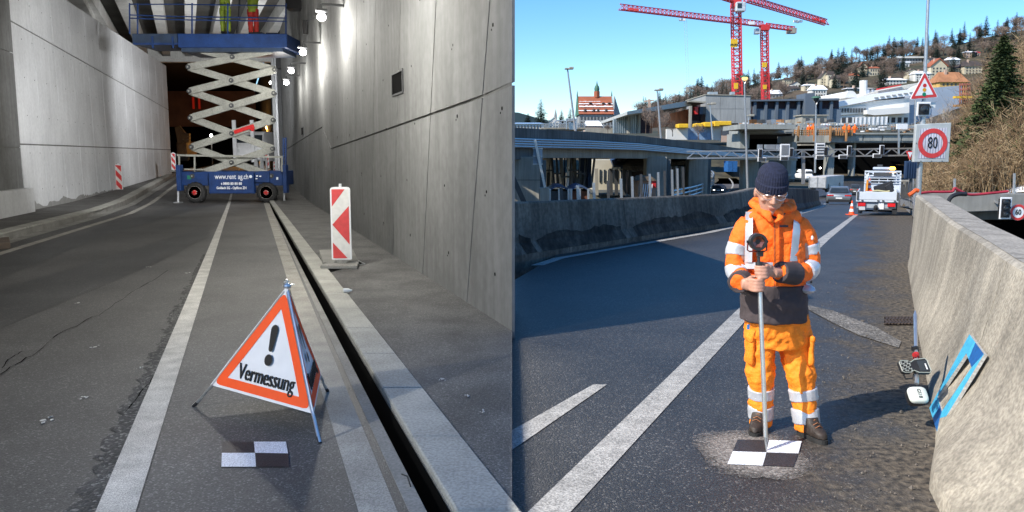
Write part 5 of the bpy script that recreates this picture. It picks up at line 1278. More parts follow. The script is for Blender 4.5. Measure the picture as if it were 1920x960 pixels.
m = MB(); m.cyl(D(1711, 372, 27), D(1717, 186, 27), .035, 8); m.build('shaft', STEEL, tp_)
# beyond the barrier: portal of the sunken road, its signals
rw = thing('retaining_wall', 'concrete parapet over the sunken slip road tunnel at the right edge', 'wall', D(1830, 380, 21))
def seg(name, pts, dep, mt, Y, par): m = MB(); m.prism([D(x, y, Y) for x, y in pts], (0, dep, 0)); return m.build(name, mt, par, bevel=.01)
PAR = mk('parapet_concrete', (.3, .3, .28), .85, var=.2, scale=1.5, streak=.2)
seg('parapet', [(1726, 362), (1960, 364), (1960, 392), (1790, 398), (1733, 380)], .5, PAR, 21, rw)
seg('beam', [(1768, 398.5), (1960, 392.5), (1960, 412), (1820, 412)], 2.5, CON_D, 21.6, rw)
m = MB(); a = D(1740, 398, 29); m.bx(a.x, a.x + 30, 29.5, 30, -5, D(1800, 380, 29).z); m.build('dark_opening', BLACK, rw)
m = MB(); m.face([(3, 1, -4.3), (60, 1, -4.3), (60, 29, -4.3), (14, 29, -4.3)]); struct(m.build('sunken_road', A_R))
m = MB(); m.prism([(30, 1, -4.4), (50, 1, -4.4), (50, 31, -4.4), (30, 31, -4.4)], (0, 0, 4.6)); tag(m.build('side_wall', CON_D), 'plain concrete side wall of the sunken slip road, right of the picture', 'wall')
tl3 = thing('traffic_light', 'black three-lens traffic light with white edge hanging over the sunken road', 'traffic light', D(1886, 411, 20))
m = MB(); m.pbx(1875, 370, 1897, 411, 20, .03); m.build('white_edge', WHITEP, tl3, bevel=.01)
m = MB(); m.pbx(1878, 373, 1894, 408, 19.98, .15); m.build('case', BLACKP, tl3)
for k in range(3):
    c = D(1886, 379.5 + 11.3 * k, 19.96); m = MB(); m.ball(c, (.065, .02, .065), 14, 6); m.build('lens', GLASS, tl3, smooth=True)
    m = MB(); m.tube([c + V((math.cos(a) * .075, -.07, math.sin(a) * .075)) for a in [R(15 * j) for j in range(13)]], .012, 5); m.build('visor', BLACKP, tl3)
s6 = thing('speed_sign', 'round red ringed sign with 60 beside the hanging traffic light', 'traffic sign', D(1908, 412, 20))
c = D(1909, 398, 19.98); disc_ring(c - V((0, .004, 0)), 0, .2).build('face', WHITEP, s6); disc_ring(c - V((0, .009, 0)), .14, .2).build('red_ring', REFR, s6)
text_obj('60', .19, c - V((.005, .012, 0)), (1, 0, 0), (0, 0, 1), INK, s6, squash=.8, thick=.002, bold=.003)
m = MB(); m.cyl(c, c + V((0, .03, 0)), .205, 24); m.bar(c + V((0, .03, 0)), c + V((0, 1.2, .25)), .04, .04); m.bar(D(1886, 375, 20.1), D(1886, 372, 21.2), .04, .04); m.build('bracket', STEEL, s6)
# red and black hoses, rail posts on the parapet
def hose(pts, Y, r, mt, label): m = MB(); m.tube(spline([D(x, y, Y + (o[0] if o else 0)) for x, y, *o in pts], 6), r, 8); return tag(m.build('hose', mt, smooth=True), label, 'hose')
hose([(1726, 362), (1745, 360), (1770, 360), (1786, 359), (1790, 353), (1800, 358), (1820, 365), (1860, 362), (1890, 359)], 20.6, .035, mk('red_hose', (.4, .03, .05), .6), 'red hose lying along the parapet right of the barrier end')
hose([(1776, 386), (1778, 378), (1784, 369), (1796, 364), (1812, 364)], 20.3, .055, BLACKP, 'thick black hose bending over the parapet edge')
hose([(1704, 366), (1712, 361), (1717, 357), (1722, 358)], 17.8, .045, mk('orange_strap', (.8, .12, .02), .6), 'orange strap wound at the foot of the sign pole')
for x, y0 in ((1789, 335), (1901, 325)):
    m = MB(); m.cyl(D(x, 368, 21.2), D(x + 1, y0, 21.2), .035, 6); tag(m.build('rail_post', STEEL), 'thin grey post on the parapet ' + ('by the hoses' if x < 1800 else 'in front of the snow patch'), 'post')

# ---------------------------------------------------------- brushy bank and spruce
BANK = mk('bank_earth', (.14, .1, .055), .95, var=.45, scale=.9, fine=(9, .35), rgb2=(.06, .05, .025))
def bank_h(x, y):
    u = (x / y * F + 960)
    f = (x - interp([(20, 10.2), (30, 15.4), (40, 20.6), (60, 31.4), (90, 47)], y)) 
    if f < 0: return -.6
    return -.3 + min(f * .62, 3.8 + f * .3) * interp([(20, .22), (25, .3), (29, 1.0), (34, 1.5), (60, 1.9)], y) * min(1, .35 + f / 6) + .25 * mnoise.noise(V((x * .5, y * .5, 0)))
m = MB(); nx, ny = 46, 34; vs = []
for j in range(ny):
    y = lerp(22, 62, j / (ny - 1))
    for i in range(nx):
        x = interp([(20, 10.2), (30, 15.4), (40, 20.6), (60, 31.4)], y) - 1 + i * .62; vs.append((x, y, bank_h(x, y)))
m.add(vs, [(j * nx + i, j * nx + i + 1, (j + 1) * nx + i + 1, (j + 1) * nx + i) for j in range(ny - 1) for i in range(nx - 1)]); struct(m.build('bank', BANK, smooth=True))
m = MB(); 
for (x0, y0, w_, h_) in ((1885, 342, 42, 17), (1862, 350, 20, 8), (1905, 352, 26, 12), (1870, 333, 16, 8), (1838, 355, 7, 4), (1826, 354, 5, 3), (1913, 335, 16, 8)):
    for k in range(int(w_ * h_ / 9)):
        a = random.uniform(0, 6.28); rr = math.sqrt(random.random()); px, py = x0 + math.cos(a) * w_ * rr, y0 + math.sin(a) * h_ * rr
        kd = _dir(px, py); Y = 21.9
        while Y < 40 and (V((0, 0, CAMH)) + kd * (Y / kd.y)).z > bank_h(kd.x / kd.y * Y, Y): Y += .1
        if Y >= 39.9: continue
        p = V((kd.x / kd.y * Y, Y, 0)); hh = bank_h(p.x, Y)
        r = random.uniform(.1, .26); ring_ = [V((p.x + math.cos(t) * r * random.uniform(.6, 1.2), Y + math.sin(t) * r, 0)) for t in (0, .9, 1.8, 2.7, 3.6, 4.5, 5.4)]
        m.add([V((q.x, q.y, bank_h(q.x, q.y) + .03)) for q in ring_] + [V((p.x, Y, hh + .07))], [(i, (i + 1) % 7, 7) for i in range(7)])
m.build('snow_patch', SNOW, kind='stuff')
# dry brush: thousands of thin stems with twigs
BR = [mk('dry_stem_a', (.27, .18, .095), .9, var=.3, scale=3), mk('dry_stem_b', (.13, .08, .042), .9, var=.3, scale=3), mk('dry_stem_c', (.38, .28, .16), .9, var=.2, scale=3), mk('green_leaf', (.06, .08, .02), .8, var=.4, scale=3)]
m = MB(); rnd = random.Random(3)
def blade(m, p, q, w):
    d = (q - p); s = d.cross(V((rnd.uniform(-1, 1), rnd.uniform(-1, .2), .1))); s = s.normalized() * w if s.length > 1e-4 else V((w, 0, 0))
    k = len(m.v); m.v += [p - s, p + s, q]; m.f.append((k, k + 1, k + 2)); m.m.append(m.mi)
n_st = 0
while n_st < 26000:
    y = 26 + 26 * rnd.random() ** 1.5; x = interp([(20, 10.2), (30, 15.4), (40, 20.6), (60, 31.4)], y) + rnd.uniform(.3, 15)
    px = x / y * F + 960
    if px > 1975 or (y < 26.5 and px > 1800 and rnd.random() < .93): continue
    cl = mnoise.noise(V((x * .45, y * .45, 5)))
    if cl < -.25 and rnd.random() < .7: continue
    n_st += 1; z = bank_h(x, y); p = V((x, y, z - .05)); h = (.7 + 2.0 * max(.1, cl + .45) * rnd.uniform(.5, 1.2)) * (1 if y < 40 else 1.3)
    lean_ = V((rnd.gauss(-.08, .2), rnd.gauss(0, .2), 1)) * h; q = p + lean_
    m.mi = rnd.choices([0, 1, 2, 3], [5, 3 if cl < .2 else 5, 3, .35])[0]
    blade(m, p, q, .013)
    for t in range(5):
        f = rnd.uniform(.3, .95); b = p.lerp(q, f); blade(m, b, b + V((rnd.gauss(0, .22), rnd.gauss(0, .2), rnd.uniform(.05, .35))) * h * .5, .008 + .008 * (m.mi == 3))
m.build('dry_brush', BR, kind='stuff')
# green bushes on the bank and taller bare shrubs at its top right
def spruce(x, Y, ztop, zb, rad, label, cat='tree', dens=1.0, mat=None, group=None, name='spruce_tree', seed=1, tiers=26):
    r_ = random.Random(seed); t = thing(name, label, cat, (x, Y, zb), group)
    m = MB(); m.cyl((x, Y, zb), (x + .1 * rad, Y, ztop), rad * .09, 7, .01); m.build('trunk', mk('bark', (.06, .045, .03), .9, var=.3, scale=5), t)
    m = MB(); H_ = ztop - zb
    for k in range(tiers):
        f = k / tiers; z = zb + H_ * (.08 + .92 * f); R_ = rad * (1 - f) ** .8 * r_.uniform(.72, 1.15) + .05 * rad; nb = max(5, int((13 - 7 * f) * dens))
        for j in range(nb):
            a = r_.uniform(0, 6.28); L_ = R_ * r_.uniform(.65, 1.15); d = V((math.cos(a), math.sin(a), 0)); tip = V((x, Y, z)) + d * L_ + V((0, 0, -.18 * L_ + .12 * L_ * f))
            s = V((-d.y, d.x, 0)); b0 = V((x, Y, z + .02 * H_)); 
            for q in range(int(7 * dens)):
                g = r_.uniform(.15, 1); c = b0.lerp(tip, g); w_ = L_ * .2 * (1.25 - g) + .03 * rad
                p1 = c + s * r_.uniform(-1, 1) * w_ * 1.6 + V((0, 0, r_.uniform(-.3, .1) * w_ * 1.5)); k0 = len(m.v)
                m.v += [c + V((0, 0, .25 * w_)), p1 + d * w_ * r_.uniform(.1, .9), p1 - d * w_ * .5 + V((0, 0, -.35 * w_)), c - V((0, 0, .25 * w_))]; m.f.append((k0, k0 + 1, k0 + 2, k0 + 3)); m.m.append(0)
    m.build('crown', mat or SPR_G, t); return t
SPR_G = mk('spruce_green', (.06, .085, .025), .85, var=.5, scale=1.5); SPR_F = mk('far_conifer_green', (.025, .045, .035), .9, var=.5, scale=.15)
YS_ = 31; p = D(1884, 66, YS_)
spruce(p.x, YS_, p.z, bank_h(p.x, YS_), 1.6, 'tall olive green spruce on the brushy bank at the right', dens=2.0, seed=4, tiers=44)
p = D(1858, 140, 35); spruce(p.x, 35, p.z, bank_h(p.x, 35), 1.2, 'shorter green spruce left of the tall spruce on the bank', dens=1.4, seed=5, tiers=26)
BRB = mk('bare_branch', (.13, .085, .06), .9, var=.3, scale=3)
def bare_tree(x, Y, zb, H_, spread, seed, label, group=None, mat=None, lev=4, w0=None, n_br=3, cat='tree', upright=.5, leafy=None, wf=.6, st=.25, l0=.3, lo=.45):
    r_ = random.Random(seed); t = thing('bare_tree', label, cat, (x, Y, zb), group); tr = MB(); m = MB()
    w0 = w0 or H_ * .02
    tr.cyl((x, Y, zb), (x, Y, zb + H_ * .35), w0, 6, w0 * .7); tr.build('trunk', mat or BRB, t)
    def grow(p, d, L_, w_, k):
        q = p + d * L_; s = d.cross(V((r_.uniform(-1, 1), r_.uniform(-1, 1), .3))).normalized()
        for s2 in (s, d.cross(s).normalized()):
            k0 = len(m.v); m.v += [p - s2 * w_, p + s2 * w_, q + s2 * w_ * wf, q - s2 * w_ * wf]; m.f.append((k0, k0 + 1, k0 + 2, k0 + 3)); m.m.append(0)
        if k <= 0: return
        for j in range(n_br + (k > 2)):
            nd = (d + V((r_.gauss(0, spread), r_.gauss(0, spread), r_.uniform(-.1, upright)))).normalized(); grow(p.lerp(q, r_.uniform(lo, 1)), nd, L_ * r_.uniform(.5, .78), w_ * wf, k - 1)
    grow(V((x, Y, zb + H_ * st)), V((r_.gauss(0, .05), 0, 1)), H_ * l0, w0 * .7, lev)
    m.build('crown', mat or BRB, t); return t
for k, (px, py, Y, H_) in enumerate(((1868, 205, 33, 3.2), (1900, 150, 36, 4.4), (1918, 130, 37, 5.2), (1836, 225, 38, 3.6), (1796, 235, 40, 3.2), (1940, 120, 36, 5))):
    p = D(px, py, Y); zb = bank_h(p.x, Y); bare_tree(p.x, Y, zb, max(2, p.z - zb + .6), .42, 20 + k, ['bare brown shrub below the tall spruce', 'bare shrub right of the tall spruce', 'tall bare shrub at the right edge of the bank', 'bare shrub left of the short spruce', 'lowest bare shrub at the left top of the bank', 'bare shrub just outside the right edge'][k], 'bare shrubs on the bank', lev=5, n_br=3, w0=.04, cat='shrub')
p = D(1778, 190, 60); bare_tree(p.x, 60, 0, p.z, .3, 91, 'slender bare birch behind the speed sign', mat=mk('birch_bark', (.4, .36, .32), .8), lev=5)
# ================================================================== MIDDLE DISTANCE (right)
FLY = mk('flyover_concrete', (.13, .14, .14), .9, var=.3, scale=.5, streak=.4); PIER = mk('pier_concrete', (.34, .32, .27), .9, var=.2, scale=.6, streak=.25)
fo = thing('flyover', 'long low concrete flyover with four pale guard pipes crossing the left of the daylight scene', 'bridge', D(1200, 296, 64))
FS = [(950, 45), (1015, 49), (1100, 55), (1200, 64), (1300, 76), (1420, 95), (1500, 110)]
yt = [239, 242, 247, 255, 266, 283, 291]; yb = [258, 260, 262.5, 268, 279, 289, 294]; rb_ = [276, 277.5, 279, 282, 290, 296, 298]; fb = [296, 296, 296, 297, 298, 300, 301]
for k in range(len(FS) - 1):
    (xa, Ya), (xb, Yb) = FS[k], FS[k + 1]
    def wallseg(ya0, ya1, yb0, yb1, dep, name, mt, o=0):
        a, b, c, d = D(xa, ya0, Ya), D(xb, yb0, Yb), D(xb, yb1, Yb), D(xa, ya1, Ya); n = V((-(b.y - a.y), b.x - a.x, 0)).normalized()
        a, b, c, d = [p + V((0, 0, 0)) - n * o for p in (a, b, c, d)]; b.x = max(b.x, a.x + .01)
        for q in (a, b, c, d): q.x = max(q.x, 0.02)
        m = MB(); m.prism([a, b, c, d], n * dep); return m.build(name, mt, fo)
    wallseg(yt[k], yb[k], yt[k + 1], yb[k + 1], .5, 'parapet', FLY)
    wallseg(yb[k], fb[k] if k else 300, yb[k + 1], fb[k + 1], 7, 'deck_beam', PIER if k else FLY, -.35)
    for r in range(4):
        f = r / 3; ya, yb_ = lerp(yb[k] + 2.5, rb_[k] - 1.5, f), lerp(yb[k + 1] + 2.5, rb_[k + 1] - 1.5, f)
        a, b = D(xa, ya, Ya - .3), D(xb, yb_, Yb - .3); a.x = max(a.x, .02); m = MB(); m.tube([a, b], .07, 6); m.build('guard_pipe', STEEL, fo)
    for j in range(4):
        a = D(lerp(xa, xb, j / 4), 0, 1); 
        Yj = lerp(Ya, Yb, j / 4); p, q = D(lerp(xa, xb, j / 4), lerp(yb[k], yb[k + 1], j / 4), Yj - .15), D(lerp(xa, xb, j / 4), lerp(rb_[k], rb_[k + 1], j / 4), Yj - .15)
        if p.x > .1: m = MB(); m.bar(p, q, .06, .06); m.build('pipe_bracket', DGREY, fo)
for (x0, x1, y1, Y, dep) in ((950, 1013, 384, 46.5, 2.5), (1212, 1250, 374, 66.5, 1.6), (1291, 1327, 360, 78, 1.6), (1393, 1422, 335, 98, 1.6)):
    m = MB(); a, b = D(x0, 330, Y), D(x1, 330, Y); zt_ = D(x0, 294, Y).z; m.bx(max(a.x, .03), b.x, Y, Y + dep, -2.7, zt_); m.build('pier', PIER, fo, bevel=.04)
    m = MB(); m.bx(b.x, b.x + .35, Y + .2, Y + 2.4, -2.7, zt_ - .2); m.build('pier_fin', FLY, fo)
    if x0 == 950:
        m = MB(); m.bx(.03, b.x + .01, Y - .02, Y, D(960, 338, Y).z, D(960, 337, Y).z); m.build('joint', DGREY, fo)
ss = thing('sign_mast', 'leaning grey mast with the pale back of a sign by the flyover pier', 'sign', D(1022, 378, 38))
m = MB(); m.bar(D(1003, 262, 38), D(1022, 352, 38), .12, .12); m.build('mast', STEEL, ss)
m = MB(); m.pbx(1000, 278, 1017, 308, 38.2, .06); m.build('sign_panel', mk('pale_panel', (.35, .4, .45), .6), ss)
for y in (278, 292, 307): m = MB(); m.pbx(999, y, 1018, y + 1.4, 38.08, .06); m.build('cross_rail', STEEL, ss)
m = MB(); m.pbx(1011, 352, 1030, 384, 38, .5); m.build('plinth', PIER, ss, bevel=.03)
m = MB(); m.bar(D(955, 318, 40), D(984, 382, 40), .25, .25); tag(m.build('beam', DGREY), 'dark slanting steel beam in front of the flyover pier', 'beam')
# posts along the lane behind the central barrier
for k, (x, y0) in enumerate(((1052, 352), (1083, 347), (1113, 343), (1140, 339), (1164, 335), (1185, 331), (1202, 327), (1218, 326), (1234, 323), (1246, 320), (1260, 318), (1270, 316), (1281, 314))):
    Y = 34 + k * 2.2; m = MB(); m.bar(D(x + 1.5, 384, Y), D(x, y0, Y), .13, .13); tag(m.build('fence_post', STEEL if k % 3 else DGREY), 'slanted steel post in the row behind the central barrier, ' + ['nearest the flyover pier', 'right of the two huts', 'third from the left', 'fourth from the left', 'before the cream hall', 'left of the shingled roof', 'left of the middle pier', 'before the orange box', 'before the middle pier', 'right of the middle pier', 'fourth from the right end', 'third from the right end', 'last before the far pier'][k], 'post', 'posts behind the central barrier')
# store of dark and pale poles under the flyover
st_ = thing('pole_rack', 'rack of dark and pale upright poles stored under the flyover', 'rack', D(1065, 345, 62))
rr = random.Random(5)
for k in range(30):
    x = 1019 + k * 3.1; m = MB(); m.bar(D(x + rr.uniform(-2, 2), 352, 60 + rr.uniform(0, 5)), D(x + (k - 15) * .25 + rr.uniform(-5, 5), 296, 60 + rr.uniform(0, 5)), rr.uniform(.1, .28), .12); m.build('pole', [DGREY, STEEL, BLUED, KERB2, WHITEP][rr.randrange(5)], st_)
for k in range(5): m = MB(); m.pbx(1022 + k * 15, 318 + (k % 3) * 6, 1036 + k * 16, 321 + (k % 3) * 6, 60, .4); m.build('cross_rail', DGREY, st_)
BRK = mk('rusty_board', (.16, .06, .035), .9, var=.3, scale=2); ROOFB = mk('blue_slate', (.04, .07, .14), .5, var=.3, scale=2)
for k, (x0, x1, lab) in enumerate(((1027, 1070, 'left of two small round-roofed huts under the flyover'), (1067, 1107, 'right of two small huts under the flyover, with rusty gable'))):
    h = thing('hut', lab, 'hut', D((x0 + x1) / 2, 378, 48)); 
    m = MB(); m.pbx(x0 + 3, 358, x1 - 3, 384, 48, 3); m.build('wall', BRK if k else DGREY, h)
    P = [D(lerp(x0, x1, t), 360 - 13 * math.sin(math.pi * t) ** .7, 47.7) for t in [i / 10 for i in range(11)]]; P2 = [p + V((0, 0, -.12)) for p in P[::-1]]
    m = MB(); m.prism(P + P2, (0, 3.4, 0)); m.build('roof', ROOFB, h)
    for x in (x0 + 4, (x0 + x1) / 2, x1 - 4): m = MB(); m.bar(D(x, 384, 47.6), D(x, 354, 47.6), .12, .12); m.build('post', STEEL, h)
# cream hall and shingled roofs
CRM = mk('cream_render', (.55, .5, .38), .85, var=.12, scale=.6); SHG = mk('wood_shingle', (.15, .12, .09), .95, var=.5, scale=1.2, fine=(6, .4)); DRKW = mk('dark_timber', (.05, .035, .03), .9, var=.3, scale=1)
hl = thing('timber_hall', 'cream hall with blue slate and shingled roofs below the flyover', 'building', D(1170, 372, 78))
m = MB(); m.pbx(1112, 300, 1192, 356, 80, 12); m.build('wall', CRM, hl)
for k in range(7): m = MB(); m.pbx(1124 + k * 8, 318, 1127 + k * 8, 342, 79.9, .08); m.build('window', GLASS, hl)
for x in (1119, 1146, 1156, 1171, 1182): m = MB(); m.bar(D(x, 366, 76), D(x - 1, 316, 76), .3, .3); m.build('post', DGREY if x > 1140 else PIER, hl)
m = MB(); m.prism([D(1140, 290, 84), D(1205, 290, 84), D(1192, 318, 74), D(1150, 316, 74)], (0, 0, .3)); m.build('slate_roof', ROOFB, hl)
m = MB(); m.bar(D(1152, 316, 73.8), D(1168, 292, 80), .5, .2); m.bar(D(1160, 316, 73.8), D(1178, 292, 80), .3, .2); m.build('roof_light_strip', WHITEP, hl)
m = MB(); m.prism([D(1193, 293, 84), D(1216, 291, 84), D(1212, 322, 73), D(1168, 318, 73)], (0, 0, .4)); m.build('shingle_roof', SHG, hl)
m = MB(); m.pbx(1178, 322, 1212, 364, 76, 6); m.build('dark_recess', DRKW, hl)
h2 = thing('timber_hall', 'dark timber hall with shingled roof between the two flyover piers', 'building', D(1268, 368, 84))
m = MB(); m.prism([D(1246, 291, 90), D(1287, 292, 90), D(1287, 308, 82), D(1252, 312, 82)], (0, 0, .4)); m.build('roof', SHG, h2)
m = MB(); m.pbx(1251, 308, 1290, 352, 84, 6); m.build('wall', DRKW, h2)
for k in range(6): m = MB(); m.bar(D(1258 + k * 5.5, 364 - k * 2, 80), D(1257 + k * 5.5, 312, 80), .28, .2); m.build('pale_post', [STEEL, KERB2][k % 2], h2)
for k in range(2): m = MB(); m.pbx(1266 + k * 12, 309, 1273 + k * 12, 318, 83.9, .1); m.build('window', GLASS, h2)
kk = thing('site_hut', 'small wooden hut with white lattice and a red panel below the flyover', 'hut', D(1214, 370, 60))
m = MB(); m.pbx(1197, 338, 1230, 380, 60, 2.5); m.build('wall', mk('pink_board', (.4, .26, .18), .9), kk)
m = MB(); m.prism([D(1195, 339, 59.8), D(1232, 339, 59.8), D(1222, 331, 59.8), D(1204, 331, 59.8)], (0, 3, 0)); m.build('roof', SHG, kk)
m = MB(); m.pbx(1222, 339, 1230, 352, 59.9, .06); m.build('red_panel', REDP, kk)
for k in range(6):
    m = MB(); m.bar(D(1200 + k * 4, 370, 59.8), D(1203 + k * 4, 345, 59.8), .08, .06); m.build('lattice_bar', WHITEP, kk)
# curved lower road, barrier rail, car
m = MB(); pts = [(1310, 372, 1440, 372), (1318, 360, 1418, 360), (1335, 348, 1392, 348), (1348, 338, 1386, 338), (1342, 328, 1372, 328), (1328, 320, 1352, 320), (1312, 315, 1336, 315)]
L0 = [G(a, y, -2.6) for a, y, *_ in pts]; R0_ = [G(c, y, -2.6) for _, y, c, y2 in pts]
for i in range(len(pts) - 1): m.face([L0[i], R0_[i], R0_[i + 1], L0[i + 1]])
struct(m.build('slip_road', asphalt('far_asphalt', (.1, .09, .09), (.14, .13, .13), 5, .2, .3, .8, 0)))
m = MB(); cl_ = spline([G(x, y, -2.585) for x, y in ((1352, 368), (1370, 355), (1374, 345), (1368, 335), (1356, 326), (1340, 319))], 5)
for a, b in zip(cl_, cl_[1:]): m.face([a - V((.12, 0, 0)), a + V((.12, 0, 0)), b + V((.12, 0, 0)), b - V((.12, 0, 0))])
struct(m.build('slip_road_line', LINE_R))
gr2 = thing('guard_rail', 'curved grey guard rail along the lower slip road', 'guard rail', D(1320, 366, 74))
P = spline([D(x, y, Y) for x, y, Y in ((1262, 374, 66), (1300, 365, 72), (1325, 355, 82), (1338, 343, 95), (1336, 332, 110), (1326, 326, 125))], 5)
for k in range(3): m = MB(); m.tube([p + V((0, 0, .35 * k)) for p in P], .09, 5); m.build('rail', STEEL, gr2)
for k in range(0, len(P), 2): m = MB(); m.bar(P[k] + V((0, 0, -.7)), P[k] + V((0, 0, .8)), .12, .12); m.build('post', STEEL, gr2)
def rear_car(x0, x1, ytop, ybot, Y, body, label, front=False, name='car', cat='car', kind='sedan'):
    a, b = D(x0, ybot, Y), D(x1, ybot, Y); w_ = b.x - a.x; z0 = a.z; h = D(x0, ytop, Y).z - z0; cx = (a.x + b.x) / 2; t = thing(name, label, cat, (cx, Y, z0))
    d = w_ * 2.35; hw = w_ / 2; m = MB(); sec = []
    prof = [(0, .3, .52, .9), (.02 * d, .16, .6, .98), (.1 * d, .12, .64, 1), (.25 * d, .1, .66, 1), (.75 * d, .1, .62, 1), (.95 * d, .14, .5, .95), (d, .25, .4, .85)]
    for y, zb_, zt_, k in prof: sec.append([V((cx + sx * hw * k, Y + y, z0 + h * z)) for sx, z in ((-.93, zb_), (.93, zb_), (1, (zb_ + zt_) / 2), (.97, zt_ - .05), (.85, zt_), (-.85, zt_), (-.97, zt_ - .05), (-1, (zb_ + zt_) / 2))])
    m.loft(sec); m.build('body', body, t, smooth=True)
    m = MB(); sec = []
    for y, zt_, k in ((.14 * d, .62, .8), (.24 * d, .88, .74), (.34 * d, .985, .68), (.5 * d, 1, .68), (.62 * d, .93, .7), (.76 * d, .62, .8)): sec.append([V((cx + sx * hw * k * q, Y + y, z0 + h * z)) for sx, z, q in ((-1, .6, 1.12), (1, .6, 1.12), (1, zt_ - .02, 1), (.85, zt_, 1), (-.85, zt_, 1), (-1, zt_ - .02, 1))])
    m.loft(sec); rf = m.build('roof', body, t, smooth=True)
    m = MB(); m.prism([V((cx + sx * hw * k, Y + yy * d, z0 + h * z)) for sx, k, yy, z in ((-1, .74, .145, .66), (1, .74, .145, .66), (1, .62, .245, .9), (-1, .62, .245, .9))], (0, -.02, .02)); m.build('window', GLASS, rf)
    for s in (-1, 1):
        m = MB(); m.prism([V((cx + s * hw * .78, Y + .2 * d, z0 + h * .66)), V((cx + s * hw * .8, Y + .7 * d, z0 + h * .66)), V((cx + s * hw * .71, Y + .58 * d, z0 + h * .9)), V((cx + s * hw * .71, Y + .3 * d, z0 + h * .9))], (s * .03, 0, 0)); m.build('window', GLASS, rf)
        for yy in (.17, .8): m = MB(); r_ = h * .24; m.cyl((cx + s * hw * .78, Y + yy * d, z0 + r_), (cx + s * hw * .99, Y + yy * d, z0 + r_), r_, 14); m.build('wheel', RUB, t)
        m = MB(); m.box((cx + s * hw * .68, Y - .005, z0 + h * (.52 if not front else .42)), (hw * (.5 if not front else .22), .05, h * .07)); m.build('headlight' if front else 'tail_light', WHG if front else REDP, t)
    m = MB(); m.box((cx, Y - .015, z0 + h * .36), (hw * .5, .03, h * .08)); m.build('number_plate', WHITEP, t)
    m = MB(); m.box((cx, Y + .01, z0 + h * .2), (hw * 1.7, .08, h * .14)); m.build('bumper_shadow_panel' if False else 'bumper', BLACKP, t)
    if x0 > 1500: align([t], t.location.copy(), math.degrees(math.atan((x0 + x1 - 1920) / 3000)))
    return t
rear_car(1335, 1358, 348, 362, 88, DGREY, 'small dark car with lit headlamps coming round the slip road', front=True)
rear_car(1548, 1597, 351, 383, 57, mk('silver_paint', (.25, .28, .3), .3, metal=.6, var=.05), 'silver grey car seen from behind beside the service truck')
rear_car(1592, 1612, 346, 366, 85, DGREY, 'dark car driving on beyond the service truck')
# low barrier and signals near the slip road, containers
for k, x in enumerate((1365, 1374)):
    m = MB(); m.pbx(x, 302, x + 8.5, 322, 150, 3); tag(m.build('container', mk('container_blue', (.02, .12, .35), .6)), ['left', 'right'][k] + ' of two blue containers by the far end of the slip road', 'container')
m = MB(); m.pbx(1330, 300, 1420, 330, 165, 2); tag(m.build('pale_wall', PIER), 'pale construction wall behind the blue containers', 'wall')
m = MB(); m.pbx(1400, 305, 1440, 345, 140, 2); tag(m.build('abutment', PIER), 'sunlit concrete abutment left of the tunnel portals', 'wall')
for k in range(14):
    m = MB(); c = D(1448 + rr.uniform(-12, 34), 335 - rr.uniform(0, 8), 120 + rr.uniform(0, 8)); m.ball(c, (rr.uniform(.3, .8), .5, rr.uniform(.2, .5)), 6, 4); tag(m.build('rubble', PIER), 'grey lump of rubble at the foot of the tunnel columns', 'rubble', 'rubble at the portal')
# ---------------------------------------------------------- gantry
gt = thing('sign_gantry', 'steel lattice gantry with traffic lights and lane signs across the tunnel approach', 'gantry', D(1506, 340, 62))
GY = 62
for (x0, x1, y0, y1, yy0, yy1) in ((1288, 1722, 284, 278, 297, 291),):
    for o in (0, .8):
        for (ya, yb2) in ((y0, y1), (yy0, yy1)): m = MB(); m.bar(D(x0, ya, GY + o), D(x1, yb2, GY + o), .11, .11); m.build('chord', STEEL, gt)
    n = 26
    for k in range(n):
        xa, xb = lerp(x0, x1, k / n), lerp(x0, x1, (k + 1) / n); t0, t1 = k / n, (k + 1) / n
        a = D(xa, lerp(y0, y1, t0) if k % 2 else lerp(yy0, yy1, t0), GY); b = D(xb, lerp(y0, y1, t1) if k % 2 == 0 else lerp(yy0, yy1, t1), GY)
        m = MB(); m.bar(a, b, .07, .07); m.build('diagonal', STEEL, gt)
for x in (1506, 1716): m = MB(); m.bar(D(x, 345, GY + .3), D(x, 280, GY + .3), .22, .22); m.build('leg', STEEL, gt)
for (x, y0, y1) in ((1426, 279, 296), (1484, 277, 294), (1549, 275, 292), (1593, 273, 291), (1654, 272, 290)):
    m = MB(); m.pbx(x - 3.8, y0, x + 3.8, y1, GY - .3, .12); f = m.build('signal_frame', WHITEP, gt)
    m = MB(); m.pbx(x - 2.8, y0 + 1, x + 2.8, y1 - 1, GY - .34, .06); m.build('signal_face', BLACKP, f)
for (x, y0) in ((1429, 295), (1471, 293), (1538, 291), (1581, 290), (1645, 288)):
    m = MB(); m.pbx(x - 8, y0, x + 8, y0 + 8, GY - .3, .1); f = m.build('lane_sign', WHITEP, gt, bevel=.02)
    m = MB(); m.pbx(x - 6.4, y0 + 1.2, x + 6.4, y0 + 6.8, GY - .33, .04); m.build('lane_sign_face', DGREY, f)
for (x0, x1, y0, y1) in ((1463, 1481, 270, 293), (1530, 1547, 268, 290)):
    m = MB(); m.pbx(x0, y0, x1, y1, GY - .3, .1); f = m.build('square_sign', WHITEP, gt, bevel=.02)
    if x0 < 1500: m = MB(); m.pbx(x0 + 2.5, y0 + 2, x1 - 2.5, y1 - 3, GY - .33, .04); m.build('sign_face', STEEL, f)
    else:
        for j in range(4): m = MB(); m.pbx(x0 + 2, y0 + 3 + j * 5, x1 - 2, y0 + 5 + j * 5, GY - .33, .04); m.build('sign_face', DGREY, f)
for (x0, x1) in ((1424, 1430), (1437, 1453), (1454, 1463)): m = MB(); m.pbx(x0, 271, x1, 280, GY + .1, .6); m.build('equipment_box', STEEL, gt)
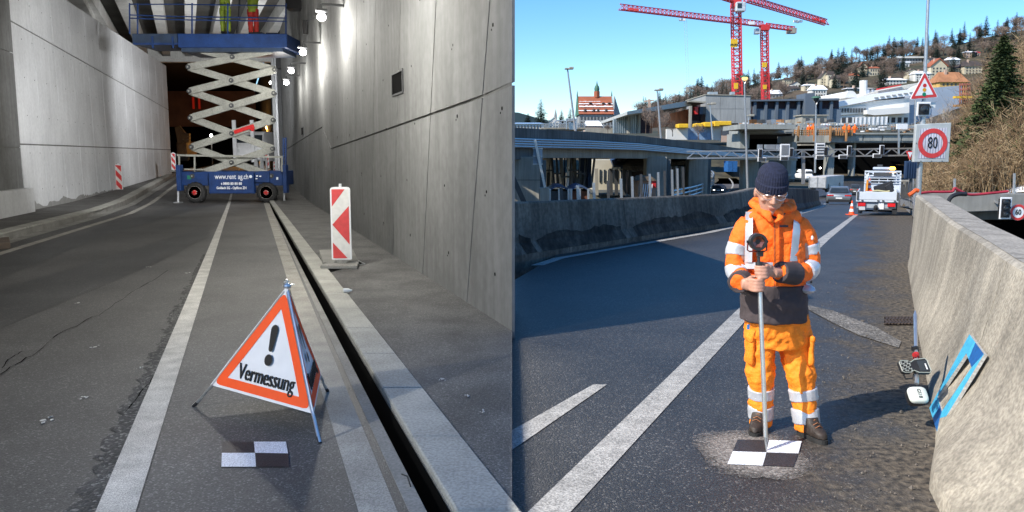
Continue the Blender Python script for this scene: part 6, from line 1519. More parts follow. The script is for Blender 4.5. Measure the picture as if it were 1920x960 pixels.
# ---------------------------------------------------------- tunnel portals and construction deck
pt = thing('tunnel_portal', 'concrete tunnel portals with dark mouths under a deck being built', 'tunnel', D(1560, 345, 130))
PY = 130
BEAM = mk('portal_beam', (.3, .31, .29), .85, var=.15, scale=.5, streak=.2)
def pp_(name, x0, y0, x1, y1, Y, dep, mt, par=pt, bev=0): m = MB(); m.pbx(x0, y0, x1, y1, Y, dep); return m.build(name, mt, par, bevel=bev)
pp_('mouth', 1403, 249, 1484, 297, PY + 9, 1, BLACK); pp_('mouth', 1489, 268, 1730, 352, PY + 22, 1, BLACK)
pp_('lintel', 1388, 233, 1492, 242, PY - 8, 10, BEAM); pp_('fascia', 1392, 238, 1486, 250, PY, 8, BEAM); pp_('side_wall', 1388, 250, 1405, 278, PY - 2, 8, BEAM)
for k in range(5): pp_('panel', 1396 + 19 * k, 239.5, 1412 + 19 * k, 247.5, PY - .1, .1, BEAM)
pp_('lintel', 1492, 254, 1560, 267, PY, 20, BEAM); pp_('lintel', 1560, 251, 1735, 267, PY - 3, 20, BEAM); pp_('coping', 1558, 249, 1736, 252, PY - 3.5, 1, BEAM)
for k in range(4): pp_('panel', 1584 + 36 * k, 254, 1617 + 36 * k, 264, PY - 3.2, .15, BEAM)
for (x0, x1, y1) in ((1484, 1493, 336), (1553, 1564, 345), (1600, 1604, 330)): pp_('column', x0, 266, x1, y1, PY - 1, 2, BEAM)
pp_('side_wall', 1488, 268, 1491, 340, PY, 22, CON_D)
TIM = mk('formwork_timber', (.4, .2, .08), .9, var=.3, scale=1)
fm = thing('timber_formwork', 'orange-brown timber formwork along the edge of the unfinished deck', 'formwork', D(1545, 254, 126))
for k in range(26): m = MB(); m.pbx(1490 + k * 4.3, 243, 1491.6 + k * 4.3, 254, 126, .2); m.build('stud', TIM, fm)
for y in (244, 248, 252): m = MB(); m.pbx(1490, y, 1600, y + 1.2, 126.3, .3); m.build('waler', TIM, fm)
for k in range(4): m = MB(); m.pbx(1496 + k * 30, 236, 1499 + k * 30, 265, 125.6, .25); m.build('strut', TIM, fm)
CL = [PIER, STEEL, TIM, DGREY, WHITEP, REDP, YEL]
site = thing('building_site', 'strip of stacked materials and rails on the unfinished deck above the portals', 'building site', D(1560, 240, 140))
for k in range(150):
    x = rr.uniform(1385, 1735); y = 243 - rr.uniform(0, 13) + (6 if x > 1600 else 0); w_ = rr.uniform(1, 10); h_ = rr.uniform(1, 4)
    m = MB(); m.pbx(x, y - h_, x + w_, y, 134 + rr.uniform(0, 14), rr.uniform(.5, 2)); m.build('material_stack' if h_ > 2 else 'plank', CL[rr.choices(range(7), [6, 4, 5, 3, 3, .6, .5])[0]], site)
for k in range(60):
    x = 1385 + k * 5.8; m = MB(); m.bar(D(x, 243, 133), D(x, 232 - rr.uniform(0, 3), 133), .08, .08); m.build('rail_post', STEEL, site)
for y in (233, 236.5): m = MB(); m.bar(D(1385, y, 133), D(1735, y + 4, 133), .08, .08); m.build('hand_rail', STEEL, site)
for k, (x, y) in enumerate(((1516, 246), (1524, 244), (1583, 245), (1591, 246), (1602, 245))):
    f = D(x, y + 9, 127.5); t = thing('person', 'tiny orange-clad worker on the unfinished deck, ' + ['leftmost of five', 'second from left', 'third from left', 'fourth from left', 'rightmost of five'][k], 'person', f, 'workers on the unfinished deck')
    m = MB(); stube(m, [f, f + V((0, 0, .5)), f + V((0, 0, .9)), f + V((0, 0, 1.35)), f + V((0, 0, 1.5)), f + V((0, 0, 1.75))], [.15, .17, .24, .26, .1, .12], 8, 3)
    for s in (-1, 1): stube(m, [f + V((s * .2, 0, 1.4)), f + V((s * .33, -.05, 1.1)), f + V((s * .25, -.25, .95))], [.09, .08, .06], 6, 2)
    m.build('body', HV, t, smooth=True)
# trailer, van at the tunnel
tr = thing('lorry', 'white box lorry seen from behind, driving down towards the tunnels', 'lorry', D(1546, 358, 92))
a, b = D(1515, 358, 80), D(1549, 358, 80)
pv_ = D(1532, 360, 80); tr.location = pv_
m = MB(); a, b = D(1514, 360, 80), D(1550, 360, 80); zt_ = D(1532, 331, 80).z; m.bx(a.x, b.x, 80, 88, a.z + .35, zt_); m.build('box_body', mk('lorry_white', (.5, .48, .46), .6, var=.1, scale=1), tr, bevel=.04)
m = MB(); m.bx(a.x + .1, b.x - .1, 79.94, 79.99, a.z + .45, zt_ - .1); m.build('rear_door', mk('lorry_grey', (.36, .38, .4), .5), tr)
for x in (a.x + .05, (a.x + b.x) / 2, b.x - .05): m = MB(); m.bx(x - .05, x + .05, 79.9, 79.96, a.z + .4, zt_ - .05); m.build('door_frame', ALU, tr)
for yy in (81, 86):
    for x in (a.x + .15, b.x - .15): m = MB(); m.cyl((x - .15, yy, a.z + .4), (x + .15, yy, a.z + .4), .42, 12); m.build('wheel', RUB, tr)
align([tr], pv_, 34, .86)
wv = thing('van', 'small white van coming out of the tunnel left of the lorry', 'van', D(1518, 338, 100))
m = MB(); m.pbx(1508, 326, 1527, 338, 100, 4); m.pbx(1511, 318, 1526, 327, 101, 3.5); m.build('body', WHITEP, wv, bevel=.25)
m = MB(); m.pbx(1511, 321, 1525, 327.5, 100.9, .1); m.build('windscreen', GLASS, wv)
m = MB(); m.pbx(1508, 336, 1511, 340, 100, .6); m.pbx(1524, 336, 1527, 340, 100, .6); m.build('wheel', RUB, wv, kind='stuff')
for k, (x, y) in enumerate(((1538, 315), (1548, 315))):
    m = MB(); m.ball(D(x, y, 148), .16, 8, 5); tag(m.build('headlight', WHG), ['left', 'right'][k] + ' headlight of a pair glowing in the dark tunnel mouth', 'light')
# ---------------------------------------------------------- service truck
VY = 23.3
vt = thing('service_truck', 'white drop-side service truck with orange beacon parked ahead on the road edge', 'truck', D(1645, 404, VY))
def vD(x, y, o): Y = VY + o * .91; s_ = Y / F; return V((vt.location.x + (x - 1645) * s_, VY + o, D(1645, y, Y).z))
def vb(name, x0, y0, x1, y1, o, dep, mt, bev=0, par=None): m = MB(); a, b = vD(x0, y1, o), vD(x1, y0, o); m.bx(a.x, b.x, VY + o, VY + o + dep, a.z, b.z); return m.build(name, mt, par or vt, bevel=bev)
WB = mk('truck_white', (.55, .6, .66), .45, var=.06, scale=3)
tg_ = vb('tailgate', 1603, 360, 1684, 375, 0, .06, WB, .01); vb('tailgate_frame', 1603, 374, 1683, 379, .01, .08, WB, .008)
for x in (1604, 1679): vb('corner_post', x, 360, x + 4, 375, -.025, .03, DGREY, .004, tg_)
for x in (1613, 1643, 1652, 1674): vb('latch', x, 375.5, x + 4, 377, -.02, .03, DGREY, 0, tg_)
vb('bed_floor', 1605, 372, 1682, 376, .08, 3.1, DGREY); 
for x0 in (1604, 1681.5): vb('side_board', x0, 361, x0 + 2, 375, .08, 3.1, WB)
vb('chassis_crossmember', 1605, 380, 1679, 391, .08, .12, mk('grey_bumper', (.3, .34, .38), .5), .01)
for x in (1607, 1663): vb('tail_light', x, 381, x + 14.5, 387.5, .03, .05, mk('tail_lamp_red', (.6, .01, .015), .3), .006)
vb('white_plate', 1646, 380, 1656, 392, .05, .03, WHITEP); vb('number_plate', 1609, 388, 1621, 394.5, .04, .03, mk('plate_grey', (.5, .52, .55), .5))
m = MB(); c = D(1642, 390, VY); m.ball(c, (.07, .06, .09), 10, 6); m.bar(c + V((-.07, 0, -.08)), c + V((.07, 0, -.08)), .06, .08); m.cyl(c + V((0, -.08, .02)), c + V((0, .1, .02)), .03, 8); m.build('tow_hitch', BLACKP, vt)
for x0, x1 in ((1608, 1616), (1672, 1681)):
    m = MB(); a, b = vD(x0, 397, .35), vD(x1, 397, .35); r_ = .33; m.cyl((a.x, a.y + .2, r_), (b.x, a.y + .2, r_), r_, 18); w_ = m.build('wheel', RUB, vt, smooth=True)
    vb('mud_flap', x0, 393, x1, 401, .12, .02, BLACKP)
vb('axle', 1616, 394, 1672, 397, .6, .1, BLACK)
hd = vb('headboard', 1617, 321, 1620, 361, 3.1, .06, WB); vb('headboard_bar', 1682.5, 321, 1685.5, 361, 3.1, .06, WB)
for y, h_ in ((320, 3), (327, 1.5), (333, 1.5), (338, 1.5), (343, 1.2)): vb('headboard_bar', 1617, y, 1685, y + h_, 3.08, .05, WB)
vb('headboard_panel', 1617, 343.5, 1685, 361, 3.12, .04, WB); vb('dark_panel', 1634, 323.5, 1668, 330.5, 3.04, .04, DGREY)
for x in (1626, 1644, 1660, 1676): vb('headboard_bar', x, 321, x + 1.3, 345, 3.1, .05, WB)
cb_ = vb('cab', 1618, 324, 1684, 372, 3.3, 1.9, WB, .12); vb('cab_window', 1630, 334, 1672, 343, 3.26, .04, GLASS, 0, cb_)
lb_ = vb('light_bar', 1632, 313.5, 1672, 318, 3.8, .3, mk('light_bar_clear', (.45, .5, .6), .3), .02); BCN = mk('beacon_glow', (1, .5, .1), emit=(1, .38, .03, 9), var=0); vb('amber_beacon', 1663, 313, 1674, 318.5, 3.76, .28, BCN, .03, lb_)
vb('roof_rack', 1640, 309, 1650, 313.5, 4.0, .3, DGREY)
for x in (1625, 1672, 1628): vb('small_light', x, 324, x + 4, 327, 3.04, .03, GLASS)
# load on the truck: cones, cable drum and black case
def cone(x, yb_, hpx, Y, label, z=None, wpx=None):
    a = D(x, yb_, Y); s_ = Y / F; h = hpx * s_; t = thing('traffic_cone', label, 'traffic cone', a, 'orange and white traffic cones')
    ORC = mk('cone_orange', (.85, .1, .02), .5, var=.08)
    r0, r1 = h * .2, h * .035; m = MB(); m.box(a + V((0, 0, h * .025)), (h * .62, h * .62, h * .05)); m.build('base', ORC, t, bevel=.004)
    for k in range(5):
        z0, z1 = .05 + .95 * k / 5, .05 + .95 * (k + 1) / 5; f = lambda z: lerp(r0, r1, z)
        m = MB(); m.cyl(a + V((0, 0, h * z0)), a + V((0, 0, h * z1)), f(z0), 14, f(z1)); m.build('white_band' if k % 2 else 'orange_band', WHITEP if k % 2 else ORC, t, smooth=True)
    return t
cone(1596.5, 403, 27, 23.4, 'orange and white cone standing on the road left of the service truck')
cone(1624, 358, 24, VY + 1.6, 'orange and white cone loaded at the left of the truck bed'); 
m = MB(); m.bar(D(1633, 357, VY + 1.2), D(1668, 345, VY + 1.2), .25, .25); m.bar(D(1660, 346, VY + 1.1), D(1668, 360, VY + 1.1), .12, .2); tag(m.build('tool_case', BLACKP, bevel=.02), 'long black case lying tilted in the truck bed', 'case')
m = MB(); m.bar(D(1619, 358, VY + 1.5), D(1621, 337, VY + 1.5), .12, .06); tag(m.build('warning_board', mk('board_orange', (.8, .3, .03), .6)), 'orange board standing at the left end of the truck bed', 'board')
m = MB(); m.tube(spline([D(x, y, VY + .6) for x, y in ((1630, 359), (1640, 357.5), (1655, 359), (1662, 358))], 5), .03, 6); tag(m.build('rope', mk('rope_tan', (.5, .45, .25), .8)), 'tan coiled rope on the truck bed behind the tailgate', 'rope')
for o_ in [o for o in bpy.data.objects if not o.parent and o.get('category') in ('truck', 'traffic cone', 'case', 'board', 'rope')]:
    if o_['label'] in ('orange and white cone standing on the road left of the service truck',) or 'warning' in o_['label']: continue
    if o_ != vt:
        o_.location.x -= D(1645, 300, o_.location.y).x - vt.location.x
    align([o_], vt.location.copy(), 24.5)
# dark cabinet and clutter between truck and barrier
ct2 = thing('switch_cabinet', 'brownish roadside cabinet and frames behind the barrier end', 'cabinet', D(1700, 372, 30))
m = MB(); m.pbx(1690, 338, 1712, 366, 32, .5); m.build('case', PIER, ct2, bevel=.02)
for k in range(6): m = MB(); m.tube([D(1692 + k * 3, 372, 31 - k * .4), D(1690 + k * 3.4, 341 + (k % 3) * 5, 31 - k * .4)], .05, 6); m.build('frame_tube', DGREY, ct2)
# ================================================================== FAR: TOWN, HILLSIDE, CRANES
ROOFR = mk('red_tile_roof', (.33, .1, .05), .9, var=.25, scale=.3); ROOFD = mk('dark_tile_roof', (.07, .055, .05), .9, var=.3, scale=.3); ROOFO = mk('orange_tile_roof', (.38, .17, .08), .9, var=.25, scale=.3)
WALLC = mk('cream_wall', (.55, .49, .36), .9, var=.1, scale=.2); WALLW = mk('white_wall', (.65, .64, .6), .9, var=.08, scale=.2); WALLP = mk('pinkish_wall', (.5, .36, .28), .9, var=.1, scale=.2); WALLG = mk('grey_wall', (.3, .31, .31), .9, var=.15, scale=.2, streak=.15)
SHUT = mk('shuttered_window', (.07, .075, .08), .6, var=.2, scale=1)
SHARED = {}
def wins(par, x0, x1, y0, y1, nx, ny, Y, wfrac=.45, hfrac=.55, mat=None):
    a, b = D(x0, (y0 + y1) / 2, Y), D(x1, (y0 + y1) / 2, Y); zt_, zb_ = D((x0 + x1) / 2, y0, Y).z, D((x0 + x1) / 2, y1, Y).z
    cw, ch = (b.x - a.x) / nx, (zt_ - zb_) / ny; me = None
    for i in range(nx):
        for j in range(ny):
            c = V((a.x + cw * (i + .5), Y - .06, zb_ + ch * (j + .5)))
            if me is None:
                m = MB(); m.box(c, (cw * wfrac, .12, ch * hfrac)); o0 = m.build('window', mat or SHUT, par); me = o0.data; c0 = c
            else:
                o = bpy.data.objects.new('window', me); COL.objects.link(o); o.parent = par; o.location = o0.location + (c - c0)
def house(x0, x1, ye, yb, Y, wall, roof, ridge, label, nx=4, ny=3, gable=False, snow=False, depth=None, name='house', cat='house', group='houses on the hillside', flat=False, chim=True):
    if group == 'houses on the hillside' and Y > 345:      # let it stand where the slope really is
        kd = _dir((x0 + x1) / 2, yb); Yt = 400
        while Yt < 640 and CAMH + kd.z * Yt / kd.y > hill(kd.x / kd.y, Yt): Yt += 4
        Y = Yt
    a, b = D(x0, (ye + yb) / 2, Y), D(x1, (ye + yb) / 2, Y); ze, zb_, zr_ = D((x0 + x1) / 2, ye, Y).z, D((x0 + x1) / 2, yb, Y).z, D((x0 + x1) / 2, ridge, Y).z
    t = thing(name, label, cat, ((a.x + b.x) / 2, Y, zb_), group); dp = depth or (b.x - a.x) * .8; w_ = b.x - a.x
    m = MB()
    if gable: m.prism([(a.x, Y, zb_ - 4), (b.x, Y, zb_ - 4), (b.x, Y, ze), ((a.x + b.x) / 2, Y, zr_), (a.x, Y, ze)], (0, dp, 0))
    else: m.bx(a.x, b.x, Y, Y + dp, zb_ - 4, ze)
    m.build('wall', wall, t)
    ov = .06 * w_
    if flat: m = MB(); m.bx(a.x - ov, b.x + ov, Y - ov, Y + dp + ov, ze, zr_); m.build('roof', SNOW if snow else roof, t)
    elif gable:
        xm = (a.x + b.x) / 2
        for s in (-1, 1):
            xe = a.x - ov if s < 0 else b.x + ov; k = (xe - xm) / ((a.x if s < 0 else b.x) - xm); zz = zr_ + (ze - zr_) * k
            m = MB(); m.prism([(xm, Y - ov, zr_ + .1), (xe, Y - ov, zz + .1), (xe, Y - ov, zz + .1 + .05 * w_), (xm, Y - ov, zr_ + .15 + .06 * w_)], (0, dp + 2 * ov, 0)); rf = m.build('roof', SNOW if (snow and s > 0) else roof, t)
    else:
        ym = Y + dp / 2; m = MB()
        m.add([(a.x - ov, Y - ov, ze), (b.x + ov, Y - ov, ze), (b.x + ov, Y + dp + ov, ze), (a.x - ov, Y + dp + ov, ze), (a.x + w_ * .12, ym, zr_), (b.x - w_ * .12, ym, zr_)], [(0, 1, 5, 4), (1, 2, 5), (2, 3, 4, 5), (3, 0, 4), (3, 2, 1, 0)]); rf = m.build('roof', SNOW if snow else roof, t)
    if not flat and chim and w_ > 5: m = MB(); m.bx(a.x + w_ * .3, a.x + w_ * .38, Y + dp * .35, Y + dp * .45, ze, zr_ + .08 * w_); m.build('chimney', WALLP, rf)
    if nx: wins(t, x0 + (x1 - x0) * .06, x1 - (x1 - x0) * .06, ye + (yb - ye) * .06, yb, nx, ny, Y)
    return t
# --- town hall with red roof and green cupola
th = thing('town_hall', 'large stepped building with snow-streaked red tile roof and little green cupola', 'building', D(1125, 245, 300)); TY = 300
def tp3(x, y, o=0): return D(x, y, TY + o)
m = MB(); m.pbx(1086, 215, 1150, 262, TY, 14); m.build('wall', WALLG, th)
a, b, z0, z1 = tp3(1085, 214).x, tp3(1151, 214).x, tp3(1120, 214).z, tp3(1120, 178).z
m = MB(); m.add([(a, TY - .6, z0), (b, TY - .6, z0), (b, TY + 7, z1), (a, TY + 7, z1), (a, TY + 14, z0), (b, TY + 14, z0)], [(0, 1, 2, 3), (3, 2, 5, 4), (1, 5, 2), (0, 3, 4), (0, 4, 5, 1)]); rf = m.build('roof', ROOFR, th)
for (f, h, l, r) in ((.14, .045, .0, 1), (.36, .06, .03, .98), (.52, .035, .02, 1), (.66, .02, .05, .65)):
    m = MB(); n = 16
    for k in range(n):
        u0, u1 = lerp(l, r, k / n), lerp(l, r, (k + 1) / n); hh = h * rr.uniform(.6, 1.3)
        P = lambda u, t: V((lerp(a, b, u), TY - .7 + 7.6 * t, lerp(z0, z1, t) + .25)); m.face([P(u0, f), P(u1, f), P(u1, f + hh), P(u0, f + hh)])
    m.build('snow_band', SNOW, rf)
for k, x in enumerate((1097, 1113, 1121, 1136)):
    m = MB(); m.pbx(x - 3, 208, x + 3, 214, TY + .2, 3); m.ball(tp3(x, 208, 1.5), (.7, 1.6, .9), 8, 4); m.build('dormer', ROOFD, rf)
for x in (1107, 1131, 1142): m = MB(); m.ball(tp3(x, 193.5, 3.5), (.7, .9, .35), 8, 4); m.build('dormer', ROOFD, rf)
m = MB(); pz = tp3(1119, 178, 7); m.cyl(pz + V((0, 0, -1)), pz + V((0, 0, 1.3)), 1.1, 8); m.build('cupola_base', ROOFR, rf)
CUP = mk('verdigris', (.06, .16, .11), .7, var=.2); m = MB(); q = pz + V((0, 0, 1.3)); m.tube([q, q + V((0, 0, 1.0)), q + V((0, 0, 1.8)), q + V((0, 0, 2.6)), q + V((0, 0, 4))], [.9, 1.0, .8, .3, .04], 8); m.build('cupola', CUP, rf)
for s, x in ((0, 1085), (1, 1151)):
    m = MB(); xx = tp3(x, 200).x; m.prism([(xx - .2, TY - .6, z0 - .3), (xx - .2, TY + 7, z1 + .3), (xx - .2, TY + 14.4, z0 - .3)], (.4, 0, 0)); m.build('gable_parapet', CUP if s == 0 else WALLG, th)
    m = MB(); m.tube([(xx, TY + 7, z1), (xx, TY + 7, z1 + 1), (xx, TY + 7, z1 + 2.2)], [.3, .2, .03], 6); m.build('finial', CUP, th)
wins(th, 1087, 1150, 217, 244, 10, 3, TY, .5, .62)
m = MB(); m.prism([tp3(1151.5, 214, .5), tp3(1152.5, 180, 5), tp3(1163, 214, 14), tp3(1163, 250, 14), tp3(1151.5, 250, .5)], (-.4, .3, 0)); m.build('side_gable', WALLG, th)
# --- low town buildings left
house(960, 1020, 232, 244, 150, WALLW, mk('blue_snow_roof', (.3, .45, .65), .6), 229, 'low building with pale bluish snowy roof beyond the flyover at the far left', 9, 1, flat=False, group='low town buildings', chim=False)
house(1029, 1048, 228, 240, 330, WALLW, WALLW, 221, 'small white gabled house beside the cone-shaped tree', 3, 2, gable=True, group='low town buildings')
house(1096, 1128, 236, 252, 180, WALLP, SNOW, 226, 'small brown pavilion with snowy domed roof below the town hall', 5, 1, group='low town buildings')
m = MB(); m.tube([D(1041, 226, 340), D(1041.5, 214, 340), D(1042, 204, 340)], [.8, .5, .05], 6); tag(m.build('church_spire', WALLG), 'thin grey church spire between the trees at the far left', 'spire')
pg = thing('plaza_canopy', 'pale rounded canopy and railings beyond the flyover left of the tall lamp', 'canopy', D(1060, 243, 120))
m = MB(); m.pbx(1015, 239, 1098, 243, 120, 8); m.build('platform', PIER, pg)
for k in range(4): m = MB(); cx = 1046 + k * 9; m.tube([D(cx + 6 * math.cos(t), 232 - 6 * math.sin(t), 120) for t in [R(18 * q) for q in range(11)]], .12, 5); m.build('arch', STEEL, pg)
for k in range(22): m = MB(); m.bar(D(1016 + 3.8 * k, 240, 119.5), D(1016 + 3.8 * k, 232, 119.5), .1, .1); m.build('railing_post', STEEL, pg)
for y in (232, 236): m = MB(); m.bar(D(1015, y, 119.5), D(1098, y, 119.5), .1, .1); m.build('railing', STEEL, pg)
m = MB(); m.pbx(1062, 222, 1082, 224, 118, 1); m.bar(D(1062, 242, 118), D(1062, 222, 118), .2, .2); m.bar(D(1081, 242, 118), D(1081, 222, 118), .2, .2); m.pbx(1067, 230, 1080, 243, 118.4, .4); tag(m.build('notice_frame', STEEL), 'pale portal frame with dark notice board beyond the flyover', 'sign')
m = MB(); m.pbx(1098, 240, 1180, 250, 175, 2); tag(m.build('garden_wall', PIER), 'pale low wall in front of the town hall', 'wall')
# --- grey hall with orange cladding
gh = thing('exhibition_hall', 'long hall with slanting grey roof edge, orange-brown cladding and glass', 'building', D(1235, 250, 165)); HY = 165
def pr(name, pts, Y, dep, mt, par, sl=0): x_0 = min(p[0] for p in pts); m = MB(); m.prism([D(x, y, Y + sl * (x - x_0)) for x, y in pts], (0, dep, 0)); return m.build(name, mt, par)
pr('roof_edge', [(1176, 209), (1296, 188), (1296, 198), (1176, 215)], HY - 16, 45, mk('hall_grey', (.45, .46, .44), .8, var=.1), gh, .3)
pr('orange_cladding', [(1222, 222), (1292, 204), (1292, 234), (1222, 240)], HY + 2, 1, mk('corten', (.5, .16, .06), .85, var=.3, scale=.4), gh, .35)
for k in range(14): m = MB(); x = 1224 + 5 * k; m.bar(D(x, 239, HY + 1.8 + .35 * (x - 1222)), D(x, 222 - (x - 1222) * .26, HY + 1.8 + .35 * (x - 1222)), .1, .1); m.build('cladding_rib', ROOFR, gh)
pr('glass_front', [(1150, 223), (1197, 215), (1197, 250), (1150, 250)], HY + 1, 1, mk('pale_glass', (.25, .33, .37), .3, var=.25, scale=.4), gh)
for k in range(12): m = MB(); x = 1151 + 4 * k; m.bar(D(x, 250, HY + .8), D(x, 222 - (x - 1150) * .16, HY + .8), .18, .1); m.build('mullion', STEEL, gh)
for x in (1177, 1197, 1293): m = MB(); m.pbx(x, 198 + (1296 - x) * .17, x + 4, 250, HY - .2, 1); m.build('column', PIER, gh)
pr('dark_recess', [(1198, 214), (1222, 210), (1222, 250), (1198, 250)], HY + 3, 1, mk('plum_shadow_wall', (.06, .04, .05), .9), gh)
# --- concrete block and dark hall
ck = thing('concrete_block', 'raw grey concrete block building behind the front crane', 'building', D(1365, 228, 185))
pr('wall', [(1323, 178), (1408, 180), (1408, 232), (1323, 230)], 185, 20, WALLG, ck)
for x in (1323, 1351, 1379): m = MB(); m.pbx(x, 179, x + 27.5, 204, 184.9, .1); m.build('concrete_panel', WALLG, ck)
for x in (1323, 1351, 1379): m = MB(); m.pbx(x, 204.6, x + 27.5, 231, 184.9, .1); m.build('concrete_panel', WALLG, ck)
pr('roof_rim', [(1322, 176.5), (1409, 178.5), (1409, 180), (1322, 178)], 184.7, 21, PIER, ck)
for x in (1330, 1340, 1372): m = MB(); m.pbx(x, 172, x + 6, 177, 188, 2); m.build('roof_unit', STEEL, ck)
op = thing('open_storey', 'open concrete storey with red and blue stores between the orange hall and the grey block', 'building', D(1308, 234, 180))
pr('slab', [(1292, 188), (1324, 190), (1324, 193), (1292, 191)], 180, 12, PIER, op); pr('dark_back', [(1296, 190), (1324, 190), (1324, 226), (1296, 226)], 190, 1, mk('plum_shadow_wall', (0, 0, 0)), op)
for k, (x, mt) in enumerate(((1303, REDP), (1312, BLUED), (1318, DGREY))): m = MB(); m.pbx(x, 200, x + 6, 214, 182, 2); m.build('stored_bin', mt, op)
dh = thing('dark_hall', 'long dark steel-blue hall with pale columns behind the tunnel deck', 'building', D(1490, 232, 195)); DHM = mk('steel_blue_wall', (.1, .13, .17), .8, var=.15, scale=.2)
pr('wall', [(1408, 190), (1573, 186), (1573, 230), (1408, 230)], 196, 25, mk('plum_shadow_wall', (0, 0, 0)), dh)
pr('roof_edge', [(1406, 187), (1574, 184), (1574, 188), (1406, 190)], 194, 27, DHM, dh); pr('stair_tower', [(1510, 175), (1528, 174), (1528, 232), (1510, 232)], 193, 6, DHM, dh)
for k in range(8):
    x = 1413 + 20.5 * k; m = MB(); m.pbx(x, 190, x + 5, 231, 194.5, 1); m.build('column', DHM, dh)
    m = MB(); m.pbx(x + 5, 204, x + 20, 231, 195.2, .5); m.build('infill_panel', mk('infill', (.13, .17, .22), .8, var=.1), dh)
for k in range(9): m = MB(); x = 1410 + k * 18; m.pbx(x, 224, x + rr.uniform(4, 10), 232, 160, 3); tag(m.build('material_stack', CL[rr.randrange(7)]), 'stack of building material before the dark hall, number %s from the left' % ['one', 'two', 'three', 'four', 'five', 'six', 'seven', 'eight', 'nine'][k], 'material stack', 'stacks before the dark hall')
sh2 = house(1504, 1550, 217, 232, 150, PIER, PIER, 215, 'low flat-roofed shed with dark openings on the tunnel deck', 3, 1, flat=True, group='site sheds')
# white walls & yellow bins under crane
lw_ = thing('site_wall', 'long white and bluish site wall below the yellow skips', 'wall', D(1330, 265, 150))
pr('white_panel', [(1250, 242), (1290, 240), (1290, 262), (1250, 262)], 150, 1, WALLW, lw_); pr('blue_panel', [(1290, 240), (1335, 238), (1335, 262), (1290, 262)], 150.1, 1, mk('bluish_wall', (.2, .3, .45), .8), lw_); pr('white_panel', [(1335, 238), (1390, 233), (1390, 266), (1335, 262)], 150, 1, WALLW, lw_)
pr('fence_panel', [(1353, 244), (1385, 243), (1385, 266), (1353, 266)], 149, .3, WALLP, lw_)
YE = mk('skip_yellow', (.75, .45, .02), .6, var=.12)
for k, (x0, x1, y0, y1) in enumerate(((1272, 1291, 232, 240), (1305, 1318, 231, 238), (1321, 1337, 229, 238), (1339, 1350, 227, 237), (1349, 1372, 227, 235))):
    m = MB(); m.pbx(x0, y0, x1, y1, 148, 3); tag(m.build('skip', YE, bevel=.1), 'yellow site skip, ' + ['leftmost of five', 'second from left', 'third from left', 'fourth from left', 'rightmost of five'][k], 'skip', 'yellow site skips')
# --- white factory
fc_ = thing('factory', 'big white factory with barrel roof, snowy slanting roof and ribbon windows', 'building', D(1640, 228, 250)); FY = 250
FW = mk('factory_white', (.7, .7, .68), .8, var=.06, scale=.2); FB = mk('factory_blue_shade', (.3, .36, .45), .8, var=.1, scale=.2)
pr('wall', [(1574, 200), (1650, 188), (1705, 184), (1705, 234), (1574, 234)], FY, 40, FW, fc_); pr('roof', [(1574, 190), (1640, 176), (1705, 167), (1720, 160), (1720, 178), (1650, 186), (1574, 200)], FY - 1, 1.5, SNOW, fc_)
pr('upper_roof', [(1600, 186), (1640, 172), (1722, 155), (1722, 162), (1640, 178), (1590, 190)], FY + 5, 30, mk('sandy_snow_roof', (.6, .58, .52), .9), fc_)
m = MB(); bx0 = [D(1585 + 22 * (1 - math.cos(R(15 * k))) / 2 , 183 - 13 * math.sin(R(15 * k)), FY + 1) for k in range(13)]; m.prism(bx0, (0, 25, 0)); m.build('barrel_roof', FW, fc_)
pr('side_wall', [(1705, 168), (1805, 160), (1805, 200), (1705, 234)], FY + 3, 20, FB, fc_)
pr('ribbon_base', [(1576, 202), (1625, 198), (1625, 212), (1576, 216)], FY - .5, .5, STEEL, fc_)
wins(fc_, 1577, 1624, 202, 212, 9, 1, FY - .5, .7, .8); wins(fc_, 1576, 1704, 218, 232, 11, 1, FY, .6, .7, mk('factory_undercroft', (.05, .05, .055), .8))
pr('canopy_tube', [(1626, 206), (1704, 200), (1704, 212), (1640, 216), (1626, 214)], FY - 3, 3, FW, fc_)
m = MB(); m.cyl(D(1619, 186, FY + 12), D(1619, 151, FY + 12), 1.2, 10); m.build('chimney', FW, fc_)
for x in (1628, 1636): m = MB(); m.cyl(D(x, 178, FY + 8), D(x, 168, FY + 8), .8, 8, .5); m.build('roof_vent', STEEL, fc_)
pr('red_strip', [(1645, 166), (1690, 158), (1690, 160), (1645, 169)], FY + 4, .6, REFR, fc_)
for k in range(7): m = MB(); x = 1640 + 11 * k; m.pbx(x, 182 - k * 1.6, x + 7, 184 - k * 1.6, FY - 1.3, .5); m.build('roof_light', WALLG, fc_)
fn = thing('hoarding', 'white corrugated site hoarding in front of the factory', 'hoarding', D(1635, 234, 150))
for k in range(15): m = MB(); x = 1604 + 4.05 * k; m.pbx(x, 220 - k * .12, x + 3.4, 234, 150 + .15 * (k % 2), .1); m.build('sheet', STEEL if k % 2 else WHITEP, fn)
m = MB(); m.pbx(1682, 232, 1702, 242, 118, .3); tag(m.build('white_board', WHITEP), 'blank white site board on a post at the deck edge', 'board')
m = MB(); m.bar(D(1685, 242, 118), D(1685, 292, 118), .2, .2); tag(m.build('post', STEEL), 'thin post carrying the blank white site board', 'post')
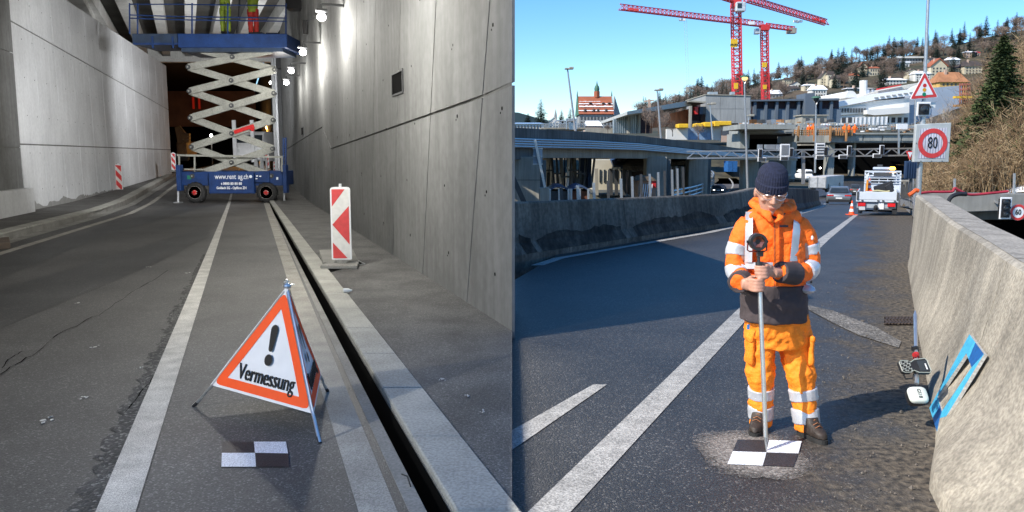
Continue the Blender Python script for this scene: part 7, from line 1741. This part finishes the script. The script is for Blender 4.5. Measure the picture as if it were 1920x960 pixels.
# --- hillside houses: eave, base, ridge heights measured from the photograph
HS = [(1470, 1484, 150, 160, 560, WALLC, ROOFD, 145, 3, 2, 0, 0), (1485, 1502, 158, 165, 540, WALLW, ROOFD, 153, 3, 1, 1, 0), (1508, 1530, 160, 170, 500, WALLC, SNOW, 157, 4, 2, 0, 1),
 (1522, 1550, 168, 182, 430, WALLW, ROOFD, 159, 5, 2, 0, 1), (1538, 1556, 146, 162, 540, WALLC, ROOFD, 134, 3, 3, 1, 0), (1552, 1566, 140, 160, 540, WALLC, ROOFD, 133, 3, 3, 0, 0), (1560, 1576, 148, 164, 520, WALLC, ROOFD, 140, 3, 3, 0, 0),
 (1592, 1610, 142, 157, 520, WALLC, ROOFR, 136, 3, 2, 0, 0), (1611, 1626, 125, 138, 560, WALLC, ROOFR, 117, 3, 2, 1, 0), (1630, 1650, 128, 142, 540, WALLC, ROOFR, 124, 4, 2, 0, 0),
 (1681, 1729, 109, 121, 600, WALLG, WALLW, 106, 8, 2, 0, 0), (1680, 1705, 118, 128, 580, WALLW, SNOW, 115, 4, 1, 0, 1), (1702, 1722, 134, 150, 500, WALLC, ROOFD, 130, 4, 3, 1, 0), (1716, 1745, 138, 152, 500, WALLW, SNOW, 132, 5, 3, 0, 1),
 (1745, 1775, 124, 148, 480, WALLC, ROOFR, 111, 4, 4, 1, 0), (1768, 1782, 126, 140, 490, WALLC, ROOFD, 112, 3, 2, 0, 0), (1740, 1762, 110, 120, 560, WALLG, ROOFD, 106, 4, 2, 0, 0), (1778, 1800, 112, 124, 560, WALLG, SNOW, 107, 4, 2, 0, 1),
 (1786, 1808, 128, 138, 500, WALLC, ROOFD, 122, 4, 2, 0, 0), (1808, 1842, 124, 140, 480, WALLC, ROOFD, 113, 5, 3, 0, 0), (1811, 1832, 98, 108, 640, WALLP, SNOW, 95, 4, 2, 0, 1), (1826, 1838, 99, 106, 640, WALLP, REFR, 96, 2, 1, 0, 0),
 (1440, 1468, 176, 184, 420, WALLG, SNOW, 168, 4, 1, 0, 1), (1590, 1640, 166, 172, 460, WALLG, SNOW, 163, 6, 1, 0, 1), (1660, 1700, 150, 160, 470, WALLW, SNOW, 145, 6, 2, 0, 1), (1470, 1500, 166, 172, 480, WALLG, ROOFD, 160, 5, 1, 0, 0)]
HL = ['cream house with dark roof highest at the left of the slope', 'white gabled house with a dark roof, left of the slope', 'cream house with snowy flat-pitched roof on the slope left', 'broad white house with snowy roof just above the dark hall', 'tall cream gabled house left of the twin villas', 'cream villa with dark roof beside the tall gabled house', 'cream villa behind white chimney, left of the barrel roof', 'cream house with red roof above the white chimney', 'cream gabled house with red roof between dark conifers', 'cream house with red roof half hidden by conifers', 'long flat-roofed grey block on the ridge', 'white snowy-roofed house just below the ridge block', 'cream gabled house left of the sign pole', 'white snowy-roofed house behind the sign pole', 'large cream gabled house right of the sign pole', 'cream house with dark steep roof right of the large gabled one', 'grey house on the ridge behind the sign pole', 'grey house with snowy roof near the ridge at the right', 'small cream house right of the orange roof', 'long cream house with dark roof beside the spruce', 'pinkish villa with snowy roof on top of the ridge', 'small pinkish house with red roof on top of the ridge', 'grey house with snowy roof above the dark hall by the rear crane', 'low grey house with snowy roof above the factory barrel roof', 'white terraced house with snowy roof above the factory', 'low grey house with dark roof at the slope foot']
for a, lab in zip(HS, HL): house(*a[:8], lab, a[8], a[9], gable=bool(a[10]), snow=bool(a[11]), flat=('block' in lab))
ob = house(1762, 1814, 154, 162, 330, mk('yellow_wall', (.6, .38, .12), .9), ROOFO, 133, 'big house with orange-brown mansard roof and skylights behind the sign', 6, 1)
for k in range(6): m = MB(); m.pbx(1772 + 6.5 * k, 139 + (k % 2) * 7, 1775.5 + 6.5 * k, 143 + (k % 2) * 7, 330 + 3.5 + (0 if k % 2 else 3), .6); m.build('roof_light', SNOW, ob)
m = MB(); 
sc2 = thing('scaffold', 'reddish scaffold tower at the top left of the brushy bank', 'scaffold', D(1808, 200, 90))
for k in range(5): m = MB(); m.bar(D(1800 + 4.5 * k, 200, 90), D(1800 + 4.5 * k, 156, 90), .12, .12); m.build('upright', mk('rust_red_pole', (.4, .13, .09), .7), sc2)
for k in range(5): m = MB(); m.bar(D(1799, 160 + 9 * k, 89.9), D(1820, 158 + 9 * k, 89.9), .12, .12); m.build('ledger', mk('rust_red_pole', (0, 0, 0)), sc2)
for (y) in (180, 196): m = MB(); m.pbx(1792, y, 1826, y + 4, 89, .6); m.build('timber_edge', YE if y == 180 else TIM, sc2)
# ---------------------------------------------------------- tower cranes
CR = mk('crane_red', (.62, .035, .04), .5, var=.1, scale=.5)
def lattice(name, par, a, b, w_, n, tri=False, r=.09, mat=None):
    """a square or triangular truss from a to b: chords and bracing, one mesh per bay"""
    a, b = V(a), V(b); d = (b - a).normalized(); up = V((0, 1, 0)) if abs(d.z) > .7 else V((0, 0, 1)); s = d.cross(up).normalized(); u = s.cross(d)
    offs = [s * w_ / 2 + u * w_ / 2, -s * w_ / 2 + u * w_ / 2, -s * w_ / 2 - u * w_ / 2, s * w_ / 2 - u * w_ / 2] if not tri else [s * w_ / 2, -s * w_ / 2, u * w_ * 1.15]
    n_ = len(offs); me = None
    for k in range(n):
        p, q = a.lerp(b, k / n), a.lerp(b, (k + 1) / n)
        if me is None:
            m = MB()
            for o in offs: m.bar(p + o, q + o, r * 1.7, r * 1.7)
            for i in range(n_):
                o1, o2 = offs[i], offs[(i + 1) % n_]; m.bar(p + o1, q + o2, r, r); m.bar(p + o1, p + o2, r, r)
            ob_ = m.build(name, mat or CR, par); me = ob_.data; p0 = p
        else:
            o = bpy.data.objects.new(name, me); COL.objects.link(o); o.parent = par; o.location = ob_.location + (p - p0)
CY = 200
c1 = thing('tower_crane', 'nearer and taller red tower crane with yellow board on its mast', 'crane', D(1384, 268, CY))
lattice('mast_section', c1, D(1384, 268, CY), D(1379.5, 8, CY), 1.9, 22, r=.16)
m = MB(); m.bx(D(1372, 4, CY).x, D(1388, 4, CY).x, CY - 1.2, CY + 1.2, D(1380, 14, CY).z, D(1380, -4, CY).z); m.build('slewing_ring', CR, c1)
m = MB(); m.pbx(1381, 3, 1399, 21, CY - 2.5, 2); cb2 = m.build('cab', mk('crane_cab', (.5, .55, .6), .4), c1, bevel=.15); m = MB(); m.pbx(1383, 6, 1391, 15, CY - 2.56, .1); m.build('cab_window', GLASS, cb2)
lattice('jib_section', c1, D(1398, 2, CY), D(1550, 47, CY + 22), 1.3, 24, tri=True, r=.13)
lattice('counter_jib_section', c1, D(1378, 5, CY), D(1335, -8, CY - 4), 1.2, 7, tri=True, r=.15)
m = MB(); m.pbx(1320, -22, 1340, -4, CY - 5, 2); m.build('counterweight', PIER, c1)
m = MB(); m.box(D(1496, 40, CY + 14), (2.2, .8, .5)); m.bar(D(1496, 40, CY + 14), D(1496, 43, CY + 14), .6, .5); m.build('trolley', WHITEP, c1)
m = MB(); m.pbx(1370, 73, 1383, 88.5, CY - 1.4, .1); bd = m.build('company_board', YE, c1)
text_obj('STUTZ', .72, D(1376.5, 84.5, CY - 1.45), (1, 0, 0), (0, 0, 1), INK, bd, squash=.85, bold=.03)
m = MB(); m.box(D(1380, 161, CY - 1.4), (1.0, .1, 1.4)); m.build('small_yellow_board', YE, c1)
for k in (0, 1): m = MB(); x = 1530 + 12 * k; m.box(D(x, 37 + 3.5 * k - 0, CY + 20), (1.3, .15, .8)); m.build('red_board', REFR, c1)
CZ = 235
c2 = thing('tower_crane', 'farther red tower crane whose long jib reaches left across the sky', 'crane', D(1436, 212, CZ))
lattice('mast_section', c2, D(1436, 213, CZ), D(1433, 56, CZ), 1.7, 16, r=.16)
m = MB(); m.box(D(1433, 52, CZ), (2.4, 2.4, 1.6)); m.build('slewing_ring', CR, c2)
m = MB(); m.pbx(1417, 53, 1426, 63, CZ - 2, 2); m.build('cab', mk('crane_cab', (0, 0, 0)), c2, bevel=.1)
lattice('jib_section', c2, D(1430, 50, CZ), D(1162, 18, CZ - 20), 1.25, 36, tri=True, r=.12)
lattice('counter_jib_section', c2, D(1436, 51, CZ), D(1490, 58, CZ + 3), 1.0, 8, tri=True, r=.14)
m = MB(); m.pbx(1478, 52, 1494, 62, CZ + 2, 2); m.build('counterweight', PIER, c2)
m = MB(); m.pbx(1403, 40, 1415, 46, CZ - 3, .2); bd = m.build('name_board', WHITEP, c2); 
m = MB(); m.pbx(1429, 117, 1438, 126, CZ - 1.3, .1); m.build('company_board', YE, c2); m = MB(); m.box(D(1434, 163, CZ - 1.3), (1.1, .1, 1.2)); m.build('small_yellow_board', YE, c2)
for k in (0, 1): m = MB(); m.box(D(1183 + k * 10, 17 + k * 1.2, CZ - 20), (1.4, .15, .6)); m.build('red_board', REFR, c2)
m = MB(); m.box(D(1279, 37, CZ - 12), (1.6, .8, .6)); m.build('trolley', WHITEP, c2)
for dx in (0, .6): m = MB(); a_ = D(1283, 38, CZ - 12) + V((dx, 0, 0)); b_2 = D(1288, 165, CZ - 12) + V((dx, 0, 0)); m.cyl(a_, b_2, .035, 4); m.build('cable', STEEL, c2)
m = MB(); m.box(D(1289, 168, CZ - 12), (.7, .5, 1.4)); m.build('hook', PIER, c2)
c3 = thing('tower_crane', 'tiny distant crane over the roof of the orange-clad hall', 'crane', D(1218, 200, 420))
m = MB(); m.bar(D(1218, 203, 420), D(1217, 186, 420), 1.2, 1.2); m.build('mast', WALLP, c3); m = MB(); m.bar(D(1208, 190, 420), D(1226, 188, 420), .7, .7); m.build('jib', WALLP, c3)
# ---------------------------------------------------------- lamp posts
def lamp(x0, y0, x1, y1, Y, label, kind, r=.09):
    t = thing('lamp_post', label, 'lamp post', D(x1, y1, Y)); m = MB(); m.cyl(D(x1, y1, Y), D(x0, y0, Y), r, 8, r * .6); m.build('pole', STEEL, t, smooth=True); p = D(x0, y0, Y); s_ = Y / F
    if kind == 'arm': m = MB(); m.box(p + V((2 * s_, 0, 0)), (14 * s_, .4, 2.4 * s_)); m.box(p + V((7 * s_, 0, 1 * s_)), (8 * s_, .5, 4 * s_)); m.build('lamp_head', PIER, t, bevel=.03)
    else:
        m = MB(); m.tube([p + V((0, 0, .0 * s_)), p + V((-6 * s_, 0, 9 * s_))], .03, 5); m.tube([p, p + V((6 * s_, 0, 9 * s_))], .03, 5); m.build('bracket', STEEL, t)
        m = MB(); q = p + V((0, 0, 12 * s_)); m.tube([q + V((0, 0, -.5 * s_)), q + V((0, 0, 1.5 * s_)), q + V((0, 0, 3 * s_))], [8.5 * s_, 8 * s_, 5 * s_], 14); m.build('green_hood', mk('hood_green', (.02, .12, .07), .5) if kind == 'lit' else CUP, t)
        m = MB(); m.ball(q + V((0, 0, -2.2 * s_)), (5.5 * s_, 5.5 * s_, 4 * s_), 12, 6); m.build('globe', (mk('lamp_warm', (1, .7, .3), emit=(1, .62, .2, 1.4), var=0) if kind == 'lit' else GLASS), t, smooth=True)
lamp(1064, 129, 1079, 246, 60, 'tall leaning lamp post with twin head left of the town hall', 'arm'); lamp(1232, 169, 1239, 260, 75, 'lamp post standing before the orange-clad hall', 'arm'); lamp(1331, 195, 1336, 262, 95, 'short lamp post left of the nearer crane', 'arm')
lamp(1396, 157, 1402, 362, 55, 'tall post with green hood and lit lamp right of the nearer crane', 'lit'); lamp(1530, 196, 1528, 324, 70, 'post with dark green hooded lamp above the tunnel portals', 'dark'); lamp(1403, 217, 1404, 232, 140, 'tiny lamp on the deck right of the nearer crane', 'arm')
# ---------------------------------------------------------- trees of the hillside
def terrain_at(x, y): return hill(x / y, y)
protos = []
for k in range(4): 
    t = spruce(-900 - 30 * k, -300, 12, 0, [3.4, 2.7, 4.2, 3.0][k], 'dark conifer on the hillside', dens=1.15, mat=SPR_F, group='dark conifers on the hillside', name='conifer', seed=50 + k, tiers=20); protos.append(t)
bmat = [mk('bare_crown_a', (.2, .15, .12), .95, var=.35, scale=.15), mk('bare_crown_b', (.14, .105, .085), .95, var=.35, scale=.15)]
def fluffy_tree(k):
    r_ = random.Random(70 + k); t = thing('bare_tree', 'bare brown tree on the hillside', 'tree', (-900 - 30 * k, -340, 0), 'bare trees on the hillside'); o = V((-900 - 30 * k, -340, 0))
    m = MB(); m.cyl(o, o + V((0, 0, 5)), .3, 6, .14)
    for j in range(7): a = r_.uniform(0, 6.28); m.cyl(o + V((0, 0, r_.uniform(2, 5))), o + V((math.cos(a) * 2, math.sin(a) * 2, r_.uniform(6, 9))), .12, 4, .04)
    m.build('trunk', BRB, t); m = MB(); lobes = [(V((r_.gauss(0, 1.3), r_.gauss(0, 1.3), r_.uniform(4.5, 8.8))), r_.uniform(1.6, 2.7)) for _ in range(9)]
    for j in range(900):
        c, rad = lobes[j % 9]; d = V((r_.gauss(0, 1), r_.gauss(0, 1), r_.gauss(0, 1))).normalized(); p = o + c + d * rad * r_.random() ** .45; q = p + (d * .6 + V((r_.gauss(0, .4), r_.gauss(0, .4), .9))) * r_.uniform(.5, 1.1)
        s = (q - p).cross(V((r_.uniform(-1, 1), r_.uniform(-1, 1), .2))).normalized() * r_.uniform(.05, .11); k0 = len(m.v); m.v += [p - s, p + s, q]; m.f.append((k0, k0 + 1, k0 + 2)); m.m.append(0)
    m.build('crown', bmat[k % 2], t); return t
bprotos = [fluffy_tree(k) for k in range(3)]
_old = lambda: [bare_tree(-900 - 30 * k, -340, 0, 12, .5, 70 + k, 'bare brown tree on the hillside', group='bare trees on the hillside', mat=bmat[k % 2], lev=5, n_br=3, w0=.3, wf=.7, st=.08, l0=.33, lo=.15) for k in range(3)]
def put(proto, px, ytop, ybase, Y, label, wide=1.0):
    p = D(px, ytop, Y); g = D(px, ybase, Y); H_ = max(2, p.z - g.z); s = H_ / 12
    global PK
    kids = PK.setdefault(proto.name, [(c, []) for c in children_of(proto)])
    return copy_thing(proto, (p.x, Y, g.z), rr.uniform(0, 6), label, (s * wide, s * wide, s), kids)
PK = {}
# the ones that stand out singly
SING = [(1014, 185, 230, 330, 1.5, 'large cone-shaped dark tree left of the tall lamp post'), (990, 212, 232, 340, 1.6, 'small dark conifer at the far left of the town'), (1053, 205, 228, 340, 1.5, 'dark conifer left of the tall lamp post foot'), (1069, 202, 232, 330, 1.5, 'rounded dark conifer behind the tall lamp post'),
 (1578, 96, 150, 560, 1.3, 'tallest dark conifer rising above the ridge left of centre'), (1567, 104, 150, 565, 1.2, 'dark conifer just left of the tallest one'), (1646, 88, 140, 560, 1.5, 'broad dark conifer on the ridge'), (1667, 102, 145, 550, .9, 'slim pointed conifer right of the broad one'), (1692, 110, 140, 540, 1.0, 'dark conifer before the ridge block'), (1759, 93, 130, 600, 1.3, 'conifer on the ridge behind the sign pole'), (1808, 82, 132, 560, .9, 'slim pointed conifer near the ridge villas'),
 (1515, 119, 150, 600, 1.2, 'dark conifer on the left ridge'), (1497, 128, 155, 600, 1.3, 'dark bushy conifer on the left ridge'), (1538, 118, 150, 600, 1.0, 'pointed conifer on the left ridge'), (1382, 153, 180, 620, 1.2, 'conifer on the ridge beside the nearer crane'), (1343, 152, 178, 620, 1.2, 'conifer on the ridge above the grey block'), (1418, 162, 186, 520, 1.3, 'dark conifer right of the nearer crane mast'), (1295, 171, 190, 620, 1.2, 'small conifer on the far left ridge'), (1830, 96, 122, 620, .9, 'conifer beside the ridge villas'), (1658, 118, 165, 450, 1.2, 'tall dark conifer above the factory roof'), (1606, 120, 160, 500, 1.0, 'dark conifer above the barrel roof')]
for (x, yt_, yb_, Y, wd_, lab) in SING: 
    o = put(protos[rr.randrange(4)], x, yt_, yb_ + 4, Y, lab, wd_); 
n_c = 0; n_b = 0
SKY = [(1160, 198), (1240, 190), (1290, 181), (1340, 163), (1400, 155), (1440, 146), (1500, 136), (1550, 131), (1600, 124), (1650, 116), (1700, 113), (1760, 108), (1830, 101), (1900, 95)]
HB = []
for h in HS + [(1762, 1814, 154, 162, 330, 0, 0, 133)]: HB.append((h[0], h[1], h[7], h[3]))
def to_px(p):
    q = V((p[0], p[1] * CT - (p[2] - CAMH) * ST, p[1] * ST + (p[2] - CAMH) * CT)); return 960 + F * q.x / q.y, 480 - F * q.z / q.y
for k in range(900):
    x = 1190 + 700 * rr.random() ** .8; Y = 640 - 235 * rr.random() ** .9; u = (x - 960) / F
    con = rr.random() < .4; H_ = rr.uniform(10, 16) if con else rr.uniform(8, 12.5)
    g = V((u * Y, Y, hill(u, Y) - .4)); px, py = to_px(g); _, pt_ = to_px(g + V((0, 0, H_))); hw_ = 5
    if any(a - hw_ < px < b + hw_ and pt_ < d_ - 2 and py > c_ and py > d_ - 1 for a, b, c_, d_ in HB) and rr.random() < .93: continue
    if (n_b > 280 and not con) or (n_c > 170 and con): continue
    n_c += con; n_b += not con; kids = None; pr_ = protos[rr.randrange(4)] if con else bprotos[rr.randrange(3)]; wd_ = rr.uniform(.8, 1.15) if con else rr.uniform(1.1, 1.6); sc_ = H_ / 12
    copy_thing(pr_, g, rr.uniform(0, 6), 'dark conifer among the houses and bare trees of the hillside' if con else 'bare brown tree among the houses of the hillside', (sc_ * wd_, sc_ * wd_, sc_), PK.setdefault(pr_.name, [(c, []) for c in children_of(pr_)]))
# poplars and shrubs before the hall
for k, (x, yt_, H0, Y, w_) in enumerate(((1212, 190, 250, 110, .45), (1224, 196, 250, 112, .5), (1236, 192, 252, 108, .45), (1248, 205, 252, 110, .6), (1262, 222, 256, 105, .9), (1220, 206, 250, 106, .6), (1310, 238, 262, 96, 1.2), (1140, 232, 250, 160, 1.2), (1092, 236, 250, 140, 1.2), (1242, 215, 254, 104, .7))):
    put(bprotos[k % 3], x, yt_, H0, Y, ['tall bare poplar, leftmost before the orange-clad hall', 'second bare poplar before the orange-clad hall', 'third bare poplar before the orange-clad hall', 'fourth, shorter bare poplar before the hall', 'low bare shrub right of the poplars', 'short bare tree among the poplars', 'bare tree before the bluish site wall', 'bare shrub right of the town hall front', 'bare shrub under the tall lamp post', 'low bare tree right of the poplars'][k], w_)
for t in protos + bprotos:      # the patterns themselves stand at the ridge too
    p = D(rr.uniform(1600, 1800), 118, 640); t.location = (p.x, 640, terrain_at(p.x, 640) - 1)
    t['label'] = t['label'].replace('on the hillside', 'on top of the ridge')
PK.clear()
